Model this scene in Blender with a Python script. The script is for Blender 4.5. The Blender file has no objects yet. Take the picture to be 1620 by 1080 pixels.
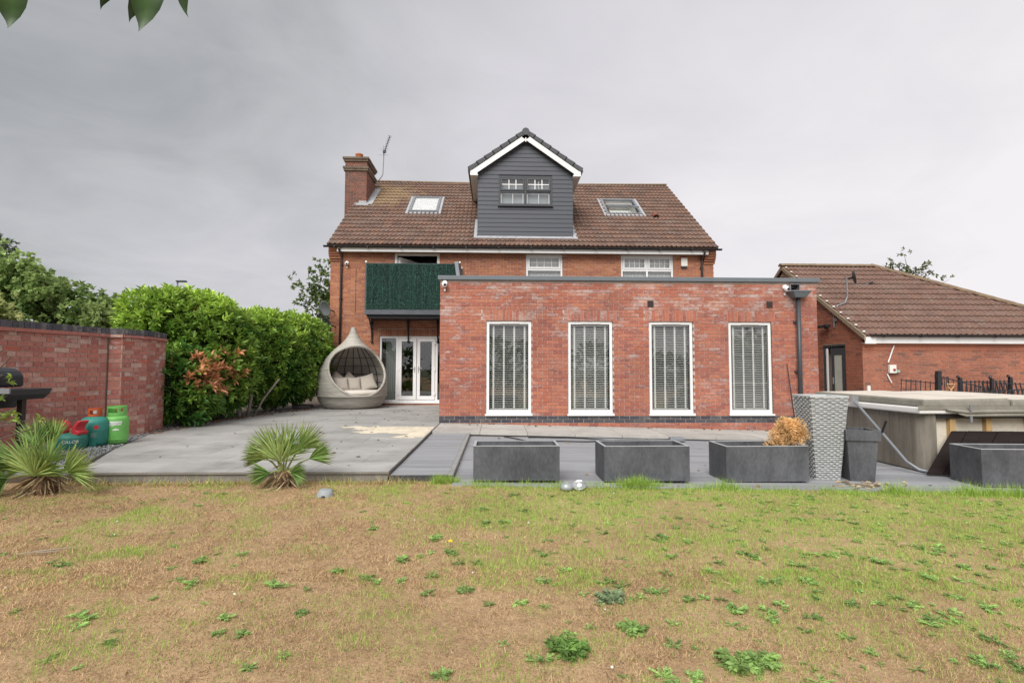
import bpy, bmesh, math, random
import numpy as np
from mathutils import Matrix, Vector
random.seed(7); rng = np.random.default_rng(7)
R = math.radians
scn = bpy.context.scene

# ---------------------------------------------------------------- camera
cam_d = bpy.data.cameras.new('camera'); cam = bpy.data.objects.new('camera', cam_d)
scn.collection.objects.link(cam); scn.camera = cam
cam_d.sensor_width = 36.0; cam_d.lens = 835/1620*36; cam_d.clip_start = 0.05; cam_d.clip_end = 3000
_p, _y, _r = math.atan(44.5/835), math.atan(25/835), 0.0022
fwd = Vector((math.sin(_y)*math.cos(_p), math.cos(_y)*math.cos(_p), math.sin(_p)))
r0 = Vector((math.cos(_y), -math.sin(_y), 0)); u0 = r0.cross(fwd)
rt = r0*math.cos(_r)+u0*math.sin(_r); up = -r0*math.sin(_r)+u0*math.cos(_r)
m = Matrix((rt, up, -fwd)).transposed().to_4x4(); m.translation = (0, 0, 1.15); cam.matrix_world = m

# ---------------------------------------------------------------- sky: overcast cloud deck over a Nishita sky
SUN_EL, SUN_AZ = R(44), R(200)      # soft daylight from behind the photographer
world = bpy.data.worlds.new('World'); scn.world = world; world.use_nodes = True
nt = world.node_tree; nt.nodes.clear()
def N(t, kind, **kw):
    n = t.nodes.new(kind)
    for k, v in kw.items():
        if k.startswith('i_'):
            n.inputs[k[2:].replace('_', ' ')].default_value = v
        else: setattr(n, k, v)
    return n
def math_n(t, op, a, b=None, c=None, clamp=False):
    n = t.nodes.new('ShaderNodeMath'); n.operation = op; n.use_clamp = clamp
    for i, v in enumerate((a, b, c)):
        if v is None: continue
        if isinstance(v, (int, float)): n.inputs[i].default_value = v
        else: t.links.new(v, n.inputs[i])
    return n.outputs[0]
def ramp_n(t, fac, stops, interp='LINEAR'):
    n = t.nodes.new('ShaderNodeValToRGB'); cr = n.color_ramp; cr.interpolation = interp
    while len(cr.elements) < len(stops): cr.elements.new(0.5)
    for e, (p, c) in zip(cr.elements, stops):
        e.position = p; e.color = (*c, 1) if len(c) == 3 else c
    t.links.new(fac, n.inputs[0]); return n.outputs[0]
def mix_n(t, fac, a, b, blend='MIX'):
    n = t.nodes.new('ShaderNodeMix'); n.data_type = 'RGBA'; n.blend_type = blend
    if isinstance(fac, (int, float)): n.inputs[0].default_value = fac
    else: t.links.new(fac, n.inputs[0])
    for i, v in ((6, a), (7, b)):
        if isinstance(v, (tuple, list)): n.inputs[i].default_value = (*v[:3], 1)
        else: t.links.new(v, n.inputs[i])
    return n.outputs[2]
def noise_n(t, vec, scale, detail=4, rough=.55, dist=0.0):
    n = t.nodes.new('ShaderNodeTexNoise'); n.inputs['Scale'].default_value = scale
    n.inputs['Detail'].default_value = detail; n.inputs['Roughness'].default_value = rough
    n.inputs['Distortion'].default_value = dist
    if vec is not None: t.links.new(vec, n.inputs['Vector'])
    return n.outputs[0]
sky = N(nt, 'ShaderNodeTexSky', sky_type='NISHITA'); sky.sun_disc = False
sky.sun_elevation = SUN_EL; sky.sun_rotation = SUN_AZ
tc = N(nt, 'ShaderNodeTexCoord'); sep = N(nt, 'ShaderNodeSeparateXYZ'); nt.links.new(tc.outputs['Generated'], sep.inputs[0])
dx, dy, dz = sep.outputs
den = math_n(nt, 'ADD', math_n(nt, 'MAXIMUM', dz, 0.0), 0.22)
cmb = N(nt, 'ShaderNodeCombineXYZ')
nt.links.new(math_n(nt, 'DIVIDE', dx, den), cmb.inputs[0]); nt.links.new(math_n(nt, 'DIVIDE', dy, den), cmb.inputs[1])
n1 = noise_n(nt, cmb.outputs[0], .55, 6, .5, .3)
n2 = noise_n(nt, cmb.outputs[0], 1.9, 7, .58, .6)
# a darker bank of cloud lies to the west (-X), thinning to the east and down to the horizon
bank = math_n(nt, 'MULTIPLY_ADD', dx, .50, .515)
v = math_n(nt, 'ADD', math_n(nt, 'MULTIPLY', n1, .95), math_n(nt, 'MULTIPLY', n2, .38))
v = math_n(nt, 'ADD', v, math_n(nt, 'SUBTRACT', bank, .69))
low = math_n(nt, 'POWER', math_n(nt, 'SUBTRACT', 1.0, math_n(nt, 'MAXIMUM', dz, 0.0), clamp=True), 4.5)
v = math_n(nt, 'MULTIPLY_ADD', low, .42, v)
cloud = ramp_n(nt, v, [(.14, (.255, .265, .275)), (.32, (.375, .38, .395)), (.56, (.50, .49, .515)), (.95, (.66, .635, .65))])
skyc = mix_n(nt, 1.0, sky.outputs[0], (.05, .05, .05), 'MULTIPLY')
colr = mix_n(nt, .94, skyc, cloud)
bg = N(nt, 'ShaderNodeBackground'); bg.inputs[1].default_value = 0.50
nt.links.new(colr, bg.inputs[0])
wo = N(nt, 'ShaderNodeOutputWorld'); nt.links.new(bg.outputs[0], wo.inputs[0])

# ---------------------------------------------------------------- sun (veiled by cloud: broad and soft)
sd = bpy.data.lights.new('sun', 'SUN'); sd.energy = 1.5; sd.angle = R(44); sd.color = (1.0, .965, .92)
so = bpy.data.objects.new('sun', sd); scn.collection.objects.link(so)
sdir = Vector((math.sin(SUN_AZ)*math.cos(SUN_EL), math.cos(SUN_AZ)*math.cos(SUN_EL), math.sin(SUN_EL)))
so.rotation_euler = sdir.to_track_quat('Z', 'Y').to_euler(); so.location = (0, -10, 20)

# ---------------------------------------------------------------- exposure
vs = scn.view_settings; vs.view_transform = 'Standard'; vs.look = 'None'; vs.gamma = 1.0; vs.use_curve_mapping = False
vs.exposure = 1.53
scn.cycles.max_bounces = 8; scn.cycles.transparent_max_bounces = 12

# ================================================================ helpers
class MB:
    def __init__(s): s.v, s.f, s.c, s.r = [], [], None, None
    def add(s, vs_, fs, M=None, rv=None):
        b = len(s.v)
        for p in vs_:
            p = Vector(p)
            s.v.append(M @ p if M is not None else p)
        s.f += [tuple(b+i for i in q) for q in fs]
        if rv is not None:
            if s.r is None: s.r = [0.0]*b
            s.r += [rv]*len(vs_)
        return s
    def box(s, x0, x1, y0, y1, z0, z1, M=None, rv=None):
        return s.add([(x0,y0,z0),(x1,y0,z0),(x1,y1,z0),(x0,y1,z0),(x0,y0,z1),(x1,y0,z1),(x1,y1,z1),(x0,y1,z1)],
                     [(0,3,2,1),(4,5,6,7),(0,1,5,4),(1,2,6,5),(2,3,7,6),(3,0,4,7)], M, rv)
    def frustum(s, b, t, z0, z1, M=None):   # b, t = (x0,x1,y0,y1)
        return s.add([(b[0],b[2],z0),(b[1],b[2],z0),(b[1],b[3],z0),(b[0],b[3],z0),(t[0],t[2],z1),(t[1],t[2],z1),(t[1],t[3],z1),(t[0],t[3],z1)],
                     [(0,3,2,1),(4,5,6,7),(0,1,5,4),(1,2,6,5),(2,3,7,6),(3,0,4,7)], M)
    def prism(s, poly, y0, y1, M=None):     # poly in (x, z), counter-clockwise seen from -Y
        n = len(poly)
        return s.add([(x, y0, z) for x, z in poly]+[(x, y1, z) for x, z in poly],
                     [tuple(range(n)), tuple(range(2*n-1, n-1, -1))]+[(i, i+n, (i+1) % n+n, (i+1) % n) for i in range(n)], M)
    def slab(s, poly, z0, z1, M=None):      # poly in (x, y)
        n = len(poly)
        return s.add([(x, y, z0) for x, y in poly]+[(x, y, z1) for x, y in poly],
                     [tuple(range(n-1, -1, -1)), tuple(range(n, 2*n))]+[(i, (i+1) % n, (i+1) % n+n, i+n) for i in range(n)], M)
    def tube(s, pts, r, seg=8, cap=True, M=None):
        pts = [Vector(p) for p in pts]; n = len(pts); rr = r if isinstance(r, (list, tuple)) else [r]*n
        vs_, fs = [], []
        px = None
        for i, p in enumerate(pts):
            d = (pts[min(i+1, n-1)]-pts[max(i-1, 0)]).normalized()
            if px is None:
                px = d.orthogonal().normalized()
            px = (px - d*px.dot(d)).normalized(); py = d.cross(px)
            for k in range(seg):
                a = 2*math.pi*k/seg; vs_.append(p+(px*math.cos(a)+py*math.sin(a))*rr[i])
        for i in range(n-1):
            for k in range(seg):
                k2 = (k+1) % seg; fs.append((i*seg+k, i*seg+k2, (i+1)*seg+k2, (i+1)*seg+k))
        if cap: fs += [tuple(range(seg-1, -1, -1)), tuple((n-1)*seg+k for k in range(seg))]
        return s.add(vs_, fs, M)
    def lathe(s, prof, seg=24, M=None, a0=0, a1=2*math.pi):
        full = abs(a1-a0-2*math.pi) < 1e-6; ns = seg if full else seg+1
        vs_ = [(r*math.cos(a0+(a1-a0)*k/seg), r*math.sin(a0+(a1-a0)*k/seg), z) for r, z in prof for k in range(ns)]
        fs = []
        for i in range(len(prof)-1):
            for k in range(seg):
                k2 = (k+1) % ns; fs.append((i*ns+k, i*ns+k2, (i+1)*ns+k2, (i+1)*ns+k))
        return s.add(vs_, fs, M)
    def build(s, name, mat, parent=None, smooth=False, kind=None, label=None, bevel=0, sub=0):
        me = bpy.data.meshes.new(name); me.from_pydata([tuple(p) for p in s.v], [], s.f); me.validate()
        if s.r is not None:
            a = me.attributes.new('rv', 'FLOAT', 'POINT'); a.data.foreach_set('value', np.array(s.r, dtype=np.float32)[:len(me.vertices)])
        o = put(name, me, mat, parent, kind, label)
        if bevel:
            md = o.modifiers.new('bevel', 'BEVEL'); md.width = bevel; md.segments = 2; md.limit_method = 'ANGLE'
        if sub:
            md = o.modifiers.new('sub', 'SUBSURF'); md.levels = sub; md.render_levels = sub
        if smooth: me.polygons.foreach_set('use_smooth', [True]*len(me.polygons))
        return o
WM = {}
def put(name, me, mat, parent=None, kind=None, label=None):
    o = bpy.data.objects.new(name, me); scn.collection.objects.link(o)
    if mat is not None and len(me.materials) == 0: me.materials.append(mat)
    if parent is not None:
        o.parent = parent; o.matrix_parent_inverse = WM.get(parent.name, Matrix()).inverted()
    if kind: o['kind'] = kind
    if label: o['label'] = label
    return o
def thing(name, loc, label, cat, group=None, kind=None):
    o = bpy.data.objects.new(name, None); scn.collection.objects.link(o); o.location = loc
    o.empty_display_size = .1
    WM[o.name] = Matrix.Translation(loc); o['label'] = label; o['category'] = cat
    if group: o['group'] = group
    if kind: o['kind'] = kind
    return o
def tag(o, label, cat, group=None):
    o['label'] = label; o['category'] = cat
    if group: o['group'] = group
    return o
def np_mesh(name, V, F, cols=None):
    V = np.asarray(V, np.float32).reshape(-1, 3); F = np.asarray(F, np.int32); n, k = F.shape
    me = bpy.data.meshes.new(name); me.vertices.add(len(V)); me.vertices.foreach_set('co', V.ravel())
    me.loops.add(n*k); me.loops.foreach_set('vertex_index', F.ravel()); me.polygons.add(n)
    me.polygons.foreach_set('loop_start', np.arange(0, n*k, k, dtype=np.int32))
    me.update(calc_edges=True)
    if cols is not None:
        a = me.attributes.new('Col', 'FLOAT_COLOR', 'POINT'); c = np.ones((len(V), 4), np.float32); c[:, :3] = cols
        a.data.foreach_set('color', c.ravel())
    return me
def vnoise(x, y, seed=0):
    xi, yi = np.floor(x).astype(int), np.floor(y).astype(int); fx, fy = x-xi, y-yi
    fx = fx*fx*(3-2*fx); fy = fy*fy*(3-2*fy)
    def h(a, b):
        q = (a*374761393+b*668265263+seed*974634777) & 0x7fffffff
        q = ((q ^ (q >> 13))*1274126177) & 0x7fffffff
        return ((q ^ (q >> 16)) & 0xffff)/65535.0
    return (h(xi, yi)*(1-fx)+h(xi+1, yi)*fx)*(1-fy)+(h(xi, yi+1)*(1-fx)+h(xi+1, yi+1)*fx)*fy
def fbm(x, y, seed=0, o=3):
    s, a, t = 0, 1, 0
    for i in range(o): s = s+a*vnoise(x*2**i, y*2**i, seed+i); t += a; a *= .5
    return s/t

# ---------------------------------------------------------------- materials
def base_mat(name):
    mt = bpy.data.materials.new(name); mt.use_nodes = True; t = mt.node_tree
    return mt, t, t.nodes['Principled BSDF']
def finish_bump(t, bs, pos, scale, strength, dist=.004, extra=None):
    h = noise_n(t, pos, scale, 5, .6)
    if extra is not None: h = math_n(t, 'ADD', h, extra)
    b = N(t, 'ShaderNodeBump'); b.inputs['Strength'].default_value = strength; b.inputs['Distance'].default_value = dist
    t.links.new(h, b.inputs['Height']); t.links.new(b.outputs[0], bs.inputs['Normal'])
def plain(name, col, rough=.6, var=.18, vs_=2.5, bump=.2, bsc=60, metal=0.0, col2=None, stretch=None, spec=.4, dirt=0.0, objvar=0.0):
    mt, t, bs = base_mat(name)
    g = N(t, 'ShaderNodeNewGeometry'); pos = g.outputs['Position']
    p1 = pos
    if stretch:
        mp = N(t, 'ShaderNodeMapping'); mp.inputs['Scale'].default_value = stretch; t.links.new(pos, mp.inputs[0]); p1 = mp.outputs[0]
    n = noise_n(t, p1, vs_, 6, .6); f = noise_n(t, p1, vs_*9, 4, .6)
    fac = math_n(t, 'ADD', math_n(t, 'MULTIPLY', n, .65), math_n(t, 'MULTIPLY', f, .35))
    a = tuple(c*(1-var) for c in col); b = col2 or tuple(min(1, c*(1+var)) for c in col)
    c = ramp_n(t, fac, [(.33, a), (.67, b)])
    if dirt:
        d = noise_n(t, pos, 1.3, 7, .65); dm = ramp_n(t, d, [(.5, (0, 0, 0)), (.72, (dirt, dirt, dirt))])
        c = mix_n(t, dm, c, tuple(x*.45 for x in col))
    if objvar:
        oi = N(t, 'ShaderNodeObjectInfo'); c = mix_n(t, 1.0, c, ramp_n(t, oi.outputs['Random'], [(0, (1-objvar,)*3), (1, (1+objvar,)*3)]), 'MULTIPLY')
    t.links.new(c, bs.inputs['Base Color'])
    rr = math_n(t, 'MULTIPLY_ADD', n, .25, rough-.12, clamp=True); t.links.new(rr, bs.inputs['Roughness'])
    bs.inputs['Metallic'].default_value = metal; bs.inputs['Specular IOR Level'].default_value = spec
    if bump: finish_bump(t, bs, p1, bsc, bump)
    return mt
def brick_mat(name, tones, white=.0, zw=None, dark=.0):
    mt, t, bs = base_mat(name)
    g = N(t, 'ShaderNodeNewGeometry'); pos = g.outputs['Position']
    at = N(t, 'ShaderNodeAttribute', attribute_name='rv'); oi = N(t, 'ShaderNodeObjectInfo')
    rv = math_n(t, 'FRACT', math_n(t, 'ADD', at.outputs['Fac'], oi.outputs['Random']))
    k = len(tones); c = ramp_n(t, rv, [(i/k, tn) for i, tn in enumerate(tones)], 'LINEAR')
    fine = noise_n(t, pos, 26, 5, .65)
    c = mix_n(t, 1.0, c, ramp_n(t, fine, [(.25, (.68, .68, .68)), (.75, (1.22, 1.2, 1.18))]), 'MULTIPLY')
    big = noise_n(t, pos, .7, 4, .5)
    c = mix_n(t, 1.0, c, ramp_n(t, big, [(.3, (.84, .82, .82)), (.7, (1.1, 1.1, 1.08))]), 'MULTIPLY')
    if white:
        mp = N(t, 'ShaderNodeMapping'); mp.inputs['Scale'].default_value = (1.3, 1.3, 2.6); t.links.new(pos, mp.inputs[0])
        w = noise_n(t, mp.outputs[0], 1.25, 6, .62); w2 = noise_n(t, mp.outputs[0], 9, 4, .7)
        w = math_n(t, 'ADD', math_n(t, 'MULTIPLY', w, .6), math_n(t, 'MULTIPLY', w2, .4))
        w = math_n(t, 'ADD', w, math_n(t, 'MULTIPLY', math_n(t, 'SUBTRACT', rv, .5), .16))
        if zw:
            sp = N(t, 'ShaderNodeSeparateXYZ'); t.links.new(pos, sp.inputs[0])
            mr = N(t, 'ShaderNodeMapRange'); mr.inputs[1].default_value = zw[0]; mr.inputs[2].default_value = zw[1]
            mr.inputs[3].default_value = 0; mr.inputs[4].default_value = .09; t.links.new(sp.outputs[2], mr.inputs[0])
            w = math_n(t, 'ADD', w, mr.outputs[0])
        wm = ramp_n(t, w, [(.56, (0, 0, 0)), (.74, (white, white, white))])
        c = mix_n(t, wm, c, (.56, .50, .46))
    if dark:
        d = noise_n(t, pos, 1.1, 6, .6); c = mix_n(t, ramp_n(t, d, [(.52, (0, 0, 0)), (.7, (dark, dark, dark))]), c, (.11, .07, .06))
    t.links.new(c, bs.inputs['Base Color']); bs.inputs['Roughness'].default_value = .88; bs.inputs['Specular IOR Level'].default_value = .25
    finish_bump(t, bs, pos, 70, .35)
    return mt
def leaf_mat(name, rough=.5, trans=.3, spec=.35):
    mt, t, bs = base_mat(name)
    at = N(t, 'ShaderNodeAttribute', attribute_name='Col')
    g = N(t, 'ShaderNodeNewGeometry'); nz = noise_n(t, g.outputs['Position'], 30, 3, .6)
    c = mix_n(t, 1.0, at.outputs['Color'], ramp_n(t, nz, [(.3, (.82, .82, .82)), (.7, (1.15, 1.15, 1.15))]), 'MULTIPLY')
    t.links.new(c, bs.inputs['Base Color']); bs.inputs['Roughness'].default_value = rough; bs.inputs['Specular IOR Level'].default_value = spec
    tr = N(t, 'ShaderNodeBsdfTranslucent'); t.links.new(c, tr.inputs[0])
    mx = N(t, 'ShaderNodeMixShader'); mx.inputs[0].default_value = trans
    t.links.new(bs.outputs[0], mx.inputs[1]); t.links.new(tr.outputs[0], mx.inputs[2])
    t.links.new(mx.outputs[0], t.nodes['Material Output'].inputs[0])
    return mt
def glass_mat(name, tint=(.985, .992, .988), refl=1.0):
    mt = bpy.data.materials.new(name); mt.use_nodes = True; t = mt.node_tree; t.nodes.clear()
    gg = N(t, 'ShaderNodeNewGeometry'); dt = N(t, 'ShaderNodeVectorMath', operation='DOT_PRODUCT'); t.links.new(gg.outputs['Normal'], dt.inputs[0]); t.links.new(gg.outputs['Incoming'], dt.inputs[1])
    cc = math_n(t, 'ABSOLUTE', dt.outputs['Value']); fz = math_n(t, 'MULTIPLY_ADD', math_n(t, 'POWER', math_n(t, 'SUBTRACT', 1.0, cc, clamp=True), 5.0), .94, .05)   # Schlick, both sides alike
    tr = N(t, 'ShaderNodeBsdfTransparent'); tr.inputs[0].default_value = (*tint, 1)
    gl = N(t, 'ShaderNodeBsdfGlossy'); gl.inputs['Roughness'].default_value = .015
    g = N(t, 'ShaderNodeNewGeometry'); nz = noise_n(t, g.outputs['Position'], 1.2, 2, .5)
    b = N(t, 'ShaderNodeBump'); b.inputs['Strength'].default_value = .06; b.inputs['Distance'].default_value = .02
    t.links.new(nz, b.inputs['Height']); t.links.new(b.outputs[0], gl.inputs['Normal'])
    mx = N(t, 'ShaderNodeMixShader'); t.links.new(math_n(t, 'MULTIPLY', fz, refl, clamp=True), mx.inputs[0])
    t.links.new(tr.outputs[0], mx.inputs[1]); t.links.new(gl.outputs[0], mx.inputs[2])
    o = N(t, 'ShaderNodeOutputMaterial'); t.links.new(mx.outputs[0], o.inputs[0])
    return mt
MT = {}
MT['mortar'] = plain('mortar', (.42, .35, .29), .95, .2, 3, .4, 90)
MT['mortar_dark'] = plain('mortar_dark', (.46, .385, .34), .95, .2, 3, .4, 90)
MT['brick_ext'] = brick_mat('brick_ext', [(.37,.128,.085),(.415,.158,.105),(.34,.12,.088),(.405,.17,.122),(.43,.168,.102),(.36,.136,.10),(.295,.11,.086)], .70, (1.9, 2.9), .25)
MT['brick_house'] = brick_mat('brick_house', [(.37,.155,.085),(.42,.185,.10),(.33,.135,.085),(.40,.165,.095),(.29,.125,.085),(.43,.19,.11)], .25, None, .25)
MT['brick_garage'] = brick_mat('brick_garage', [(.35,.135,.085),(.39,.155,.10),(.30,.12,.085),(.37,.145,.09),(.20,.10,.08),(.41,.165,.10),(.36,.14,.09)], .15, None, .3)
MT['brick_garden'] = brick_mat('brick_garden', [(.38,.15,.12),(.42,.18,.15),(.33,.12,.10),(.45,.24,.20),(.40,.12,.09),(.47,.33,.28),(.36,.14,.12)], .8, None, .15)
MT['brick_blue'] = brick_mat('brick_blue', [(.055,.06,.075),(.075,.08,.095),(.06,.055,.07),(.09,.09,.10)], .2)
MT['coping'] = brick_mat('coping', [(.07,.07,.085),(.09,.09,.105),(.055,.058,.072),(.11,.11,.12)], .35)
MT['brick_far'] = plain('brick_far', (.36, .13, .075), .9, .2, 8, .3, 40)
def tile_mat(name, tones, lichen=None):
    mt, t, bs = base_mat(name)
    g = N(t, 'ShaderNodeNewGeometry'); pos = g.outputs['Position']
    at = N(t, 'ShaderNodeAttribute', attribute_name='rv'); oi = N(t, 'ShaderNodeObjectInfo')
    rv = math_n(t, 'FRACT', math_n(t, 'ADD', at.outputs['Fac'], oi.outputs['Random']))
    c = ramp_n(t, rv, [(i/len(tones), q) for i, q in enumerate(tones)])
    n = noise_n(t, pos, 14, 5, .65); c = mix_n(t, 1.0, c, ramp_n(t, n, [(.3, (.7, .7, .7)), (.7, (1.25, 1.22, 1.2))]), 'MULTIPLY')
    gr = noise_n(t, pos, 2.2, 6, .65); c = mix_n(t, ramp_n(t, gr, [(.5, (0, 0, 0)), (.75, (.55, .55, .55))]), c, (.23, .19, .165))
    if lichen:
        vm = N(t, 'ShaderNodeVectorMath', operation='DISTANCE'); t.links.new(pos, vm.inputs[0]); vm.inputs[1].default_value = lichen[0]
        ln = noise_n(t, pos, 2.6, 7, .68)
        d = math_n(t, 'SUBTRACT', math_n(t, 'MULTIPLY', ln, 2.0), math_n(t, 'DIVIDE', vm.outputs['Value'], lichen[1]))
        c = mix_n(t, ramp_n(t, d, [(.25, (0, 0, 0)), (.62, (.85, .85, .85))]), c, mix_n(t, ramp_n(t, n, [(.4, (0, 0, 0)), (.6, (1, 1, 1))]), (.31, .19, .085), (.27, .23, .165)))
        l2 = noise_n(t, pos, 5.5, 6, .7); c = mix_n(t, ramp_n(t, l2, [(.66, (0, 0, 0)), (.74, (.6, .6, .6))]), c, (.36, .24, .10))
    t.links.new(c, bs.inputs['Base Color']); bs.inputs['Roughness'].default_value = .9; bs.inputs['Specular IOR Level'].default_value = .25
    finish_bump(t, bs, pos, 80, .3)
    return mt
MT['tile'] = tile_mat('tile', [(.155,.098,.075),(.185,.118,.09),(.14,.09,.073),(.17,.115,.094),(.195,.118,.088)], ((-4.4, 20.6, 8.1), 1.9))
MT['tile_garage'] = tile_mat('tile_garage', [(.18,.108,.083),(.20,.124,.096),(.165,.104,.085),(.19,.118,.093)])
MT['ridge'] = plain('ridge', (.20, .135, .09), .92, .35, 5, .4, 60, col2=(.26, .19, .12))
MT['tile_dark'] = plain('tile_dark', (.075, .08, .088), .75, .2, 6, .3, 60)
MT['white'] = plain('white', (.73, .73, .725), .38, .03, 2, .0, spec=.45, dirt=.05)
MT['soffit'] = plain('soffit', (.74, .73, .70), .5, .05, 3, .0, dirt=.12)
MT['offwhite'] = plain('offwhite', (.70, .69, .63), .5, .06, 5, .05)
MT['cap'] = plain('cap', (.13, .15, .165), .5, .1, 3, .05)
MT['black'] = plain('black', (.018, .018, .02), .42, .2, 5, .05)
MT['blackmetal'] = plain('blackmetal', (.02, .022, .027), .45, .25, 8, .15, 90)
MT['greymetal'] = plain('greymetal', (.22, .235, .255), .45, .12, 6, .1, metal=.3)
MT['steel'] = plain('steel', (.55, .56, .57), .3, .1, 9, .1, metal=.8)
MT['lead'] = plain('lead', (.34, .35, .37), .6, .18, 6, .3, 30)
MT['clad'] = plain('clad', (.066, .073, .088), .55, .06, 2, .25, 120, stretch=(.25, 1, 4))
MT['anth'] = plain('anth', (.05, .055, .062), .4, .1, 5, .05)
MT['glass'] = glass_mat('glass', refl=1.7); MT['glass_dark'] = glass_mat('glass_dark', (.86, .89, .88), 2.2)
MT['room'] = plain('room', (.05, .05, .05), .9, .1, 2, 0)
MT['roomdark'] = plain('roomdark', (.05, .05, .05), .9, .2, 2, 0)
MT['curtain'] = plain('curtain', (.55, .56, .55), .85, .12, 6, .2, 30, stretch=(6, 6, .3))
MT['blind'] = plain('blind', (.60, .61, .59), .5, .06, 5, 0)
MT['terracotta'] = plain('terracotta', (.40, .14, .065), .85, .2, 10, .2)
MT['wood'] = plain('wood', (.50, .33, .15), .7, .2, 4, .3, 60, stretch=(6, 6, .6))
MT['patio'] = plain('patio', (.335, .33, .315), .72, .16, 1.3, .3, 40, stretch=(.5, 1.6, 1), dirt=.6, objvar=.10)
MT['patch'] = plain('patch', (.64, .575, .45), .9, .2, 3, .4, 50)
MT['slab'] = plain('slab', (.40, .385, .355), .8, .15, 2.2, .3, 60, dirt=.4, objvar=.08)
MT['riser'] = plain('riser', (.20, .185, .165), .9, .25, 4, .4, 40, dirt=.4)
def deck_mat(name, col):
    mt, t, bs = base_mat(name); g = N(t, 'ShaderNodeNewGeometry'); pos = g.outputs['Position']
    mp = N(t, 'ShaderNodeMapping'); mp.inputs['Scale'].default_value = (.5, 5, 1); t.links.new(pos, mp.inputs[0])
    n = noise_n(t, mp.outputs[0], 3, 6, .6); oi = N(t, 'ShaderNodeObjectInfo')
    f = math_n(t, 'ADD', math_n(t, 'MULTIPLY', n, .7), math_n(t, 'MULTIPLY', oi.outputs['Random'], .3))
    c = ramp_n(t, f, [(.25, tuple(x*.78 for x in col)), (.75, tuple(x*1.22 for x in col))])
    d = noise_n(t, pos, 1.6, 6, .65); c = mix_n(t, ramp_n(t, d, [(.5, (0, 0, 0)), (.7, (.35, .35, .35))]), c, (.30, .29, .27))
    t.links.new(c, bs.inputs['Base Color']); bs.inputs['Roughness'].default_value = .7
    sp = N(t, 'ShaderNodeSeparateXYZ'); t.links.new(pos, sp.inputs[0])
    w = math_n(t, 'SINE', math_n(t, 'MULTIPLY', sp.outputs[1], 2*math.pi/.018))
    b = N(t, 'ShaderNodeBump'); b.inputs['Strength'].default_value = .5; b.inputs['Distance'].default_value = .003
    t.links.new(w, b.inputs['Height']); t.links.new(b.outputs[0], bs.inputs['Normal'])
    return mt
MT['deck'] = deck_mat('deck', (.26, .268, .285))

# ================================================================ THE SETTING
def lz(x, y): return -.12-.018*np.maximum(x, 0)-.02*(6-y)      # fall of the lawn
# far ground
g_ = MB(); g_.box(-900, 900, -900, 900, -1.2, -.75); gr_o = g_.build('ground', plain('ground_far', (.10, .11, .05), .95, .3, .2, .3, 5), kind='structure')
# lawn sheet
def lawn_sheet():
    xs = np.concatenate([np.linspace(-60, -8, 14), np.linspace(-7.6, 9, 140), np.linspace(10, 60, 14)])
    ys = np.concatenate([np.linspace(-60, 1, 14), np.linspace(1.3, 6.35, 70)])
    X, Y = np.meshgrid(xs, ys, indexing='ij')
    Z = lz(X, Y); Z = np.where(Y < -2, lz(X, np.full_like(Y, -2.)), Z)
    Z = np.maximum(Z, -.6)+.025*(fbm(X*1.7, Y*1.7, 3)-.5)
    V = np.stack([X, Y, Z], -1).reshape(-1, 3); ny = len(ys)
    i, j = np.meshgrid(np.arange(len(xs)-1), np.arange(ny-1), indexing='ij'); a = (i*ny+j).ravel()
    F = np.stack([a, a+ny, a+ny+1, a+1], -1)
    return np_mesh('lawn', V, F)
mt, t, bs = base_mat('lawn_soil'); g = N(t, 'ShaderNodeNewGeometry'); pos = g.outputs['Position']
a1 = noise_n(t, pos, 1.1, 6, .6); a2 = noise_n(t, pos, 14, 6, .7); a3 = noise_n(t, pos, 75, 4, .7)
f = math_n(t, 'ADD', math_n(t, 'MULTIPLY', a1, .35), math_n(t, 'ADD', math_n(t, 'MULTIPLY', a2, .35), math_n(t, 'MULTIPLY', a3, .3)))
c = ramp_n(t, f, [(.3, (.16, .11, .065)), (.46, (.33, .22, .125)), (.60, (.46, .325, .19)), (.74, (.56, .43, .28))])
t.links.new(c, bs.inputs['Base Color']); bs.inputs['Roughness'].default_value = .95; bs.inputs['Specular IOR Level'].default_value = .1
finish_bump(t, bs, pos, 45, .8, .02)
MT['soil'] = mt
put('lawn', lawn_sheet(), MT['soil'], kind='structure')
# patio pad (slants along the gravel bed on its west side)
PATIO = [(-4.66, 6.08), (-1.21, 6.08), (-1.21, 17.2), (-5.25, 17.2), (-5.95, 13.2), (-6.08, 11.5), (-6.13, 10.4), (-6.12, 9.62), (-5.44, 7.76)]
pb = MB(); pb.slab(PATIO, -.03, -.007); patio = pb.build('patio', MT['riser'], kind='structure')
def clip_convex(poly, clipper):
    out = poly
    for i in range(len(clipper)):
        (ax, ay), (bx, by) = clipper[i], clipper[(i+1) % len(clipper)]; inp, out = out, []
        side_ = lambda p: (bx-ax)*(p[1]-ay)-(by-ay)*(p[0]-ax)
        for j in range(len(inp)):
            p, q = inp[j], inp[(j+1) % len(inp)]; sp_, sq = side_(p), side_(q)
            if sp_ >= 0: out.append(p)
            if (sp_ > 0) != (sq > 0) and abs(sp_-sq) > 1e-9: f_ = sp_/(sp_-sq); out.append((p[0]+(q[0]-p[0])*f_, p[1]+(q[1]-p[1])*f_))
        if len(out) < 3: return []
    return out
row = 0; yy = 6.08
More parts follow.
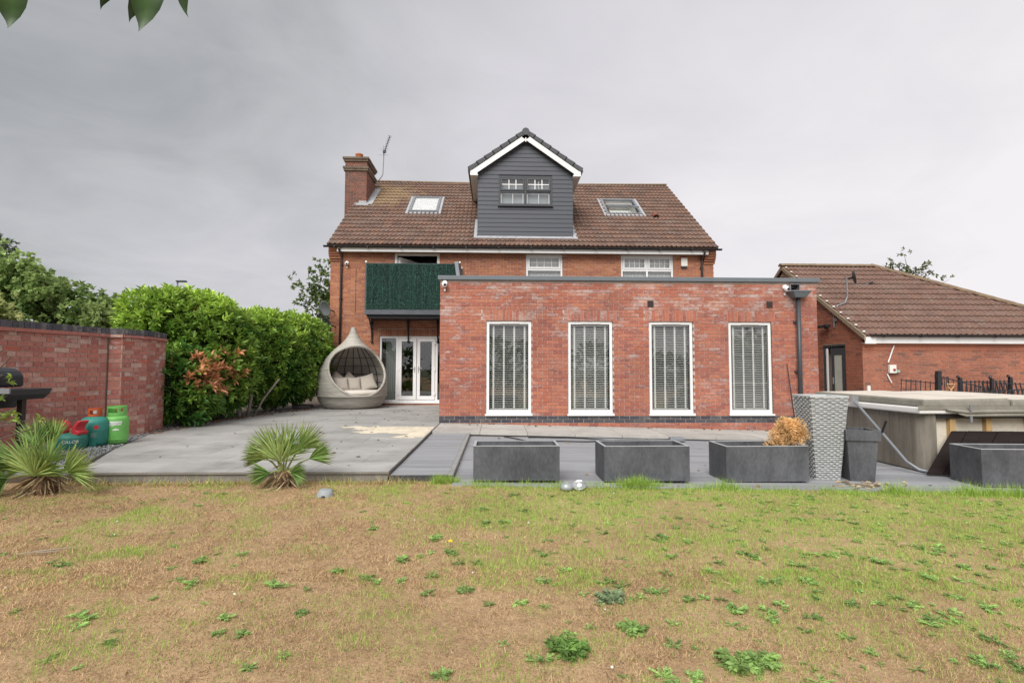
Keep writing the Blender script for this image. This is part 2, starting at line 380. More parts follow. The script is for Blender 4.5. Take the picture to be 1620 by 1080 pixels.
while yy < 17.2:        # large grey porcelain slabs, laid in a running bond
    xx = -1.21-.6*(row % 2)*.75
    first = True
    while xx > -6.4:
        w_ = .9; hi_x = xx if not first or row % 2 == 0 else xx
        poly = clip_convex([(xx-w_+.0025, yy+.0025), (xx-.0025, yy+.0025), (xx-.0025, yy+.5975), (xx-w_+.0025, yy+.5975)], PATIO)
        if len(poly) >= 3: b_ = MB(); b_.slab(poly, -.0068, random.uniform(-.0012, .0004)); b_.build('paving_slab', MT['patio'], patio)
        if first and row % 2:
            poly = clip_convex([(xx+.0025, yy+.0025), (-1.21, yy+.0025), (-1.21, yy+.5975), (xx+.0025, yy+.5975)], PATIO)
            if len(poly) >= 3: b_ = MB(); b_.slab(poly, -.0068, 0); b_.build('paving_slab', MT['patio'], patio)
        first = False; xx -= w_
    yy += .6; row += 1
pb = MB(); pb.slab([(-4.62, 6.10), (-1.225, 6.10), (-1.225, 16.9), (-5.2, 16.9), (-6.0, 11.5), (-6.02, 9.7)], -.45, -.031); pb.build('riser', MT['riser'], patio)
# cream screed patch left on the pad, ragged outline
pp = [(-3.05, 10.74), (-2.4, 10.76), (-1.9, 10.70), (-1.225, 10.72), (-1.225, 9.75), (-1.23, 9.0), (-1.55, 8.94), (-1.86, 8.97), (-1.78, 9.25), (-1.62, 9.5), (-1.95, 9.75), (-2.3, 9.62), (-2.62, 9.8), (-2.5, 10.1), (-2.85, 10.35)]
def in_poly(x, y, poly):
    r = np.zeros(len(x), bool); n = len(poly)
    for i in range(n):
        (x0, y0), (x1, y1) = poly[i], poly[(i+1) % n]; c = ((y0 > y) != (y1 > y)) & (x < (x1-x0)*(y-y0)/(y1-y0+1e-12)+x0); r ^= c
    return r
gx_, gy_ = np.meshgrid(np.arange(-3.4, -1.23, .025), np.arange(8.7, 11.0, .025), indexing='ij'); gx_, gy_ = gx_.ravel(), gy_.ravel()
ox, oy = (fbm(gx_*5, gy_*5, 81)-.5)*.42, (fbm(gx_*5, gy_*5, 91)-.5)*.42
kp = in_poly(np.minimum(gx_+ox, -1.235), gy_+oy, pp) & (fbm(gx_*14, gy_*14, 95) > .22); gx_, gy_ = gx_[kp], gy_[kp]
sq = np.array([[0, 0], [.025, 0], [.025, .025], [0, .025]]); V_ = np.concatenate([np.stack([gx_, gy_], 1)[:, None]+sq[None], np.full((len(gx_), 4, 1), .003)], 2)
put('screed_patch', np_mesh('screed_patch', V_, np.arange(len(gx_)*4).reshape(-1, 4)), MT['patch'], patio)
# soil bed west of the patio and below the hedge
bed = MB(); bed.slab([(-12, 5.2), (-4.3, 6.2), (-1.3, 14), (-1.3, 24), (-12, 30)], -.7, -.045)
bed.build('planting_bed', plain('bedsoil', (.10, .075, .055), .95, .4, 6, .6, 40), kind='structure')
# paved strip under the extension wall, falling to the east, slab by slab
def szf(x): return -.005-.0235*(x+1.21)
strip = MB(); strip.add([(-1.20, 10.06, -.5), (7.3, 10.06, -.5), (7.3, 11.6, -.5), (-1.20, 11.6, -.5), (-1.20, 10.06, -.055), (7.3, 10.06, -.26), (7.3, 11.6, -.26), (-1.20, 11.6, -.055)],
      [(0,3,2,1),(4,5,6,7),(0,1,5,4),(1,2,6,5),(2,3,7,6),(3,0,4,7)])
strip_o = strip.build('paving_strip', MT['riser'], kind='structure')
x = -1.20
while x < 7.2:
    for (y0, y1) in ((10.03, 10.66), (10.668, 11.545)):
        w = min(.9, 7.25-x); s_ = MB()
        za, zb = szf(x)+random.uniform(-.003, .003), szf(x+w)
        s_.add([(x+.004, y0, za-.045), (x+w-.004, y0, zb-.045), (x+w-.004, y1, zb-.045), (x+.004, y1, za-.045), (x+.004, y0, za), (x+w-.004, y0, zb), (x+w-.004, y1, zb), (x+.004, y1, za)],
               [(0,3,2,1),(4,5,6,7),(0,1,5,4),(1,2,6,5),(2,3,7,6),(3,0,4,7)])
        s_.build('paving_slab', MT['slab'], strip_o)
    x += .9
# decking: raised step panel beside the patio and the lower deck
def boards(parent, x0, x1, y0, y1, zf, pitch=.15, seams=()):
    y = y0
    while y < y1-.03:
        ye = min(y+pitch, y1); cuts = [x0]+[s+random.choice((-.6, 0, .5)) for s in seams]+[x1]
        for a, b in zip(cuts[:-1], cuts[1:]):
            s_ = MB(); za, zb = zf(a), zf(b); j = random.uniform(-.0015, .0015)
            s_.add([(a+.002, y+.003, za-.025), (b-.002, y+.003, zb-.025), (b-.002, ye-.003, zb-.025), (a+.002, ye-.003, za-.025),
                    (a+.002, y+.003, za+j), (b-.002, y+.003, zb+j), (b-.002, ye-.003, zb+j), (a+.002, ye-.003, za+j)],
                   [(0,3,2,1),(4,5,6,7),(0,1,5,4),(1,2,6,5),(2,3,7,6),(3,0,4,7)])
            s_.build('deck_board', MT['deck'], parent)
        y = ye
st = MB(); st.box(-1.205, -.55, 6.14, 10.0, -.4, -.09); step = st.build('deck_step', MT['blackmetal'], kind='structure')
boards(step, -1.205, -.545, 6.11, 10.02, lambda x: -.05)
s_ = MB(); s_.box(-.54, -.485, 6.08, 10.02, -.2, -.04); s_.build('edge_trim', plain('trimgrey', (.27, .27, .26), .7, .12, 4, .2), step)
s_ = MB(); s_.box(-1.205, -.485, 6.075, 6.108, -.3, -.048); s_.build('front_trim', MT['anth'], step)
def dzf(x): return -.10-.018*max(x, 0)
dk = MB(); dk.add([(-.48, 5.9, -.7), (9.6, 5.9, -.7), (9.6, 14.3, -.7), (-.48, 14.3, -.7), (-.48, 5.9, -.14), (9.6, 5.9, -.32), (9.6, 14.3, -.32), (-.48, 14.3, -.14)],
      [(0,3,2,1),(4,5,6,7),(0,1,5,4),(1,2,6,5),(2,3,7,6),(3,0,4,7)])
deck = dk.build('deck', MT['riser'], kind='structure')
boards(deck, -.48, 9.6, 5.84, 10.02, dzf, .15, (2.9, 6.2))
# yard surface east of the extension up to the garage
yd = MB(); yd.box(7.3, 30, 10.03, 15, -.8, -.275); yd.box(9.62, 30, 6.2, 10.03, -.8, -.275); yd.build('yard', MT['slab'], kind='structure')

# ================================================================ masonry
def lay(length, height, holes=(), bond='stretcher', course=.075, v_start=0):
    out = []; i = 0
    while i*course < height-.02:
        v0, v1 = i*course, min(i*course+course-.01, height)
        segs = []
        if bond == 'stretcher':
            u = -(.1125 if i % 2 else 0)
            while u < length: segs.append((u, u+.215)); u += .225
        else:
            u = -(.16875 if i % 2 else 0); k = 0
            while u < length:
                w = .215 if k % 2 == 0 else .1025
                segs.append((u, u+w)); u += w+.01; k += 1
        for a, b in segs:
            a, b = max(a, 0), min(b, length); parts = [(a, b)]
            for (h0, h1, k0, k1) in holes:
                if v1 <= k0+.03 or v0 >= k1-.03: continue
                nw = []
                for p, q in parts:
                    if q <= h0 or p >= h1: nw.append((p, q)); continue
                    if p < h0-.03: nw.append((p, h0))
                    if q > h1+.03: nw.append((h1, q))
                parts = nw
            out += [(p, q, v0, v1) for p, q in parts if q-p > .025]
        i += 1
    return out
BRICK_ME = {}
def brick_mesh(mt_name, w=.215, h=.065):
    key = (mt_name, w, h)
    if key not in BRICK_ME:
        L = []
        for k in range(3):
            b = MB(); b.box(-w/2, w/2, 0, .03, -h/2, h/2); me = bpy.data.meshes.new('brick'); me.from_pydata([tuple(Vector(p)+Vector((random.uniform(-.0015,.0015), random.uniform(-.001,.001), random.uniform(-.0015,.0015)))) for p in b.v], [], b.f[2:]+b.f[:2])
            me.materials.append(MT[mt_name]); L.append(me)
        BRICK_ME[key] = L
    return BRICK_ME[key]
CAMP = Vector((0, 0, 1.15))
def brickwork(parent, mt_name, origin, ang, bricks, singles=0, vis=None, sub='brickwork'):
    """origin: lower left seen from outside; ang: direction of u in plan; outward normal is u rotated -90 deg"""
    o = Vector(origin); u = Vector((math.cos(ang), math.sin(ang), 0)); n = Vector((math.sin(ang), -math.cos(ang), 0))
    full = []; rest = []
    for b in bricks:
        c = o+u*((b[0]+b[1])/2)+Vector((0, 0, (b[2]+b[3])/2))
        isfull = abs(b[1]-b[0]-.215) < .004 and abs(b[3]-b[2]-.065) < .002
        (full if isfull and singles and (vis is None or vis(c)) else rest).append((c, b))
    full.sort(key=lambda t: (t[0]-CAMP).length); rest += full[singles:]; full = full[:singles]
    mes = brick_mesh(mt_name) if singles else None
    for c, b in full:
        ob = bpy.data.objects.new('brick', random.choice(mes)); scn.collection.objects.link(ob)
        ob.parent = parent; ob.location = c+n*random.uniform(-.001, .0025); ob.rotation_euler = (0, 0, ang)
    M = Matrix.Translation(o) @ Matrix.Rotation(ang, 4, 'Z'); mb = MB()
    for c, b in rest:
        j = random.uniform(-.0025, .001)
        mb.box(b[0], b[1], j, .03, b[2], b[3], M, rv=random.random())
    ob = mb.build(sub, MT[mt_name], parent, kind='stuff'); return ob
def holed(mb, u0, u1, v0, v1, holes, y0, y1):
    us = sorted(set([u0, u1]+[min(max(h[i], u0), u1) for h in holes for i in (0, 1)]))
    for a, b in zip(us[:-1], us[1:]):
        mid = (a+b)/2; cur = v0
        for h in sorted([h for h in holes if h[0] < mid < h[1]], key=lambda h: h[2]):
            if h[2] > cur: mb.box(a, b, y0, y1, cur, h[2])
            cur = max(cur, h[3])
        if cur < v1: mb.box(a, b, y0, y1, cur, v1)
    return mb
def soldier(u0, u1, z0, h, w=.065):
    out = []; n = round((u1-u0)/(w+.01)); s = (u1-u0)/n
    return [(u0+i*s+.005, u0+(i+1)*s-.005, z0+.003, z0+h-.007) for i in range(n)]

# ---------------------------------------------------------------- generic white window
def frame_ring(mb, x0, x1, z0, z1, w, y0, y1, wb=None):
    wb = wb or w
    mb.box(x0, x1, y0, y1, z1-w, z1); mb.box(x0, x1, y0, y1, z0, z0+wb)
    mb.box(x0, x0+w, y0, y1, z0+wb, z1-w); mb.box(x1-w, x1, y0, y1, z0+wb, z1-w)
def pane(parent, x0, x1, z0, z1, y, mt='glass'):
    b = MB(); b.box(x0, x1, y, y+.006, z0, z1); return b.build('pane', MT[mt], parent)

# ================================================================ EXTENSION
EY = 11.55; EX0, EX1 = -1.23, 7.17; EZ = 3.11
ext = thing('brick_extension', (3, EY, 0), 'flat roofed red brick extension with four tall white windows and dark parapet cap', 'extension')
EW = [(-.22, .775), (1.575, 2.57), (3.375, 4.36), (5.155, 6.13)]; WZ0, WZ1 = .153, 2.22
holes = [(a, b, WZ0, WZ1) for a, b in EW]+[(6.56, 6.80, 2.915, 3.09)]
wb_ = MB(); holed(wb_, EX0, EX1, -.5, EZ, holes, EY+.008, EY+.30)
wb_.box(EX0+.008, EX0+.3, EY+.30, 17.0, -.5, EZ); wb_.box(EX1-.3, EX1-.008, EY+.30, 17.0, -.5, EZ)
ewall = wb_.build('wall', MT['mortar_dark'], ext)
hu = [(a-EX0, b-EX0, c+.4, d+.4) for a, b, c, d in holes]
for a, b in EW: hu.append((a-EX0-.09, b-EX0+.09, WZ1+.4, WZ1+.4+.255))
L_ = EX1-EX0
bl = lay(L_, EZ+.4, [(h[0], h[1], h[2]+.05, h[3]+.05) for h in hu])   # bricks start at z=-.45
blue = [b for b in bl if .44 <= b[2] < .59]; red = [b for b in bl if not (.44 <= b[2] < .59)]
brickwork(ewall, 'brick_ext', (EX0, EY, -.45), 0, red, 300, lambda c: c.z > .2)
brickwork(ewall, 'brick_blue', (EX0, EY, -.45), 0, blue, 0, sub='blue_brick_course')
hd = []
for a, b in EW: hd += soldier(a-.085-EX0, b+.085-EX0, WZ1, .252)
brickwork(ewall, 'brick_ext', (EX0, EY-.001, 0), 0, hd, 0, sub='soldier_course')
side = lay(17.2-EY, EZ+.4); brickwork(ewall, 'brick_ext', (EX0, 17.2, -.45), -math.pi/2, side, 0, sub='side_brickwork')
brickwork(ewall, 'brick_ext', (EX1, EY, -.45), math.pi/2, side, 0, sub='side_brickwork')
s_ = MB(); s_.box(EX0+.3, EX1-.3, 16.8, 17.0, -.1, EZ); s_.box(EX0+.3, EX1-.3, EY+.3, 16.8, -.2, -.05); s_.box(EX0+.3, EX1-.3, EY+.3, 16.8, 2.6, 2.8)
s_.build('inner_room', MT['room'], ext)
s_ = MB(); s_.box(EX0, EX1, EY, 17.19, 3.0, 3.10); 
s_.v = [Vector((min(max(p.x, EX0+.1), EX1-.1), max(p.y, EY+.1), p.z)) for p in s_.v]; s_.build('flat_roof', MT['anth'], ext)
s_ = MB(); s_.box(EX0-.05, EX1+.06, EY-.06, EY+.28, EZ+.002, EZ+.095); s_.box(EX0-.05, EX0+.26, EY+.281, 17.18, EZ+.002, EZ+.095); s_.box(EX1-.26, EX1+.06, EY+.281, 17.18, EZ+.002, EZ+.095)
s_.build('parapet_cap', MT['cap'], ext, bevel=.008)
for k, (a, b) in enumerate(EW):
    f = MB(); frame_ring(f, a+.006, b-.006, WZ0+.035, WZ1-.006, .062, EY+.03, EY+.10, .085)
    w = f.build('window', MT['white'], ext, bevel=.004)
    f = MB(); f.box(a-.02, b+.02, EY-.045, EY+.10, WZ0-.004, WZ0+.034); f.build('sill', MT['white'], w, bevel=.004)
    f = MB(); f.box(a+.30, b-.27, EY+.018, EY+.029, WZ1-.05, WZ1-.03); f.build('trickle_vent', MT['soffit'], w)
    pane(w, a+.066, b-.066, WZ0+.118, WZ1-.066, EY+.06)
    f = MB(); frame_ring(f, a+.066, b-.066, WZ0+.119, WZ1-.067, .012, EY+.045, EY+.055); f.build('gasket', MT['anth'], w)
# overflow box, hopper and downpipe
f = MB(); frame_ring(f, 6.562, 6.798, 2.917, 3.088, .022, EY-.02, EY+.02); f.build('overflow_frame', MT['greymetal'], ext)
f = MB(); f.box(6.585, 6.775, EY+.25, EY+.26, 2.9, 3.1); f.build('overflow_back', MT['roomdark'], ext)
f = MB(); f.frustum((6.58, 6.82, EY-.20, EY-.003), (6.50, 6.90, EY-.26, EY-.003), 2.75, 2.87); f.box(6.49, 6.91, EY-.27, EY-.003, 2.871, 2.90)
f.build('rain_hopper', MT['cap'], ext, bevel=.01)
f = MB(); f.tube([(6.70, EY-.09, 2.76), (6.70, EY-.09, -.2)], .048, 12); dp = f.build('downpipe', MT['anth'], ext, smooth=True)
for z in (2.2, 1.1, .2):
    f = MB(); f.box(6.62, 6.78, EY-.045, EY-.004, z, z+.05); f.build('pipe_bracket', MT['anth'], dp)
for x_ in (3.415, 6.095):
    f = MB(); f.box(x_-.07, x_+.07, EY-.008, EY+.006, 2.535, 2.685); v_ = f.build('air_vent', plain('ventbrown', (.085, .05, .04), .7), ext)
    for k in range(6):
        f = MB(); f.box(x_-.06, x_+.06, EY-.014, EY-.009, 2.548+k*.022, 2.556+k*.022); f.build('louvre', MT['black'], v_)
# venetian blinds inside, one thing per window
BL = ['with a green garden reflection, in the first tall window beside the patio', 'in the second tall extension window from the patio',
      'in the third tall extension window from the patio', 'in the tall extension window nearest the rain downpipe']
slat_me = None
for k, (a, b) in enumerate(EW):
    bt = thing('venetian_blind', ((a+b)/2, EY+.14, WZ1-.1), 'pale venetian blind with wide tapes '+BL[k], 'blind', 'venetian blinds in the extension windows')
    if slat_me is None:
        q = MB(); q.box(-(b-a)/2+.08, (b-a)/2-.08, -.017, .017, -.0014, .0014, Matrix.Rotation(R(17), 4, 'X')); slat_me = bpy.data.meshes.new('slat'); slat_me.from_pydata([tuple(p) for p in q.v], [], q.f); slat_me.materials.append(MT['blind'])
    z = WZ0+.15
    while z < WZ1-.12:
        o = bpy.data.objects.new('slat', slat_me); scn.collection.objects.link(o); o.parent = bt; o.location = (0, 0, z-(WZ1-.1)); o.rotation_euler = (R((-4, 3, 0, 6)[k]+random.gauss(0, 1.2)), R(random.gauss(0, .12)), 0); z += .040
    for q in (.14, .385, .63, .875):
        xx = a+.03+(b-a-.06)*q; f = MB(); f.box(xx-.019, xx+.019, EY+.122, EY+.1235, WZ0+.13, WZ1-.08); f.build('tape', MT['blind'], bt)
    f = MB(); f.box(a+.07, b-.07, EY+.12, EY+.165, WZ1-.1, WZ1-.055); f.build('head_rail', MT['blind'], bt)
    f = MB(); f.box(a+.08, b-.08, EY+.128, EY+.152, WZ0+.125, WZ0+.142); f.build('bottom_rail', MT['blind'], bt)
    if k == 0: bt['label'] = 'pale venetian blind with wide tapes in the tall window beside the patio'

# ================================================================ MAIN HOUSE
HY = 17.2; HX0, HX1 = -5.40, 7.22; HZ = 5.13
house = thing('brick_house', (.9, HY, 0), 'two storey red brick house with brown tiled roof, grey dormer and side chimney', 'house')
DX0, DX1, DZ1 = -3.79, -1.30, 2.235
HW = [(-3.34, -1.86, 2.95, 4.96), (.97, 2.18, 3.6, 4.96), (4.12, 5.87, 3.6, 4.96)]
hh = [(DX0, DX1, .06, DZ1)]+HW
b_ = MB(); holed(b_, HX0, HX1, -.6, HZ, hh, HY+.008, HY+.30)
b_.box(HX0+.01, HX0+.3, HY+.30, 27.1, -.6, HZ); b_.box(HX1-.3, HX1-.01, HY+.30, 27.1, -.6, HZ); b_.box(HX0+.3, HX1-.3, 26.8, 27.1, -.6, HZ)
hwall = b_.build('wall', MT['mortar'], house)
b_ = MB()
for xs in (HX0+.012, HX1-.042):
    b_.add([(xs, HY+.3, HZ), (xs, 27.1, HZ), (xs, 22.1, 8.9), (xs+.03, HY+.3, HZ), (xs+.03, 27.1, HZ), (xs+.03, 22.1, 8.9)], [(0, 1, 2), (5, 4, 3), (0, 3, 4, 1), (1, 4, 5, 2), (2, 5, 3, 0)])
b_.box(HX0, HX0+.009, HY+.01, 27.1, -.5, HZ); b_.box(HX1-.009, HX1, HY+.01, 27.1, -.5, HZ)
b_.build('gable_wall', MT['brick_far'], house)
lower = lay(-1.0-HX0, HZ+.45, [(h[0]-HX0, h[1]-HX0, h[2]+.45, h[3]+.45) for h in hh]+[(DX0-.05-HX0, 5, DZ1+.45, DZ1+.675)])
lower += [(p+4.4+.0, q+4.4+.0, c, d) for p, q, c, d in lay(HX1-(HX0+4.4), HZ+.45, [(h[0]-HX0-4.4, h[1]-HX0-4.4, h[2]+.45, h[3]+.45) for h in HW]) if c > 4.2]
brickwork(hwall, 'brick_house', (HX0, HY, -.45), 0, lower, 300, lambda c: c.x < -1.95 and c.z > .3 and not (-4.0 < c.x and 3.0 < c.z < 4.4) and not (c.x < -3.5 and c.z < 2.2))
brickwork(hwall, 'brick_house', (HX0, HY-.001, 0), 0, soldier(DX0-HX0-.04, 4.4, DZ1, .225), 0, sub='soldier_course')
# corbelled brick ends below the verges
for xc, sg in ((HX0, 1), (HX1, -1)):
    q = MB()
    for k in range(6):
        z = 4.66+k*.075; d = .045*(k+1) if k < 3 else .16
        xa, xb = (xc-.03, xc+.34) if sg > 0 else (xc-.34, xc+.03)
        q.box(xa, xb, HY-d, HY-.004, z, z+.066, rv=random.random())
    q.build('corbel', MT['brick_house'], hwall)
# rooms behind the glass
b_ = MB(); b_.box(HX0+.3, -1.3, 21.5, 21.6, -.1, 2.4); b_.box(HX0+.3, HX1-.3, HY+.3, 21.5, -.2, .02); b_.box(HX0+.3, HX1-.3, HY+.3, 26.8, 2.5, 2.6)
b_.box(-1.29, -1.2, HY+.3, 21.5, .02, 2.5); b_.box(HX0+.3, HX1-.3, 20.5, 20.6, 2.6, HZ); b_.box(HX0+.3, HX1-.3, HY+.3, 26.8, HZ-.02, HZ+.05)
b_.build('inner_room', MT['room'], house)
# eaves: soffit, fascia, gutter
EVY, EVZ = 16.9, 5.13; PT = math.atan2(9.05-5.13, 5.2)
b_ = MB(); b_.box(HX0+.27, HX1-.27, EVY+.06, HY-.002, 4.965, 4.985); b_.build('soffit', MT['soffit'], house)
b_ = MB(); b_.box(HX0+.27, HX1-.27, EVY+.03, EVY+.058, 4.93, 5.115); b_.build('fascia', MT['white'], house)
def gutter(parent, x0, x1, y, z, r=.055):
    q = MB(); n = 10; vs_ = []
    for xx in (x0, x1):
        for rr in (r, r-.006):
            for i in range(n+1):
                a = math.pi+math.pi*i/n; vs_.append((xx, y+rr*math.cos(a), z+rr*math.sin(a)))
    k = n+1; fs = []
    for i in range(n):
        fs += [(i, i+1, 2*k+i+1, 2*k+i), (k+i+1, k+i, 3*k+i, 3*k+i+1), (i, k+i, k+i+1, i+1), (2*k+i, 2*k+i+1, 3*k+i+1, 3*k+i)]
    fs += [(0, 2*k, 3*k, k), (n, k+n, 3*k+n, 2*k+n)]
    q.add(vs_, fs); g = q.build('gutter', MT['black'], parent, smooth=False)
    xx = x0+.35
    while xx < x1-.1:
        b = MB(); b.box(xx-.02, xx+.02, y-r-.006, y+r+.01, z-r-.012, z+.006); b.build('gutter_bracket', MT['black'], g); xx += 1.05
    return g
gutter(house, HX0-.13, HX1+.14, EVY-.035, 5.10)
for xd, zb in ((-5.04, .0), (6.81, 3.15)):
    b_ = MB(); b_.tube([(xd, EVY-.03, 5.06), (xd, EVY-.02, 4.98), (xd+.0, HY-.06, 4.83), (xd, HY-.055, 4.7), (xd, HY-.055, zb)], .036, 10)
    d_ = b_.build('downpipe', plain('pipebrown', (.045, .032, .03), .5), house, smooth=True)
    for z in (4.5, 3.4, 1.6):
        if z > zb: q = MB(); q.box(xd-.06, xd+.06, HY-.03, HY-.004, z, z+.04); q.build('pipe_clip', MT['black'], d_)

# ---------------------------------------------------------------- roof tiles
def tile_geo(w, gauge, wid_steps=12, lap=.06):
    pr = []
    for i in range(wid_steps+1):
        x = w*i/wid_steps; ph = (x/(w/2)) % 1.0
        pr.append((x, .040*max(0, math.cos((ph-.72)*2*math.pi))**1.2 + .004*math.sin(ph*2*math.pi)))
    vs_ = []; ln = gauge+lap
    for x, h in pr: vs_.append((x, 0, h+.056))
    for x, h in pr: vs_.append((x, ln, h+.012))
    for x, h in pr: vs_.append((x, .002, h+.018))
    n = wid_steps+1; fs = []
    for i in range(wid_steps):
        fs += [(i, i+1, n+i+1, n+i), (2*n+i, 2*n+i+1, i+1, i)]
    return vs_, fs
def tiled_slope(parent, mt, origin, pitch, width, length, cols, rows, skip=None, clip=None, singles=300, vis=None):
    w, g = width/cols, length/rows
    vs_, fs = tile_geo(w, g)
    M = Matrix.Translation(origin) @ Matrix.Rotation(pitch, 4, 'X')
    me = bpy.data.meshes.new('roof_tile'); me.from_pydata(vs_, [], fs); me.materials.append(mt)
    cand = []
    for r in range(rows):
        for c in range(cols):
            x0, v0 = c*w, r*g
            if skip and skip(x0+w/2, v0+g/2): continue
            cut = clip and x0+w > clip(v0+g)
            if clip and x0 > clip(v0): continue
            P = M @ Vector((x0+w/2, v0+g/2, 0))
            cand.append((P, x0, v0, cut))
    cand.sort(key=lambda t: (t[3], 0 if (vis is None or vis(t[0])) else 1, (t[0]-CAMP).length))
    mb = MB()
    for i, (P, x0, v0, cut) in enumerate(cand):
        jz = random.uniform(-.003, .003); jr = random.uniform(-.004, .004)
        if i < singles and not cut:
            o = bpy.data.objects.new('roof_tile', me); scn.collection.objects.link(o); o.parent = parent
            o.matrix_local = M @ Matrix.Translation((x0, v0, jz)) @ Matrix.Rotation(jr, 4, 'Z')
        else:
            vv = [(x0+a, v0+b, c_+jz) for a, b, c_ in vs_]
            if cut: vv = [(min(a, max(clip(b), 0)), b, c_) for a, b, c_ in vv]
            mb.add(vv, fs, M, rv=random.random())
    mb.build('tiles', mt, parent, kind='stuff')
RX0, RX1 = HX0-.04, HX1+.05; RL = math.hypot(5.2, 3.92)
b_ = MB(); M = Matrix.Translation((0, EVY, EVZ)) @ Matrix.Rotation(PT, 4, 'X')
tmp = MB(); holed(tmp, RX0, RX1, .02, RL, [(4.16, 5.34, 2.96, 4.40)], -.05, .006); b_.add([(p.x, p.z, p.y) for p in tmp.v], [f[::-1] for f in tmp.f], M)
M2 = Matrix.Translation((0, 22.1+5.2, EVZ)) @ Matrix.Rotation(math.pi, 4, 'Z') @ Matrix.Rotation(PT, 4, 'X')
b_.box(-RX1, -RX0, 0, RL, -.05, .04, M2)
roof = b_.build('roof', MT['tile'], house)
SKY = [(-3.24, -2.15, 2.88, 4.48), (4.08, 5.42, 2.88, 4.48)]
def rskip(u, v):
    x = u+RX0
    if -.55 < x < 2.48 and .85 < v: 
        if v < 1.2+(5.2-.6)/math.cos(PT) and -.5 < x < 2.4 and v < 4.8: return True
    if x < -5.05 and 3.75 < v < 5.2: return True
    return any(a+.02 < x < b-.02 and c+.05 < v < d-.05 for a, b, c, d in SKY)
tiled_slope(roof, MT['tile'], (RX0, EVY, EVZ), PT, RX1-RX0, RL-.05, 42, 19, rskip, None, 300)
x = RX0
while x < RX1-.05:      # ridge tiles, sagging a little along the length
    e = min(x+.45, RX1); q = MB(); sg = lambda xx: 9.055-.05*math.sin(math.pi*(xx-RX0)/(RX1-RX0))
    n = 8; vs_ = []
    for xx in (x+.004, e-.004):
        for i in range(n+1):
            a = math.pi*i/n; vs_.append((xx, 22.1+.14*math.cos(a), sg(xx)+.085*math.sin(a)-.01))
    q.add(vs_, [(i, n+1+i, n+2+i, i+1) for i in range(n)]+[tuple(range(n+1)), tuple(range(2*n+1, n, -1))]); q.build('ridge_tile', MT['ridge'], roof); x = e
# roof windows
for k, (a, b, c, d) in enumerate(SKY):
    q = MB()
    for (p0, p1, v0, v1) in ((a-.10, b+.10, c-.16, c-.001), (a-.10, a-.001, c, d), (b+.001, b+.10, c, d), (a-.10, b+.10, d+.001, d+.10)):
        q.box(p0, p1, v0, v1, .0, .062, M)
    q.build('flashing', MT['lead'], roof)
    if k == 0:
        q = MB()
        for (p0, p1, v0, v1) in ((a, b, c, c+.09), (a, b, d-.09, d), (a, a+.09, c+.091, d-.091), (b-.09, b, c+.091, d-.091)): q.box(p0, p1, v0, v1, .0, .105, M)
        rw = q.build('roof_window', MT['greymetal'], house)
        q = MB(); q.box(a+.09, b-.09, c+.09, d-.09, .06, .066, M); q.build('pane', MT['glass'], rw)
        q = MB(); q.box(a+.09, b-.09, c+.09, d-.09, .045, .055, M); q.build('blind', plain('sky_reflection_white', (.86, .85, .85), .8, .04), rw)  # white sheet close under the pane, painting in the sky's bright reflection
    else:
        q = MB()
        for (p0, p1, v0, v1) in ((a, b, c, c+.08), (a, b, d-.08, d), (a, a+.08, c+.081, d-.081), (b-.08, b, c+.081, d-.081)): q.box(p0, p1, v0, v1, .0, .09, M)
        rw = q.build('roof_window', MT['greymetal'], house)
        q = MB(); q.box(a+.08, b-.08, c+.08, d-.08, -.34, -.33, M)
        for (p0, p1, v0, v1) in ((a+.06, a+.08, c+.08, d-.08), (b-.08, b-.06, c+.08, d-.08), (a+.06, b-.06, c+.06, c+.08), (a+.06, b-.06, d-.08, d-.06)): q.box(p0, p1, v0, v1, -.34, .0, M)
        q.build('lining', MT['soffit'], rw)
        Ms = M @ Matrix.Translation(((a+b)/2, (c+d)/2+.05, .06)) @ Matrix.Rotation(R(-17), 4, 'X'); hw, hl = (b-a)/2-.12, (d-c)/2-.12
        q = MB()
        for (p0, p1, v0, v1) in ((-hw, hw, -hl, -hl+.08), (-hw, hw, hl-.08, hl), (-hw, -hw+.08, -hl+.081, hl-.081), (hw-.08, hw, -hl+.081, hl-.081)): q.box(p0, p1, v0, v1, -.03, .03, Ms)
        q.build('sash', MT['greymetal'], rw)
        q = MB(); q.box(-hw+.08, hw-.08, -hl+.08, hl-.08, -.004, .004, Ms); q.build('pane', MT['glass_dark'], rw)
q = MB(); Mv = M @ Matrix.Translation((5.86, 2.62, .05)); q.lathe([(.11, 0), (.11, .22), (.09, .26), (0, .30)], 12, Mv @ Matrix.Rotation(R(-90), 4, 'X') @ Matrix.Rotation(R(180), 4, 'Z'), 0, 2*math.pi)
q.build('vent_tile', plain('ventred', (.20, .065, .045), .85), roof)
q = MB(); q.lathe([(.085, -.012), (0, -.012)], 12, Mv @ Matrix.Rotation(R(-90), 4, 'X')); q.build('vent_mouth', MT['black'], roof)

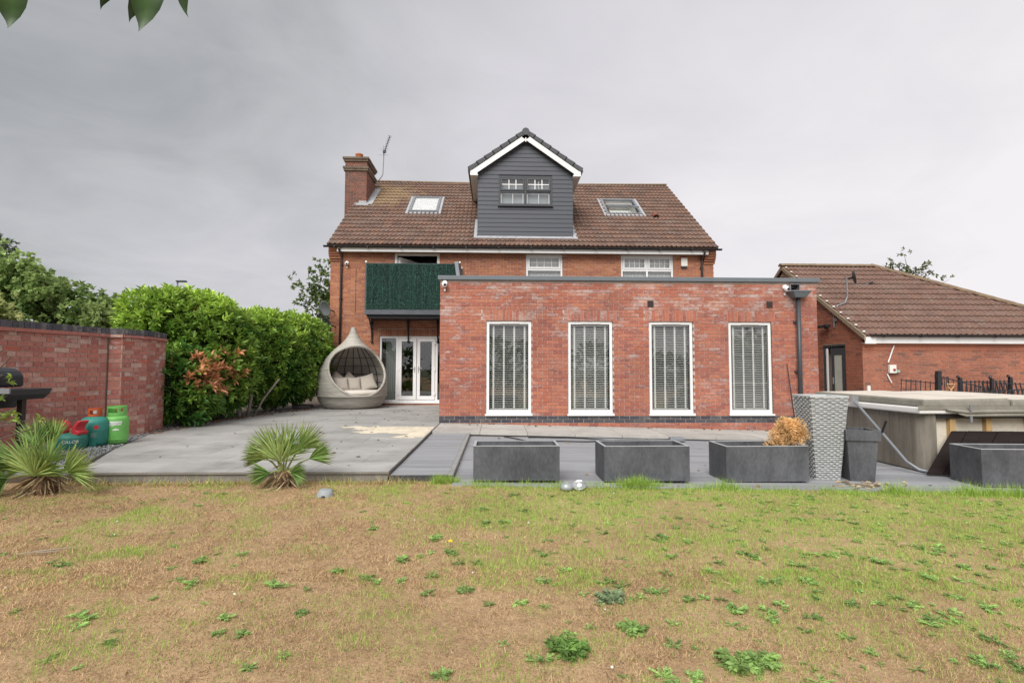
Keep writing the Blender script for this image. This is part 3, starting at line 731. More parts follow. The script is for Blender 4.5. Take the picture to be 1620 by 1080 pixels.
# ---------------------------------------------------------------- first floor windows
def casement(x0, x1, z0, z1, y, lights, transom, cols, rows):
    f = MB(); frame_ring(f, x0+.005, x1-.005, z0, z1-.005, .06, y, y+.075)
    n = lights; wd = (x1-x0-.13)/n
    f.box(x0+.065, x1-.065, y+.002, y+.073, transom-.03, transom+.03)
    for i in range(1, n): f.box(x0+.065+wd*i-.03, x0+.065+wd*i+.03, y+.003, y+.072, z0+.06, z1-.065)
    w = f.build('window', MT['white'], house, bevel=.004)
    for i in range(n):
        a, b = x0+.065+wd*i+(.03 if i else 0), x0+.065+wd*(i+1)-(.03 if i < n-1 else 0)
        s = MB(); frame_ring(s, a+.006, b-.006, transom+.036, z1-.071, .055, y-.014, y+.03); s.build('sash', MT['white'], w, bevel=.004)
        pane(w, a+.06, b-.06, transom+.09, z1-.125, y+.012); pane(w, a, b, z0+.06, transom-.03, y+.03)
        aa, bb, c, d = a+.06, b-.06, transom+.09, z1-.125
        for k in range(1, cols): s = MB(); xx = aa+(bb-aa)*k/cols; s.box(xx-.008, xx+.008, y+.002, y+.011, c, d); s.build('glazing_bar', MT['white'], w)
        for k in range(1, rows): s = MB(); zz = c+(d-c)*k/rows; s.box(aa, bb, y+.0005, y+.0016, zz-.008, zz+.008); s.build('glazing_bar', MT['white'], w)
        s = MB(); nn = 22
        for k in range(nn):
            u0_, u1_ = a+(b-a)*k/nn, a+(b-a)*(k+1)/nn; s.add([(u0_, y+.14+.015*math.sin(k*2.2), z0), (u1_, y+.14+.015*math.sin((k+1)*2.2), z0), (u1_, y+.14+.015*math.sin((k+1)*2.2), z1), (u0_, y+.14+.015*math.sin(k*2.2), z1)], [(0, 1, 2, 3)])
        s.build('net_curtain', MT['curtain'], w)
    s = MB(); s.box(x0-.03, x1+.03, y-.06, y+.07, z0-.04, z0-.002); s.build('sill', MT['white'], w)
    return w
casement(.97, 2.18, 3.6, 4.95, HY+.03, 1, 4.44, 4, 2)
casement(4.12, 5.87, 3.6, 4.95, HY+.03, 2, 4.44, 4, 2)
# balcony door: white frame, open fanlight, dark room behind
f = MB(); frame_ring(f, -3.335, -1.865, 2.955, 4.955, .085, HY+.03, HY+.11)
bd = f.build('balcony_door', MT['soffit'], house, bevel=.004)
f = MB(); frame_ring(f, -3.24, -1.96, 3.0, 4.2, .08, HY+.04, HY+.10); f.build('door_leaf', MT['white'], bd)
f = MB(); f.box(-.05, .05, 0, 1.0, 0, .62, Matrix.Translation((-3.2, HY+.08, 4.2)) @ Matrix.Rotation(R(-28), 4, 'Z')); f.build('open_light', MT['white'], bd)
pane(bd, -3.16, -2.04, 3.08, 4.12, HY+.065)
f = MB(); f.box(-3.4, -1.7, HY+1.3, HY+1.35, 2.6, 5.0); f.build('dark_room', MT['roomdark'], bd)
# french doors
y = HY+.05
f = MB(); frame_ring(f, DX0+.004, DX1, .10, DZ1-.004, .065, y, y+.08)
for xx in (-3.215, -1.945): f.box(xx-.04, xx+.04, y+.001, y+.079, .165, DZ1-.069)
pd = f.build('patio_door', MT['white'], house, bevel=.004)
f = MB(); f.box(DX0-.02, DX1, HY-.03, HY+.125, .058, .099); f.build('sill', MT['white'], pd)
pane(pd, DX0+.07, -3.26, .17, DZ1-.07, y+.04, 'glass_dark'); pane(pd, -1.90, DX1-.07, .17, DZ1-.07, y+.04, 'glass_dark')
for a, b, hs in ((-3.17, -2.588, 1), (-2.572, -1.99, -1)):
    f = MB(); frame_ring(f, a, b, .17, DZ1-.075, .105, y-.022, y+.05, .12); lf = f.build('door_leaf', MT['white'], pd, bevel=.006)
    pane(pd, a+.105, b-.105, .29, DZ1-.18, y+.015, 'glass_dark')
    f = MB(); f.box(a+.106, b-.106, y+.03, y+.034, .289, .30); f.build('bead', MT['anth'], pd)
    hx = b-.05 if hs > 0 else a+.05
    f = MB(); f.box(hx-.016, hx+.016, y-.032, y-.0225, 1.05, 1.25); f.tube([(hx, y-.03, 1.19), (hx, y-.065, 1.19), (hx-.13*hs, y-.065, 1.185)], .011, 8); f.build('handle', MT['steel'], pd)
    ox = a+.012 if hs > 0 else b-.012
    for z in (.32, 1.1, 1.95): f = MB(); f.box(ox-.03, ox+.03, y-.036, y-.0225, z, z+.09); f.build('hinge', MT['white'], pd)
f = MB(); nn = 14
for k in range(nn):
    a, b = -3.66+.34*k/nn, -3.66+.34*(k+1)/nn; ya, yb = HY+.45+.03*math.sin(k*2.0), HY+.45+.03*math.sin((k+1)*2.0)
    f.add([(a, ya, .1), (b, yb, .1), (b+.02, yb, 2.3), (a, ya, 2.3)], [(0, 1, 2, 3)])
f.build('curtain', MT['curtain'], pd)

# ---------------------------------------------------------------- dormer
DY = 17.5; dx0, dx1 = -.63, 2.56; dxm = (dx0+dx1)/2; dz0, dze, dza = 5.60, 7.80, 8.98
bm_hole = (0.063, 1.867, 6.661, 7.658)
dorm = MB()
holed(dorm, dx0+.01, dx1-.01, dz0-.3, dze-.02, [bm_hole], DY+.02, DY+.12)
dorm.prism([(dx0+.01, dze-.02), (dx1-.01, dze-.02), (dxm, dza-.02)], DY+.02, DY+.12)
dorm.box(dx0+.01, dx0+.11, DY+.121, 21.4, dz0-.3, dze); dorm.box(dx1-.11, dx1-.01, DY+.121, 21.4, dz0-.3, dze)
dormer = dorm.build('dormer', MT['clad'], house)
pitchd = .149; z = dz0+.03; hw_gap = .006
def half_w(z): return (dx1-dx0)/2 if z <= dze else max(0, (dx1-dx0)/2*(dza-z)/(dza-dze))
while z < dza-.05:
    z1 = min(z+pitchd, dza-.01); q = MB()
    for side in ((dxm-half_w(z), dxm+half_w(z), dxm-half_w(z1), dxm+half_w(z1)),):
        segs = [(side[0], side[1], side[2], side[3])]
        if z1 > bm_hole[2] and z < bm_hole[3]:
            if z1 < bm_hole[2]+.02 or z > bm_hole[3]-.02: pass
            else: segs = [(side[0], bm_hole[0], side[2], bm_hole[0]), (bm_hole[1], side[1], bm_hole[1], side[3])]
        for a, b, c, d in segs:
            q = MB(); q.add([(a, DY-.012, z), (b, DY-.012, z), (d, DY+.002, z1-hw_gap), (c, DY+.002, z1-hw_gap), (a, DY+.02, z), (b, DY+.02, z), (d, DY+.02, z1-hw_gap), (c, DY+.02, z1-hw_gap)],
                  [(0, 1, 2, 3), (0, 4, 5, 1), (3, 2, 6, 7), (1, 5, 6, 2), (0, 3, 7, 4)])
            q.build('cladding_board', MT['clad'], dormer)
    z = z1
for xs, sg in ((dx0, -1), (dx1, 1)):
    q = MB(); q.box(min(xs, xs+sg*.014), max(xs, xs+sg*.014), DY-.012, 21.2, dz0-.2, dze+.0); q.build('side_cladding', MT['clad'], dormer)
q = MB(); q.box(dx0-.13, dx1+.15, .52, .70, .05, .068, M); q.box(dx0-.13, dx0-.016, .701, 2.2, .05, .068, M); q.box(dx1+.016, dx1+.15, .701, 2.2, .05, .068, M); q.build('flashing', MT['lead'], dormer)
q = MB(); q.box(dx0-.005, dx1+.005, DY-.035, DY-.013, dz0, dz0+.035); q.build('drip_trim', MT['black'], dormer)
# dormer roof
sl = math.atan2(9.13-7.83, dxm-(-.89)); L2 = math.hypot(9.13-7.83, dxm+.89)
for sg in (-1, 1):
    Md = Matrix.Translation((dxm, 0, 9.13)) @ Matrix.Scale(1, 4) @ Matrix.Rotation(sg*sl, 4, 'Y')
    q = MB()
    a, b = (0, L2) if sg > 0 else (-L2, 0)
    q.box(a, b, DY-.16, 22.0, -.06, -.012, Md); q.build('roof_deck', MT['tile_dark'], dormer)
    nrow = 7
    for k in range(nrow):
        l0, l1 = L2*k/nrow, L2*(k+1)/nrow+.03
        q = MB(); x0_, x1_ = (l0, l1) if sg > 0 else (-l1, -l0)
        lo, hi = (.0, .035)
        vsb = [(x0_, DY-.21, 0), (x1_, DY-.21, 0), (x1_, 21.9, 0), (x0_, 21.9, 0)]
        zt = {x0_: (.07 if sg > 0 else .10), x1_: (.10 if sg > 0 else .07)}
        q.add([(x, yy, -.045 if yy < DY-.2 else -.01) for x, yy, _ in vsb]+[(x, yy, zt[x]) for x, yy, _ in vsb], [(0,3,2,1),(4,5,6,7),(0,1,5,4),(1,2,6,5),(2,3,7,6),(3,0,4,7)], Md)
        q.build('verge_tile', MT['tile_dark'], dormer)
    q = MB(); q.box(a, b, DY-.185, DY-.15, -.23, -.062, Md); q.build('bargeboard', MT['white'], dormer)
    q = MB(); q.box(a, b, DY-.149, DY-.013, -.085, -.063, Md); q.build('soffit', MT['soffit'], dormer)
    xe = dxm+sg*(dxm+.89)
    q = MB(); q.tube([(xe+sg*.03, DY-.19, 7.80), (xe+sg*.03, 21.0, 7.80)], .05, 8); q.build('gutter', MT['black'], dormer)
    q = MB(); q.box(min(xe, dx0 if sg < 0 else dx1)+.0, max(xe, dx0 if sg < 0 else dx1), DY-.18, 20.6, 7.62, 7.66); q.build('eaves_soffit', MT['soffit'], dormer)
    q = MB(); q.box(min(xe-sg*.01, xe-sg*.03), max(xe-sg*.01, xe-sg*.03), DY-.1849, 20.6, 7.63, 7.82); q.build('fascia', MT['soffit'], dormer)
    q = MB(); q.box(min(xe, xe-sg*.24), max(xe, xe-sg*.24), DY-.188, DY-.186, 7.62, 7.80); q.build('barge_end', MT['white'], dormer)
q = MB(); q.lathe([(.0, -.002), (.125, 0), (.125, 4.2)], 14, Matrix.Translation((dxm, DY-.215, 9.13)) @ Matrix.Rotation(R(-90), 4, 'X')); q.build('ridge_tile', MT['tile_dark'], dormer)
q = MB(); q.box(dxm-.018, dxm+.018, DY-.19, DY-.16, 8.78, 8.93); q.build('finial', MT['white'], dormer)
# dormer window
x0_, x1_, z0_, z1_ = bm_hole; y = DY-.03
f = MB(); frame_ring(f, x0_, x1_, z0_, z1_, .06, y, y+.08); xm = (x0_+x1_)/2
f.box(xm-.035, xm+.035, y+.001, y+.079, z0_+.061, z1_-.061); f.box(x0_+.061, xm-.036, y+.002, y+.078, 7.10, 7.15); f.box(xm+.036, x1_-.061, y+.002, y+.078, 7.10, 7.15)
dw = f.build('dormer_window', MT['anth'], house, bevel=.004)
f = MB(); f.box(x0_-.03, x1_+.03, y-.05, y+.06, z0_-.035, z0_-.002); f.build('sill', MT['anth'], dw)
for a, b in ((x0_+.06, xm-.035), (xm+.035, x1_-.06)):
    Mo = Matrix.Translation((0, y, z1_-.07)) @ Matrix.Rotation(R(0 if a < xm-.1 else -2.5), 4, 'X')
    f = MB(); frame_ring(f, a+.004, b-.004, -.43, 0, .05, -.02, .03); f.v = [Mo @ p for p in f.v]; f.build('sash', MT['anth'], dw)
    f = MB(); f.box(a+.05, b-.05, .0, .006, -.38, -.05, Mo); f.build('pane', MT['glass'], dw)
    for k in (1, 2): f = MB(); xx = a+.05+(b-a-.1)*k/3; f.box(xx-.014, xx+.014, -.012, -.003, -.38, -.05, Mo); f.build('glazing_bar', MT['white'], dw)
    f = MB(); f.box(a+.05, b-.05, -.0135, -.0122, -.232, -.204, Mo); f.build('glazing_bar', MT['white'], dw)
    pane(dw, a, b, z0_+.06, 7.10, y+.03)
    for k in (.02, .5, .93):
        f = MB(); xx = a+(b-a)*k; f.box(xx, xx+.022, y+.05, y+.06, z0_+.06, 7.10 if a < xm-.1 else 7.55); f.build('blind_tape', MT['white'], dw)
    f = MB(); f.box(a-.02, b+.02, y+.16, y+.17, z0_, 7.6); f.build('window_blind', plain('dormblind', (.30, .335, .36), .8, .1, 3, 0), dw)
f = MB(); f.box(x0_-.2, x1_+.2, y+1.2, y+1.25, z0_-.4, z1_+.3); f.build('dark_room', MT['roomdark'], dw)

# ---------------------------------------------------------------- chimney
CX0, CX1, CY0, CY1, CT = -5.74, -4.93, 19.8, 21.1, 9.17
b_ = MB(); b_.box(CX0+.008, CX1-.008, CY0+.008, CY1, -.3, CT-.03); chim = b_.build('chimney', MT['mortar_dark'], house)
MT['brick_chim'] = brick_mat('brick_chim', [(.21,.10,.075),(.25,.115,.085),(.17,.09,.07),(.23,.105,.08),(.15,.085,.07)], .15, None, .6)
fr_ = lay(CX1-CX0, 9.4); brickwork(chim, 'brick_chim', (CX0, CY0, CT-9.4), 0, [b for b in fr_ if b[2] > 5.5], 0)
sd_ = lay(CY1-CY0, 9.4); brickwork(chim, 'brick_chim', (CX1, CY0, CT-9.4), math.pi/2, [b for b in sd_ if b[2] > 7.], 0)
MT['chimcap'] = plain('chimcap', (.15, .115, .085), .95, .35, 5, .5, 40)
for (e, za, zb) in ((.05, CT-.52, CT-.44), (.075, CT-.44, CT-.36), (.05, CT-.16, CT-.08), (.085, CT-.08, CT)):
    q = MB(); q.box(CX0-e, CX1+e, CY0-e, CY1+e, za+.001, zb-.001); q.build('corbel_course', MT['chimcap'], chim)
q = MB(); q.lathe([(.0, 0), (.15, 0), (.135, .08), (.12, .17), (.145, .19), (.145, .24), (.11, .25), (.10, .1)], 18, Matrix.Translation((-5.3, 20.1, CT))); q.build('chimney_pot', MT['terracotta'], chim, smooth=True)
q = MB(); q.box(CX1-.35, CX1+.10, 3.5, 3.62, .05, .075, M); q.box(CX1+.002, CX1+.24, 3.62, 5.4, .055, .08, M); q.build('flashing', MT['lead'], chim)
q = MB(); q.box(CX0+.37, CX1+.01, CY0-.012, CY0-.003, 7.18, 7.42); q.box(CX1-.28, CX1+.012, CY0-.014, CY0-.0125, 7.42, 7.5); q.build('lead_apron', MT['lead'], chim)
# ================================================================ BALCONY
BX0, BX1, BY = -4.04, -1.12, 16.22
bal = thing('balcony', (-2.6, HY, 2.9), 'small black iron balcony with dark green reed screening above the white patio doors', 'balcony')
MT['balfascia'] = plain('balfascia', (.075, .085, .10), .5, .2, 5, .1)
q = MB(); q.box(BX0+.03, BX1-.03, BY+.03, HY-.012, 2.86, 2.95); q.box(BX0+.06, BX1-.06, BY+.12, HY-.012, 2.73, 2.859); q.build('platform', MT['blackmetal'], bal)
q = MB(); q.box(BX0, BX1, BY, BY+.028, 2.83, 2.98); q.box(BX0, BX0+.028, BY+.029, HY-.012, 2.83, 2.98); q.box(BX1-.028, BX1, BY+.029, HY-.012, 2.83, 2.98); q.build('edge_beam', MT['balfascia'], bal)
for x, y in ((BX0+.02, BY+.015), (BX1-.02, BY+.015), (BX0+.02, HY-.06), (BX1-.02, HY-.06)):
    q = MB(); q.box(x-.022, x+.022, y-.022+.02, y+.022+.02, 2.981, 4.43); p_ = q.build('post', MT['balfascia'], bal)
    q = MB(); q.lathe([(0, 0), (.03, .0), (.035, .03), (.02, .06), (0, .065)], 10, Matrix.Translation((x, y+.02, 4.43))); q.build('light_globe', MT['offwhite'], p_)
q = MB(); q.box(BX0+.043, BX1-.043, BY+.02, BY+.05, 4.385, 4.42); q.box(BX0+.01, BX0+.04, BY+.06, HY-.09, 4.385, 4.42); q.box(BX1-.04, BX1-.01, BY+.06, HY-.09, 4.385, 4.42); q.build('top_rail', MT['balfascia'], bal)
def reeds(x0, y0, x1, y1, z0, z1):
    L = math.hypot(x1-x0, y1-y0); n = int(L/.0042); Vs, Fs, Cs = [], [], []; b = 0
    ux, uy = (x1-x0)/L, (y1-y0)/L
    for i in range(n):
        s = (i+.5)/n*L+random.uniform(-.003, .003); px, py = x0+ux*s, y0+uy*s; r = random.uniform(.0035, .0075); d = random.uniform(-.012, .012)
        px -= uy*d*-1; py -= ux*d
        ln = random.uniform(-.02, .012); tl = random.uniform(-.02, .02)
        g = random.random(); base = np.array([.010, .050, .038])*(0.3+1.2*g) if g > .15 else np.array([.008, .02, .018])
        if random.random() < .06: base = np.array([.05, .14, .10])
        pts = []
        for zz, o in ((z0, 0), ((z0+z1)/2, random.uniform(-.006, .006)), (z1+ln, tl)):
            for k in range(3):
                a = 2*math.pi*k/3+.5; pts.append((px+ux*o+r*math.cos(a), py+uy*o+r*math.sin(a), zz))
        Vs += pts; Cs += [base]*9
        for l in range(2):
            for k in range(3): k2 = (k+1) % 3; Fs.append((b+l*3+k, b+l*3+k2, b+l*3+3+k2, b+l*3+3+k))
        b += 9
    return np_mesh('reed_screen', Vs, Fs, np.array(Cs))
MT['reed'] = leaf_mat('reed', .6, .05)
q = MB(); q.box(BX0+.05, BX1-.05, BY+.018, BY+.0195, 2.985, 4.38); q.build('screen_backing', plain('reedback', (.006, .022, .018), .9), bal)
put('reed_screen', reeds(BX0+.05, BY+.005, BX1-.05, BY+.005, 2.985, 4.40), MT['reed'], bal, kind='stuff')
put('reed_screen', reeds(BX0+.01, BY+.06, BX0+.01, HY-.1, 2.985, 4.40), MT['reed'], bal, kind='stuff')
nl = 9000; P_ = np.stack([np.random.default_rng(3).uniform(BX0+.05, BX1-.05, nl), BY-.004+np.random.default_rng(4).normal(size=nl)*.006, np.random.default_rng(5).uniform(3.0, 4.38, nl)], 1); D_ = np.random.default_rng(6).normal(size=(nl, 3))*np.array([.35, .25, 1.0])
D_ /= np.linalg.norm(D_, axis=1, keepdims=True); S_ = np.cross(D_, np.array([[0, -1., 0]])); L_2 = np.random.default_rng(8).uniform(.03, .075, nl)[:, None]; tn = np.random.default_rng(9).uniform(0, 1, (nl, 1))**2
put('screen_fronds', np_mesh('screen_fronds', np.stack([P_, P_+D_*L_2*.5+S_*.005, P_+D_*L_2, P_+D_*L_2*.5-S_*.005], 1), np.arange(nl*4).reshape(-1, 4), np.repeat(np.array([[.006, .026, .020]])*(1-tn)+np.array([[.05, .17, .12]])*tn, 4, 0)), MT['reed'], bal, kind='stuff')
for k in (0.25, .62):
    q = MB(); z = 2.985+1.4*k; q.tube([(BX0+.05, BY-.012, z), (BX1-.05, BY-.012, z+.004)], .0025, 4); q.build('tie_wire', MT['black'], bal)
for x in (BX0+.02, -2.85, -1.9, BX1-.03):
    q = MB(); q.box(x-.02, x+.02, HY-.045, HY-.004, 2.0, 2.86)
    arc = [(x, HY-.04-.88*math.sin(a)**1.0*0+(-.88)*(1-math.cos(a)), 2.02+.83*math.sin(a)) for a in [math.pi/2*i/10 for i in range(11)]]
    q.tube(arc, .016, 6); q.lathe([(0, -.05), (.035, -.03), (.04, 0), (.03, .03), (0, .04)], 10, Matrix.Translation((x, HY-.05, 2.05)))
    q.tube([(x, HY-.04, 2.45), (x, HY-.45, 2.74)], .02, 6); q.box(x-.03, x+.03, HY-.30, HY-.004, 2.60, 2.735); q.build('bracket', MT['blackmetal'], bal)
sp_ = thing('outdoor_speaker', (-1.12, 16.3, 4.05), 'slim grey outdoor speaker strapped to the balcony corner beside the parapet', 'speaker')
Ms = Matrix.Translation((-1.17, BY-.02, 3.9)) @ Matrix.Rotation(R(-8), 4, 'Y')
q = MB(); q.box(-.05, .07, -.1, .0, 0, .56, Ms); q.build('cabinet', MT['greymetal'], sp_, bevel=.015)
q = MB(); q.box(.072, .13, -.09, -.01, .03, .5, Ms); q.build('bracket', MT['black'], sp_)

# ================================================================ GARAGE
GX0, GX1, GY0, GY1, GEZ = 10.2, 17.3, 14.4, 22.2, 2.10
gar = thing('brick_garage', (13.5, GY0, -.25), 'low red brick garage with brown tiled hipped roof and white fascia', 'garage')
door = (15.12, 16.18, -.26, 1.92)          # y range, z range on the west gable
b_ = MB(); b_.box(GX0+.3, GX1, GY0+.008, GY0+.3, -.6, GEZ); b_.box(GX0+.3, GX1, GY1-.3, GY1, -.6, GEZ); b_.box(GX1-.3, GX1, GY0+.3, GY1-.3, -.6, GEZ)
b_.box(GX0+.008, GX0+.3, GY0+.008, door[0], -.6, GEZ); b_.box(GX0+.008, GX0+.3, door[1], GY1, -.6, GEZ); b_.box(GX0+.008, GX0+.3, door[0], door[1], door[3], GEZ)
ym = (GY0+GY1)/2; GRZ = 4.78
b_.add([(GX0+.008, GY0, GEZ), (GX0+.008, GY1, GEZ), (GX0+.008, ym, GRZ-.1), (GX0+.3, GY0, GEZ), (GX0+.3, GY1, GEZ), (GX0+.3, ym, GRZ-.1)], [(0, 2, 1), (3, 4, 5), (0, 1, 4, 3), (1, 2, 5, 4), (2, 0, 3, 5)])
gwall = b_.build('wall', MT['mortar'], gar)
front = lay(GX1-GX0, GEZ+.55); brickwork(gwall, 'brick_garage', (GX0, GY0, -.6), 0, front, 190, lambda c: c.z > .75 and 10.4 < c.x < 14.7)
gb = lay(GY1-GY0, GRZ+.5, [(GY1-door[1], GY1-door[0], door[2]+.6, door[3]+.6)])
def in_gable(b):
    y_ = GY1-(b[0]+b[1])/2; z_ = b[3]-.6; lim = GEZ-.05+(GRZ-.15-GEZ)*(1-abs(y_-ym)/(ym-GY0)); return z_ < lim
brickwork(gwall, 'brick_garage', (GX0, GY1, -.6), -math.pi/2, [b for b in gb if in_gable(b)], 110, lambda c: c.z > .8 and c.y < 17.5)
b_ = MB(); b_.box(GX0+.9, GX0+.95, 14.8, 17, -.3, 2.1); b_.box(GX0+.3, GX1-.3, GY0+.3, GY1-.3, GEZ-.05, GEZ-.02); b_.build('inner_room', MT['roomdark'], gar)
GP = math.atan2(GRZ+.05-GEZ, ym-(GY0-.22)); GL = math.hypot(GRZ+.05-GEZ, ym-(GY0-.22)); gx0 = GX0-.06
hipx = lambda v: (13.45-gx0)+(GL-v)*math.cos(GP)
MG = Matrix.Translation((gx0, GY0-.22, GEZ)) @ Matrix.Rotation(GP, 4, 'X')
b_ = MB(); b_.add([(0, 0, -.04), (hipx(0), 0, -.04), (hipx(GL), GL, -.04), (0, GL, -.04), (0, 0, .004), (hipx(0)-.02, 0, .004), (hipx(GL)-.02, GL, .004), (0, GL, .004)], [(0,3,2,1),(4,5,6,7),(0,1,5,4),(1,2,6,5),(2,3,7,6),(3,0,4,7)], MG)
xe = gx0+hipx(0); yb = 2*ym-(GY0-.22)
b_.add([(gx0, yb, GEZ), (xe, yb, GEZ), (13.45, ym, GRZ+.05), (gx0, ym, GRZ+.05)], [(0, 1, 2, 3)]); b_.add([(xe, GY0-.22, GEZ), (xe, yb, GEZ), (13.45, ym, GRZ+.05)], [(0, 1, 2)])
groof = b_.build('roof', MT['tile_garage'], gar)
tiled_slope(groof, MT['tile_garage'], (gx0, GY0-.22, GEZ), GP, .32*24, GL-.06, 24, 13, None, hipx, 220, lambda P: P.x < 15.6)
def ridge_run(p0, p1, n, parent, mt, r=.125):
    p0, p1 = Vector(p0), Vector(p1)
    for i in range(n):
        a, b = p0.lerp(p1, i/n), p0.lerp(p1, (i+1)/n+.012); q = MB(); d = (b-a).normalized(); s = Vector((0, 0, 1)).cross(d).normalized(); u_ = d.cross(s); vs_ = []; k = 8
        for P, rr in ((a, r*1.08), (b, r)):
            for j in range(k+1): an = math.pi*j/k; vs_.append(P+s*rr*math.cos(an)+u_*rr*.75*math.sin(an))
        q.add(vs_, [(j, k+1+j, k+2+j, j+1) for j in range(k)]+[tuple(range(k, -1, -1)), tuple(range(k+1, 2*k+2))]); q.build('ridge_tile', mt, parent)
ridge_run((13.45, ym, GRZ+.06), (gx0-.03, ym, GRZ+.06), 8, groof, MT['ridge'])
ridge_run((xe, GY0-.22, GEZ+.03), (13.45, ym, GRZ+.07), 13, groof, MT['ridge'])
MT['verge'] = plain('verge', (.27, .21, .145), .85, .2, 5, .3)
for sg in (1, -1):
    ya = GY0-.24 if sg > 0 else yb+.02
    a, b = Vector((gx0-.02, ya, GEZ-.02)), Vector((gx0-.02, ym, GRZ+.03)); q = MB()
    d = b-a; q.add([a+Vector((-.02, 0, -.10)), b+Vector((-.02, 0, -.10)), b+Vector((-.02, 0, .03)), a+Vector((-.02, 0, .03)), a+Vector((.02, 0, -.10)), b+Vector((.02, 0, -.10)), b+Vector((.02, 0, .03)), a+Vector((.02, 0, .03))], [(0,1,2,3),(7,6,5,4),(0,4,5,1),(3,2,6,7),(0,3,7,4),(1,5,6,2)])
    q.build('verge_board', MT['verge'], gar)
for k in range(13):      # mortar dabs along the verge
    P = MG @ Vector((.02, (k+.35)*GL/13, .05)); q = MB(); q.lathe([(0, -.02), (.045, 0), (.03, .03), (0, .035)], 7, Matrix.Translation(P)); q.build('mortar_dab', MT['offwhite'], groof)
b_ = MB(); b_.box(GX0-.02, GX1+.2, GY0-.16, GY0-.135, 1.90, 2.11); b_.build('fascia', MT['white'], gar)
b_ = MB(); b_.box(GX0-.02, GX1+.2, GY0-.134, GY0-.002, 1.90, 1.917); b_.build('soffit', MT['white'], gar)
b_ = MB(); b_.box(GX0-.05, GX0+.26, GY0-.20, GY0-.165, 1.885, 2.13); b_.build('box_end', MT['white'], gar)
gutter(gar, GX0+.1, GX1+.25, GY0-.245, 2.125)
b_ = MB(); b_.box(GX0, GX1, GY0-.012, GY0-.003, 1.72, 1.9, rv=.2); b_.build('eaves_course', MT['brick_garage'], gar)
# side door, standing open
q = MB()
for ya, ye, za, zb in ((door[0], door[0]+.06, door[2], door[3]), (door[1]-.06, door[1], door[2], door[3]), (door[0]+.061, door[1]-.061, door[3]-.06, door[3])): q.box(GX0+.02, GX0+.09, ya, ye, za, zb)
gd = q.build('door_frame', MT['anth'], gar)
q = MB(); q.box(GX0+.012, GX0+.05, door[1]-.19, door[1]-.13, door[2], door[3]-.1); q.build('frame_post', MT['white'], gd)
Md = Matrix.Translation((GX0+.05, door[0]+.07, door[2])) @ Matrix.Rotation(R(94), 4, 'Z')
dl = MB(); dl.box(0, .13, -.022, .022, .03, 2.08, Md); dl.box(.46, .56, -.022, .022, .03, 2.08, Md); dl.box(.131, .459, -.022, .022, .03, .35, Md); dl.box(.131, .459, -.022, .022, 1.88, 2.08, Md)
dl = dl.build('door_leaf', MT['anth'], gar)
q = MB(); q.box(.13, .46, -.006, .006, .35, 1.88, Md); q.build('pane', plain('frosted', (.42, .44, .38), .35, .1, 3, .1), dl)
q = MB(); q.box(.48, .53, .023, .05, 1.0, 1.2, Md); q.box(.561, .572, -.021, .021, .03, 2.08, Md); q.build('handle', MT['steel'], dl)
# things fixed to the garage
gdish = thing('satellite_dish', (10.8, 16.05, 3.33), 'small dark satellite dish on a bent mast above the garage verge', 'satellite dish')
q = MB(); q.tube([(10.17, 15.55, 2.95), (10.3, 15.55, 3.1), (10.62, 15.7, 3.2), (10.74, 15.75, 3.4), (10.74, 15.75, 3.98)], .022, 8); q.build('mast', MT['greymetal'], gdish)
Mq = Matrix.Translation((10.92, 15.75, 4.0)) @ Matrix.Rotation(R(-26), 4, 'Z') @ Matrix.Rotation(R(82), 4, 'Y')
q = MB(); q.lathe([(0, 0), (.1, .008), (.16, .022), (.225, .05), (.225, .056), (.16, .028), (0, .008)], 24, Mq); q.build('reflector', MT['anth'], gdish, smooth=True)
q = MB(); q.tube([(10.76, 15.75, 3.95), (10.92, 15.75, 4.0)], .03, 8); q.build('bracket', MT['black'], gdish)
q = MB(); q.tube([(10.95, 15.7, 3.75), (11.2, 15.65, 3.73), (11.42, 15.7, 3.80)], .012, 6); q.build('feed_arm', MT['greymetal'], gdish)
q = MB(); q.lathe([(0, -.09), (.035, -.08), (.045, .0), (.03, .06), (0, .07)], 10, Matrix.Translation((11.46, 15.7, 3.82)) @ Matrix.Rotation(R(70), 4, 'Y')); q.build('receiver_head', MT['black'], gdish)
cab = thing('cable_conduit', (10.17, 15.55, 2.6), 'pale grey conduit with two round junction boxes on the garage gable', 'conduit')
q = MB(); q.tube([(10.17, 15.55, 2.45), (10.17, 15.55, 2.96)], .02, 8); q.build('pipe', MT['greymetal'], cab)
for z in (2.66, 2.88): q = MB(); q.lathe([(0, .05), (.05, .045), (.06, 0)], 14, Matrix.Translation((10.19, 15.47, z)) @ Matrix.Rotation(R(-90), 4, 'Y')); q.build('junction_box', MT['greymetal'], cab)
fl = thing('flood_light', (10.1, 15.9, 2.48), 'black twin floodlight on the garage gable over the side door', 'floodlight')
for dy in (-.16, .1): q = MB(); q.box(9.98, 10.12, 15.9+dy-.1, 15.9+dy+.1, 2.46, 2.54, None); q.build('lamp_head', MT['black'], fl, bevel=.01)
q = MB(); q.box(10.1, 10.196, 15.86, 15.92, 2.42, 2.47); q.build('base', MT['black'], fl)
sw = thing('isolator_switch', (11.0, GY0, 1.19), 'cream isolator switch box with red knob on the garage wall', 'switch box')
q = MB(); q.box(10.9, 11.09, GY0-.09, GY0-.005, 1.075, 1.305); q.build('box', MT['offwhite'], sw, bevel=.01)
q = MB(); q.lathe([(.035, 0), (.03, .03), (0, .032)], 12, Matrix.Translation((11.02, GY0-.09, 1.17)) @ Matrix.Rotation(R(90), 4, 'X')); q.build('knob', plain('redknob', (.35, .03, .03), .4), sw)
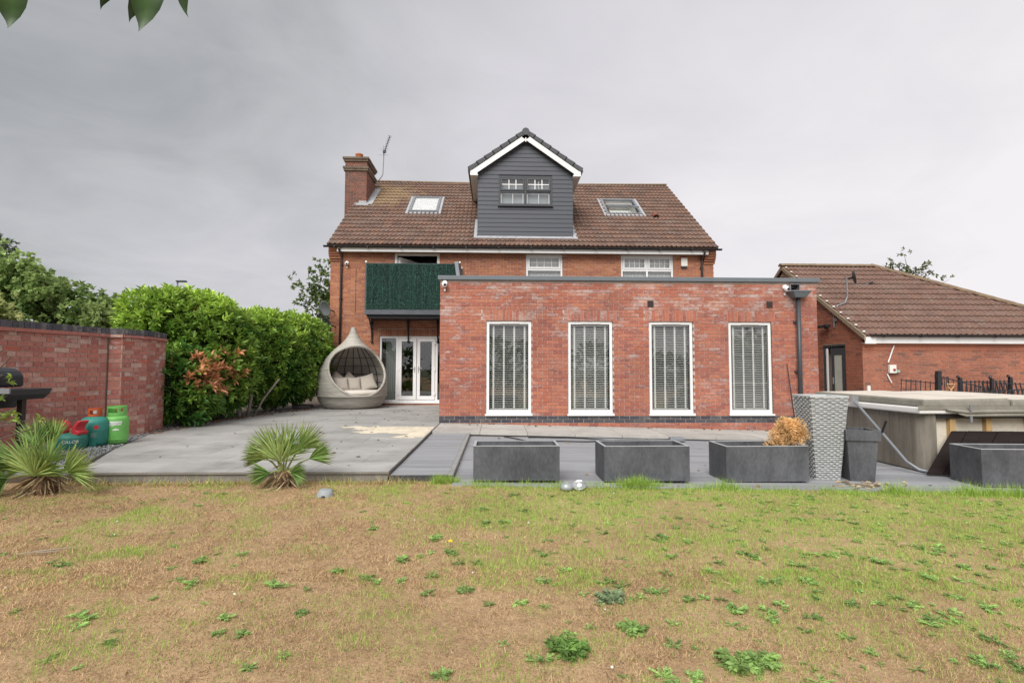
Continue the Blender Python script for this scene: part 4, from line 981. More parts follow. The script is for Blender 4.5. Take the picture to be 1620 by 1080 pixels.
q = MB(); q.box(11.092, 11.20, GY0-.07, GY0-.005, 1.09, 1.17); q.build('gland', plain('gland', (.28, .42, .32), .6), sw)
for k, (a, b) in enumerate((((11.085, 1.85), (10.9, 1.375)), ((10.86, 1.045), (10.975, .81)))):
    q = MB(); q.tube([(a[0], GY0-.03, a[1]), (b[0], GY0-.03, b[1])], .018, 8); tag(q.build('conduit_pipe', MT['white']), ('slanting white conduit above the isolator box on the garage wall', 'short white conduit below the isolator box on the garage wall')[k], 'conduit')

# ================================================================ GARDEN WALL (west)
gw = thing('garden_wall', (-6.6, 8.5, 0), 'weathered red brick garden wall with dark blue brick coping', 'wall')
WT = 1.83
segs = [((-8.05, 2.6), (-6.46, 9.0)), ((-6.46, 9.002), (-6.30, 9.09)), ((-6.30, 9.092), (-6.20, 9.57)), ((-6.20, 9.572), (-6.36, 10.35))]
for k, (A, B) in enumerate(segs):
    A, B = Vector(A), Vector(B); L = (B-A).length; ang = math.atan2(*(B-A).yx)
    Mx = Matrix.Translation((A.x, A.y, 0)) @ Matrix.Rotation(ang, 4, 'Z')     # u runs away from the camera, the face looks east
    hcap = WT-.155
    q = MB(); q.box(0, L, .008, .33, -.4, hcap, Mx)
    bk = q.build('wall_section', MT['mortar'], gw)
    def put_bricks(singles):
        o2 = Vector((A.x, A.y, -.4)); brickwork(bk, 'brick_garden', o2, ang, lay(L, hcap+.395, bond='flemish'), singles, lambda c: c.y > 6.9 and c.z > .0)
    put_bricks((250, 0, 50, 0)[k])
    q = MB(); q.box(0, L, -.035, .365, hcap+.001*k, hcap+.05-.002*k, Mx); q.build('tile_creasing', MT['brick_garden'], bk)
    n = int(L/.075); 
    for i in range(n):
        u = L*i/n; w = L/n-.009; q = MB(); j = random.uniform(-.004, .004)
        q.box(u, u+w, -.015+j, .345+j, hcap+.052, WT-.002+random.uniform(-.003, .003), Mx)
        P = Mx @ Vector((u, 0, 0))
        if P.y < 5.5:
            continue
        q.build('coping_brick', MT['coping'], bk)
    q = MB(); q.box(.002, L-.002, -.005, .335, hcap+.051, WT-.012-.003*k, Mx); q.build('coping_bed', MT['mortar'], bk)
q = MB(); q.box(-.006, .006, -.012, .012, -.3, 1.66, Matrix.Translation((-6.462, 8.985, 0))); q.build('movement_joint', plain('jointbrown', (.10, .075, .06), .9), gw)

# ================================================================ fixtures on the house
def dome_cam(x, y, z, label):
    t_ = thing('security_camera', (x, y, z), label, 'security camera', 'white dome security cameras')
    q = MB(); q.lathe([(0, 0), (.055, 0), (.055, .05), (.0, .055)], 16, Matrix.Translation((x, y-.001, z+.05)) @ Matrix.Rotation(R(90), 4, 'X')); q.build('base', MT['white'], t_, smooth=False)
    q = MB(); q.lathe([(0, -.06), (.035, -.05), (.055, -.02), (.06, .01), (.05, .04), (.03, .055), (0, .06)], 16, Matrix.Translation((x, y-.10, z))); q.build('housing', MT['white'], t_, smooth=True)
    q = MB(); q.lathe([(0, .035), (.02, .03), (.03, .0)], 12, Matrix.Translation((x+.012, y-.15, z-.005)) @ Matrix.Rotation(R(80), 4, 'X')); q.build('lens', MT['black'], t_, smooth=True)
    q = MB(); q.box(x-.02, x+.02, y-.03, y-.004, z-.13, z-.07); q.build('cable_box', MT['white'], t_)
dome_cam(-1.13, EY, 2.99, 'white dome camera on the extension corner beside the balcony')
dome_cam(6.44, EY, 2.95, 'white dome camera beside the rain hopper on the extension')
dome_cam(-4.86, HY, 4.56, 'white dome camera beside the downpipe near the balcony')
dome_cam(6.96, HY-.02, 5.0, 'white dome camera tucked under the house eaves above the alarm box')
al = thing('alarm_box', (6.22, HY, 4.7), 'cream burglar alarm box on the upper house wall', 'alarm box')
q = MB(); q.box(6.115, 6.325, HY-.075, HY-.005, 4.575, 4.86); q.build('cover', MT['offwhite'], al, bevel=.015)
q = MB(); q.box(6.125, 6.315, HY-.07, HY-.006, 4.53, 4.573); q.build('strobe', MT['anth'], al)
for k, (x, z, sc, lb) in enumerate(((-5.36, 3.07, .26, 'upper dark grey satellite dish on the house corner above the hedge'), (-5.30, 2.57, .23, 'lower dark grey satellite dish half hidden behind the hedge top'))):
    t_ = thing('satellite_dish', (x, HY, z), lb, 'satellite dish')
    Mq = Matrix.Translation((x, HY-.42, z)) @ Matrix.Rotation(R(-38), 4, 'Z') @ Matrix.Rotation(R(108), 4, 'X') @ Matrix.Scale(1.1, 4, (1, 0, 0))
    q = MB(); q.lathe([(0, -.0), (sc*.5, .015), (sc*.8, .04), (sc, .07), (sc, .076), (sc*.8, .047), (sc*.5, .022), (0, .007)], 26, Mq); q.build('reflector', plain('dishgrey', (.12, .125, .135), .5) if k == 0 else MT['anth'], t_, smooth=True)
    q = MB(); q.tube([Mq @ Vector((0, sc*-.9, .05)), Mq @ Vector((0, sc*-.7, .35))], .012, 6); q.build('feed_arm', MT['anth'], t_)
    q = MB(); q.lathe([(0, -.06), (.03, -.05), (.035, .04), (0, .05)], 10, Mq @ Matrix.Translation((0, sc*-.65, .38))); q.build('receiver_head', MT['black'], t_)
    q = MB(); q.tube([Mq @ Vector((0, 0, -.01)), (x+.1, HY-.2, z-.05), (x+.1, HY-.005, z-.05)], .02, 8); q.build('wall_bracket', MT['black'], t_)
jn = MB(); jn.box(-4.578, -4.565, HY-.008, HY-.001, 3.0, 4.43); tag(jn.build('wall_cable', MT['black']), 'thin dark cable run down the house wall left of the balcony', 'cable')
ae = thing('tv_aerial', (-4.85, 20.6, 8.7), 'rooftop television aerial on a cranked mast beside the chimney', 'aerial')
q = MB(); q.tube([(-4.9, 20.9, 8.52), (-4.84, 20.9, 8.55), (-4.60, 20.9, 8.85), (-4.56, 20.9, 8.98), (-4.53, 20.9, 9.83)], .018, 8); q.build('mast', MT['greymetal'], ae)
b0, b1 = Vector((-4.50, 20.85, 9.85)), Vector((-4.18, 20.3, 10.24)); q = MB(); q.tube([b0, b1], .014, 6); q.build('boom', MT['anth'], ae)
dv = (b1-b0).normalized(); sv = dv.cross(Vector((0, 0, 1))).normalized()
for i in range(11):
    P = b0.lerp(b1, i/10); q = MB(); q.tube([P-sv*.07, P+sv*.07], .007, 5); q.tube([P-sv.cross(dv)*.04, P+sv.cross(dv)*.04], .006, 5); q.build('element', MT['anth'], ae)
q = MB(); q.box(-4.56, -4.44, 20.8, 20.88, 9.80, 9.88); q.build('dipole_box', MT['black'], ae)
for s in (-1, 1): q = MB(); q.tube([(-4.55, 20.88, 9.85+s*.05), (-4.55, 20.88, 9.85+s*.26)], .008, 5); q.tube([(-4.75, 20.9, 9.85+s*.12), (-4.35, 20.9, 9.85+s*.12)], .005, 5); q.build('reflector_bar', MT['greymetal'], ae)
rod = MB(); rod.tube([(6.44, EY-.035, 1.3), (6.55, EY-.14, -.17)], [.008, .013], 6); tag(rod.build('garden_cane', MT['blackmetal']), 'thin dark cane leaning on the extension beside the downpipe', 'cane')
lamp = thing('street_lamp', (-20.9, 35, -.5), 'distant grey street lamp rising over the hedge', 'street lamp')
q = MB(); q.tube([(-20.9, 35, -.6), (-20.9, 35, 3), (-20.9, 35, 6.85)], [.09, .075, .05], 8); q.build('column', MT['greymetal'], lamp)
q = MB(); q.box(-20.95, -20.35, 34.85, 35.15, 6.83, 6.93); q.build('lantern', MT['anth'], lamp, bevel=.02)
# ================================================================ RATTAN POD AND CUSHIONS
def rattan_mat(name, col, sc=1.0):
    mt, t, bs = base_mat(name); tcn = N(t, 'ShaderNodeNewGeometry'); pos = tcn.outputs['Position']
    sp = N(t, 'ShaderNodeSeparateXYZ'); t.links.new(pos, sp.inputs[0])
    mp = N(t, 'ShaderNodeMapping'); mp.inputs['Scale'].default_value = (1.2, 1.2, 16); t.links.new(pos, mp.inputs[0])
    n = noise_n(t, mp.outputs[0], 2.2, 5, .6)
    c = ramp_n(t, n, [(.3, tuple(x*.72 for x in col)), (.7, tuple(x*1.2 for x in col))])
    w = math_n(t, 'SINE', math_n(t, 'MULTIPLY', sp.outputs[2], 2*math.pi/(.022*sc)))
    c = mix_n(t, 1.0, c, ramp_n(t, w, [(.0, (.62, .62, .62)), (.5, (1.05, 1.05, 1.05))]), 'MULTIPLY')
    t.links.new(c, bs.inputs['Base Color']); bs.inputs['Roughness'].default_value = .55
    b = N(t, 'ShaderNodeBump'); b.inputs['Strength'].default_value = .7; b.inputs['Distance'].default_value = .006; t.links.new(w, b.inputs['Height']); t.links.new(b.outputs[0], bs.inputs['Normal'])
    return mt
MT['rattan'] = rattan_mat('rattan', (.55, .525, .46))
MT['rattan_in'] = rattan_mat('rattan_in', (.48, .45, .41))
MT['cushion'] = plain('cushion', (.47, .43, .375), .95, .08, 3, .4, 200)
MT['seatpad'] = plain('seatpad', (.62, .575, .51), .95, .06, 3, .3, 200)
PX, PY = -4.33, 16.1
pod = thing('rattan_daybed', (PX, PY, 0), 'grey woven teardrop garden daybed with round opening by the patio doors', 'daybed')
prof = [(.74, 0), (.86, .08), (.95, .2), (1.01, .36), (1.03, .55), (1.035, .75), (1.01, .95), (.955, 1.15), (.865, 1.34), (.745, 1.52), (.60, 1.68), (.44, 1.83), (.30, 1.96), (.195, 2.09), (.125, 2.21), (.085, 2.32), (.065, 2.42)]
def prof_r(z):
    for (r0_, z0_), (r1_, z1_) in zip(prof[:-1], prof[1:]):
        if z <= z1_: k = (z-z0_)/(z1_-z0_); return r0_+(r1_-r0_)*k
    return prof[-1][0]
TW = R(31)     # opening turned a little toward the doors
od = Vector((math.sin(TW), -math.cos(TW), 0)); ou = Vector((math.cos(TW), math.sin(TW), 0))
OC = 1.10; OR = .74   # opening centre height and radius (seen along od)
def in_open(p):
    d = Vector(p)-Vector((PX, PY, 0)); return d.dot(od) > .05 and (d.dot(ou)/.83)**2+((d.z-OC)/.74)**2 < 1
def shell(off, mt, name):
    seg, nz = 120, 110; me = MB(); zs = [.36+(2.42-.36)*i/nz for i in range(nz+1)]; idx = {}; vs_ = []
    grid = []
    for z in zs:
        r = max(prof_r(z)-off, .01); grid.append([(PX+r*math.cos(2*math.pi*k/seg), PY+r*math.sin(2*math.pi*k/seg), z) for k in range(seg)])
    fs = []
    for i in range(nz):
        for k in range(seg):
            k2 = (k+1) % seg; q = [grid[i][k], grid[i][k2], grid[i+1][k2], grid[i+1][k]]
            c = [sum(p[a] for p in q)/4 for a in range(3)]
            if in_open(c): continue
            fs.append([(i, k), (i, k2), (i+1, k2), (i+1, k)])
    for f in fs:
        for v in f:
            if v not in idx: idx[v] = len(vs_); vs_.append(grid[v[0]][v[1]])
    me.add(vs_, [tuple(idx[v] for v in f) for f in fs]); return me.build(name, mt, pod, smooth=True)
shell(0, MT['rattan'], 'shell'); shell(.05, MT['rattan_in'], 'inner_lining')
q = MB(); q.lathe([(0, .0)]+prof[:3]+[(1.005, .355), (1.04, .36), (1.04, .385), (.99, .39), (0, .39)], 96, Matrix.Translation((PX, PY, 0))); q.build('base', MT['rattan'], pod, smooth=True)
# rim of the opening
rim = []
for k in range(73):
    a = 2*math.pi*k/72; du, z = .825*math.cos(a), OC+.735*math.sin(a); r = prof_r(z)-.02; dd = math.sqrt(max(r*r-du*du, .01)); rim.append(Vector((PX, PY, z))+ou*du+od*dd)
q = MB(); q.tube(rim, .038, 8, cap=False); q.build('opening_rim', MT['rattan'], pod, smooth=True)
for k in range(9):      # dark metal ribs seen inside
    a = math.pi/2+TW+(k-4)*R(17); pts = []
    for i in range(15):
        z = .45+1.35*i/14; r = prof_r(z)-.075; pts.append((PX+r*math.cos(a), PY+r*math.sin(a), z))
    q = MB(); q.tube(pts, .011, 6); q.build('rib', MT['black'], pod)
for z in (.75, 1.0, 1.25, 1.5):
    r = prof_r(z)-.072; q = MB(); q.tube([(PX+r*math.cos(math.pi/2+TW+a), PY+r*math.sin(math.pi/2+TW+a), z) for a in np.linspace(-1.5, 1.5, 24)], .006, 5); q.build('hoop', MT['black'], pod)
q = MB(); q.lathe([(0, .391), (.90, .391), (.945, .42), (.95, .48), (.92, .52), (0, .535)], 64, Matrix.Translation((PX, PY, 0))); q.build('seat_cushion', MT['seatpad'], pod, smooth=True)
def pillow(loc, rz, tilt, size, label, roll=0):
    n = 12; mb = MB(); vs_ = []
    for s in (1, -1):
        for i in range(n+1):
            for j in range(n+1):
                u, v = 2*i/n-1, 2*j/n-1
                th = (max(0, (1-u*u))*max(0, (1-v*v)))**.42*.085
                pin = 1-.09*(1-abs(v))*abs(u)**3; pin2 = 1-.09*(1-abs(u))*abs(v)**3
                vs_.append((u*size/2*pin, s*th, v*size/2*pin2))
    k = (n+1)**2; fs = []
    for i in range(n):
        for j in range(n):
            a = i*(n+1)+j; fs += [(a, a+1, a+n+2, a+n+1), (k+a, k+a+n+1, k+a+n+2, k+a+1)]
    Mp = Matrix.Translation(loc) @ Matrix.Rotation(rz, 4, 'Z') @ Matrix.Rotation(tilt, 4, 'X') @ Matrix.Rotation(roll, 4, 'Y')
    mb.add(vs_, fs, Mp); o = mb.build('throw_pillow', MT['cushion'], smooth=True); tag(o, label, 'pillow', 'beige pillows in the daybed')
def pp_(du, dd, z): return Vector((PX, PY, z))+ou*(du+.10)+od*dd
pillow(pp_(-.46, -.25, .78), TW+R(8), R(-22), .50, 'beige pillow behind, at the hedge end of the daybed', R(40))
pillow(pp_(-.06, -.40, .76), TW, R(-20), .50, 'beige pillow behind, in the middle of the daybed', R(42))
pillow(pp_(-.43, .02, .71), TW+R(6), R(-20), .42, 'front beige pillow at the hedge end of the daybed')
pillow(pp_(-.03, -.1, .71), TW-R(2), R(-18), .42, 'front beige pillow in the middle of the daybed')
pillow(pp_(.40, -.14, .75), TW-R(10), R(-22), .50, 'large tilted beige pillow at the door end of the daybed', R(-16))
bw = MB(); bw.lathe([(0, .01), (.24, .0), (.29, .05), (.30, .13), (.285, .135), (.26, .06), (0, .03)], 24, Matrix.Translation((-5.75, 15.95, -.04))); tag(bw.build('stone_bowl', plain('bowl', (.20, .17, .165), .8), smooth=True), 'shallow dark stone bowl on the ground beside the daybed', 'bowl')

# ================================================================ GAS BOTTLES
def text_mesh(txt, size, mat, name, parent, place, extr=.001):
    cu = bpy.data.curves.new(name, 'FONT'); cu.body = txt; cu.size = size; cu.align_x = 'CENTER'; cu.shear = .2; cu.resolution_u = 2
    o = bpy.data.objects.new(name, cu); me = bpy.data.meshes.new_from_object(o); bpy.data.objects.remove(o)
    for v in me.vertices: v.co = place(v.co.x, v.co.y)
    return put(name, me, mat, parent)
def on_cyl(cx, cy, r, z, a0):
    return lambda x, y: Vector((cx+r*math.sin(a0+x/r), cy-r*math.cos(a0+x/r), z+y))
def bottle_prof(r, h, ro=.1):
    pr = [(0, .03), (r*.86, .03), (r*.9, 0), (r*.94, 0), (r*.93, .05), (r, .09)]
    for i in range(9): a = math.pi/2*i/8; pr.append((r-ro+ro*math.cos(a), h-ro*.75+ro*.75*math.sin(a)))
    return pr+[(0, h+.01)]
MT['lime'] = plain('lime', (.15, .44, .10), .5, .16, 6, .15, dirt=.3); MT['teal'] = plain('teal', (.03, .205, .165), .5, .18, 6, .15, dirt=.35)
MT['tealdark'] = plain('tealdark', (.025, .165, .125), .5, .18, 6, .15, dirt=.35); MT['orange'] = plain('orange', (.42, .08, .02), .6, .2, 8, .1); MT['red'] = plain('red', (.46, .035, .045), .5, .15, 6, .1, dirt=.2)
MT['brass'] = plain('brass', (.6, .5, .25), .35, .1, 9, 0, metal=.9)
def collar(parent, cx, cy, r, z0, z1, mt, gaps, name='collar'):
    q = MB(); n = 48; zc = (z0+z1)/2
    for k in range(n):
        a0, a1 = 2*math.pi*k/n, 2*math.pi*(k+1)/n; am = (a0+a1)/2
        rows = [(z0, z1)]
        if any(abs((am-g+math.pi) % (2*math.pi)-math.pi) < w for g, w in gaps): rows = [(z0, z0+(z1-z0)*.3), (z0+(z1-z0)*.78, z1)]
        for za, zb in rows:
            q.add([((r-d)*math.cos(a)+cx, (r-d)*math.sin(a)+cy, z) for d in (0, .006) for a in (a0, a1) for z in (za, zb)], [(0, 2, 3, 1), (4, 5, 7, 6), (1, 3, 7, 5), (0, 4, 6, 2), (0, 1, 5, 4), (2, 6, 7, 3)])
    return q.build(name, mt, parent)
gx, gy, gz = -5.83, 8.35, .02
b1_ = thing('gas_bottle', (gx, gy, gz), 'lime green gas bottle with white logo, standing against the garden wall', 'gas bottle', 'gas bottles by the wall')
q = MB(); q.lathe(bottle_prof(.158, .43), 32, Matrix.Translation((gx, gy, gz))); q.build('body', MT['lime'], b1_, smooth=True)
collar(b1_, gx, gy, .125, gz+.42, gz+.56, MT['lime'], [(R(g), .30) for g in (250, 290, 330, 210, 90)])
q = MB(); q.lathe([(0, 0), (.02, 0), (.02, .05), (.03, .055), (.03, .09), (0, .09)], 10, Matrix.Translation((gx, gy, gz+.43))); q.build('valve', MT['brass'], b1_)
q = MB(); q.lathe([(.160, .055), (.162, .06), (.162, .065), (.160, .07)], 32, Matrix.Translation((gx, gy, gz))); q.build('weld_band', MT['lime'], b1_)
pl_ = on_cyl(gx, gy, .1600, gz+.28, R(28)); q = MB(); pts = [(-.085, 0), (.075, 0), (.09, .055), (-.07, .055)]
def curved_patch(pl, x0, x1, y0, y1, sh, n=10):
    q = MB(); vs_ = []
    for i in range(n+1): x = x0+(x1-x0)*i/n; vs_ += [pl(x, y0), pl(x+sh, y1)]
    q.add(vs_, [(2*i, 2*i+2, 2*i+3, 2*i+1) for i in range(n)]); return q
curved_patch(pl_, -.085, .075, 0, .055, .015).build('logo_panel', MT['white'], b1_)
text_mesh('FLOGAS', .043, plain('logogreen', (.05, .25, .05), .5), 'logo_lettering', b1_, on_cyl(gx, gy, .1615, gz+.292, R(28)))
pl_ = on_cyl(gx, gy, .1600, gz+.20, R(32)); q = MB(); vs_ = [pl_(0, 0)]+[pl_(.045*math.cos(a), .025*math.sin(a)) for a in np.linspace(0, math.pi, 9)]; q.add(vs_, [(0, i, i+1) for i in range(1, 9)]); q.build('dome_mark', MT['white'], b1_)
curved_patch(on_cyl(gx, gy, .1600, gz+.262, R(5)), -.05, .05, 0, .006, .002).build('small_line', MT['white'], b1_)
gx, gy, gz = -6.01, 8.15, .02
b2_ = thing('gas_bottle', (gx, gy, gz), 'round teal gas bottle with rusty orange collar in front of the lime one', 'gas bottle', 'gas bottles by the wall')
q = MB(); q.lathe(bottle_prof(.185, .42, .13), 32, Matrix.Translation((gx, gy, gz))); q.build('body', MT['teal'], b2_, smooth=True)
collar(b2_, gx, gy, .085, gz+.42, gz+.54, MT['orange'], [(R(290), .6), (R(120), .5)])
q = MB(); q.lathe([(0, 0), (.022, 0), (.022, .04), (.035, .045), (.035, .08), (0, .085)], 10, Matrix.Translation((gx+.02, gy-.01, gz+.42))); q.build('valve', MT['white'], b2_)
pl_ = on_cyl(gx, gy, .1872, gz+.27, R(42)); q = MB(); q.add([pl_(.033*math.cos(a), .033*math.sin(a)) for a in [R(30+60*k) for k in range(6)]], [tuple(range(6))]); q.build('warning_hexagon', MT['red'], b2_)
curved_patch(on_cyl(gx, gy, .1868, gz+.12, R(34)), -.035, .035, 0, .07, 0).build('faded_label', plain('fadelabel', (.10, .20, .17), .6), b2_)
q = MB(); q.lathe([(.186, .215), (.1885, .22), (.186, .225)], 32, Matrix.Translation((gx, gy, gz))); q.build('weld_band', MT['teal'], b2_)
for a in (225, 300, 60, 140):
    q = MB(); q.box(-.04, .04, -.012, .012, -.02, .06, Matrix.Translation((gx+.165*math.cos(R(a)), gy+.165*math.sin(R(a)), gz)) @ Matrix.Rotation(R(a+90), 4, 'Z')); q.build('foot', MT['teal'], b2_)
gx, gy, gz = -6.08, 7.82, -.02
b3_ = thing('gas_bottle', (gx, gy, gz), 'squat dark green gas bottle with bright red handles behind the palm', 'gas bottle', 'gas bottles by the wall')
q = MB(); q.lathe(bottle_prof(.185, .25, .1), 32, Matrix.Translation((gx, gy, gz))); q.build('body', MT['tealdark'], b3_, smooth=True)
for s in (-1, 1):
    q = MB(); sec = [(.055, .235), (.155, .225), (.17, .27), (.115, .30), (.125, .345), (.175, .42), (.13, .43), (.075, .36), (.05, .28)]
    poly = [(s*x, z) for x, z in sec]; poly = poly if s > 0 else poly[::-1]
    q.prism(poly, -.09, .09, Matrix.Translation((gx, gy, gz))); q.build('handle', MT['red'], b3_, bevel=.01)
q = MB(); q.lathe([(0, 0), (.02, 0), (.02, .05), (.03, .055), (0, .07)], 10, Matrix.Translation((gx, gy-.02, gz+.25))); q.build('valve', MT['brass'], b3_)
text_mesh('CALOR', .06, MT['white'], 'lettering', b3_, on_cyl(gx, gy, .187, gz+.12, R(32)))

# ================================================================ BARBECUE
bb = thing('barbecue', (-6.170, 6.3, -.1), 'black lidded garden barbecue with a side shelf in front of the wall', 'barbecue')
X = lambda p: p
q = MB(); q.prism([(-6.520, .93), (-5.720, .93), (-5.725, 1.06), (-5.765, 1.12), (-5.820, 1.15), (-5.900, 1.16), (-6.370, 1.16), (-6.470, 1.1)], 6.1, 6.6); q.build('lid', MT['blackmetal'], bb, bevel=.025)
q = MB(); q.prism([(-6.540, .90), (-6.470, .70), (-5.820, .68), (-5.740, .905)], 6.08, 6.62); q.build('fire_box', MT['black'], bb, bevel=.01)
q = MB(); q.prism([(-5.720, .79), (-5.480, .79), (-5.410, .85), (-5.385, .915), (-5.720, .915)], 6.05, 6.6); q.build('side_shelf', MT['black'], bb, bevel=.008)
q = MB(); q.box(-6.520, -5.390, 6.03, 6.049, .87, .93); q.build('front_trim', MT['greymetal'], bb)
for x, y in ((-5.700, 6.12), (-5.700, 6.55), (-6.470, 6.12), (-6.470, 6.55)):
    q = MB(); q.box(x-.03, x+.03, y-.03, y+.03, -.12, .69 if x < -6 else .788); q.build('leg', MT['black'], bb)
q = MB(); q.box(-6.440, -5.730, 6.12, 6.55, .05, .08); q.build('bottom_shelf', MT['black'], bb)
q = MB(); q.tube([(-6.370, 6.06, 1.0), (-6.370, 6.02, 1.0), (-5.970, 6.02, 1.0), (-5.970, 6.06, 1.0)], .012, 8); q.build('handle', MT['steel'], bb)

# ================================================================ PLANTERS
MT['fibre'] = plain('fibre', (.065, .069, .078), .7, .3, 2.6, .2, 60, dirt=.45, col2=(.125, .13, .142), stretch=(1.6, 1.6, .8)); MT['fibre_edge'] = plain('fibre_edge', (.36, .37, .38), .7, .15, 5, .1)
MT['compost'] = plain('compost', (.03, .022, .016), 1, .4, 20, .8, 60)
def trough(x0, x1, y0, y1, z0, z1, label, rz=0, fill=.10):
    cx, cy = (x0+x1)/2, (y0+y1)/2; Mt = Matrix.Translation((cx, cy, 0)) @ Matrix.Rotation(rz, 4, 'Z'); hx, hy = (x1-x0)/2, (y1-y0)/2; w = .028
    t_ = thing('planter_trough', (cx, cy, z0), label, 'planter', 'dark rectangular planters along the deck edge')
    q = MB(); q.box(-hx, hx, -hy, -hy+w, z0+.012, z1, Mt); q.box(-hx, hx, hy-w, hy, z0+.012, z1, Mt); q.box(-hx, -hx+w, -hy+w, hy-w, z0+.012, z1, Mt); q.box(hx-w, hx, -hy+w, hy-w, z0+.012, z1, Mt); q.box(-hx+w, hx-w, -hy+w, hy-w, z0+.012, z0+.05, Mt)
    q.build('box', MT['fibre'], t_)
    q = MB()
    for a in ((-hx-.001, hx+.001, -hy-.001, -hy+w), (-hx-.001, hx+.001, hy-w, hy+.001), (-hx-.001, -hx+w, -hy+w, hy-w), (hx-w, hx+.001, -hy+w, hy-w)): q.box(a[0], a[1], a[2], a[3], z1+.0005, z1+.006, Mt)
    q.build('worn_rim', MT['fibre_edge'], t_)
    q = MB(); q.box(-hx+w, hx-w, -hy+w, hy-w, z1-fill-.02, z1-fill, Mt); q.build('compost', MT['compost'], t_)
    for sx in (-1, 1):
        q = MB(); q.box(sx*hx*.7-.04, sx*hx*.7+.04, -hy+.03, hy-.03, z0-.012, z0+.011, Mt); q.build('foot', MT['black'], t_)
    return t_
trough(-.25, .715, 5.95, 6.40, -.095, .295, 'dark grey trough planter nearest the deck step, empty')
trough(1.225, 2.21, 6.02, 6.52, -.122, .28, 'dark grey trough planter second from the deck step, with litter inside', R(1))
trough(2.665, 3.655, 6.12, 6.59, -.155, .262, 'dark grey trough planter holding the dead golden conifer', R(1.5))
trough(5.66, 6.65, 6.0, 6.47, -.205, .235, 'dark grey trough planter in front of the hot tub', R(-4), .07)
for k in range(5):
    q = MB(); xx, yy = 1.6+k*.06+random.uniform(-.02, .02), 6.3+random.uniform(-.1, .1); q.box(-.03, .03, -.02, .02, 0, .012, Matrix.Translation((xx, yy, .185)) @ Matrix.Rotation(random.uniform(0, 3), 4, 'Z') @ Matrix.Rotation(R(20), 4, 'X'))
    if k in (1, 3): tag(q.build('litter_scrap', plain('scrap%d' % k, ((.05, .25, .5), (.6, .6, .6))[k // 2], .5)), ('blue plastic scrap', 'white plastic scrap')[k // 2]+' lying in the second trough planter', 'litter')
# dead golden conifer
MT['needle'] = leaf_mat('needle', .8, .15, .1)
def conifer(cx, cy, z0):
    t_ = thing('dead_conifer', (cx, cy, z0), 'small dried out orange brown conifer in a trough planter', 'conifer')
    q = MB(); q.tube([(cx, cy, z0), (cx, cy, z0+.25)], [.02, .008], 6); q.build('trunk', plain('conbark', (.12, .07, .04), .9), t_)
    Vs, Fs, Cs = [], [], []
    lobes = [(Vector((random.uniform(-.16, .16), random.uniform(-.13, .13), 0)), .10) for _ in range(24)]
    L = []
    for i in range(48):
        a, h = random.uniform(0, 2*math.pi), random.uniform(.0, .29); rr = .21*(1-h/.42)**.5*random.uniform(.35, 1)
        L.append((Vector((cx+.03+rr*math.cos(a)*1.12+h*.14-.03, cy+rr*.62*math.sin(a), z0+h)), random.uniform(.05, .085)))
    for c, r in L:
        tone = np.array([.78, .52, .25])*random.uniform(.65, 1.25)
        for k in range(170):
            d = Vector(np.random.default_rng(len(Vs)).normal(size=3)).normalized(); P = c+d*r*random.uniform(.45, 1.05); s = d.orthogonal().normalized(); e = d.cross(s); an = random.uniform(0, 6.28); w = (s*math.cos(an)+e*math.sin(an))
            ln, wd = random.uniform(.016, .034), random.uniform(.004, .007); tip = P+(d+Vector((0, 0, .3))).normalized()*ln; b = len(Vs)
            Vs += [P-w*wd, P+w*wd, tip]; Fs.append((b, b+1, b+2)); Cs += [tone*random.uniform(.7, 1.3)]*3
    put('foliage', np_mesh('foliage', Vs, Fs, np.array(Cs)), MT['needle'], t_, kind='stuff')
conifer(3.54, 6.38, .235)
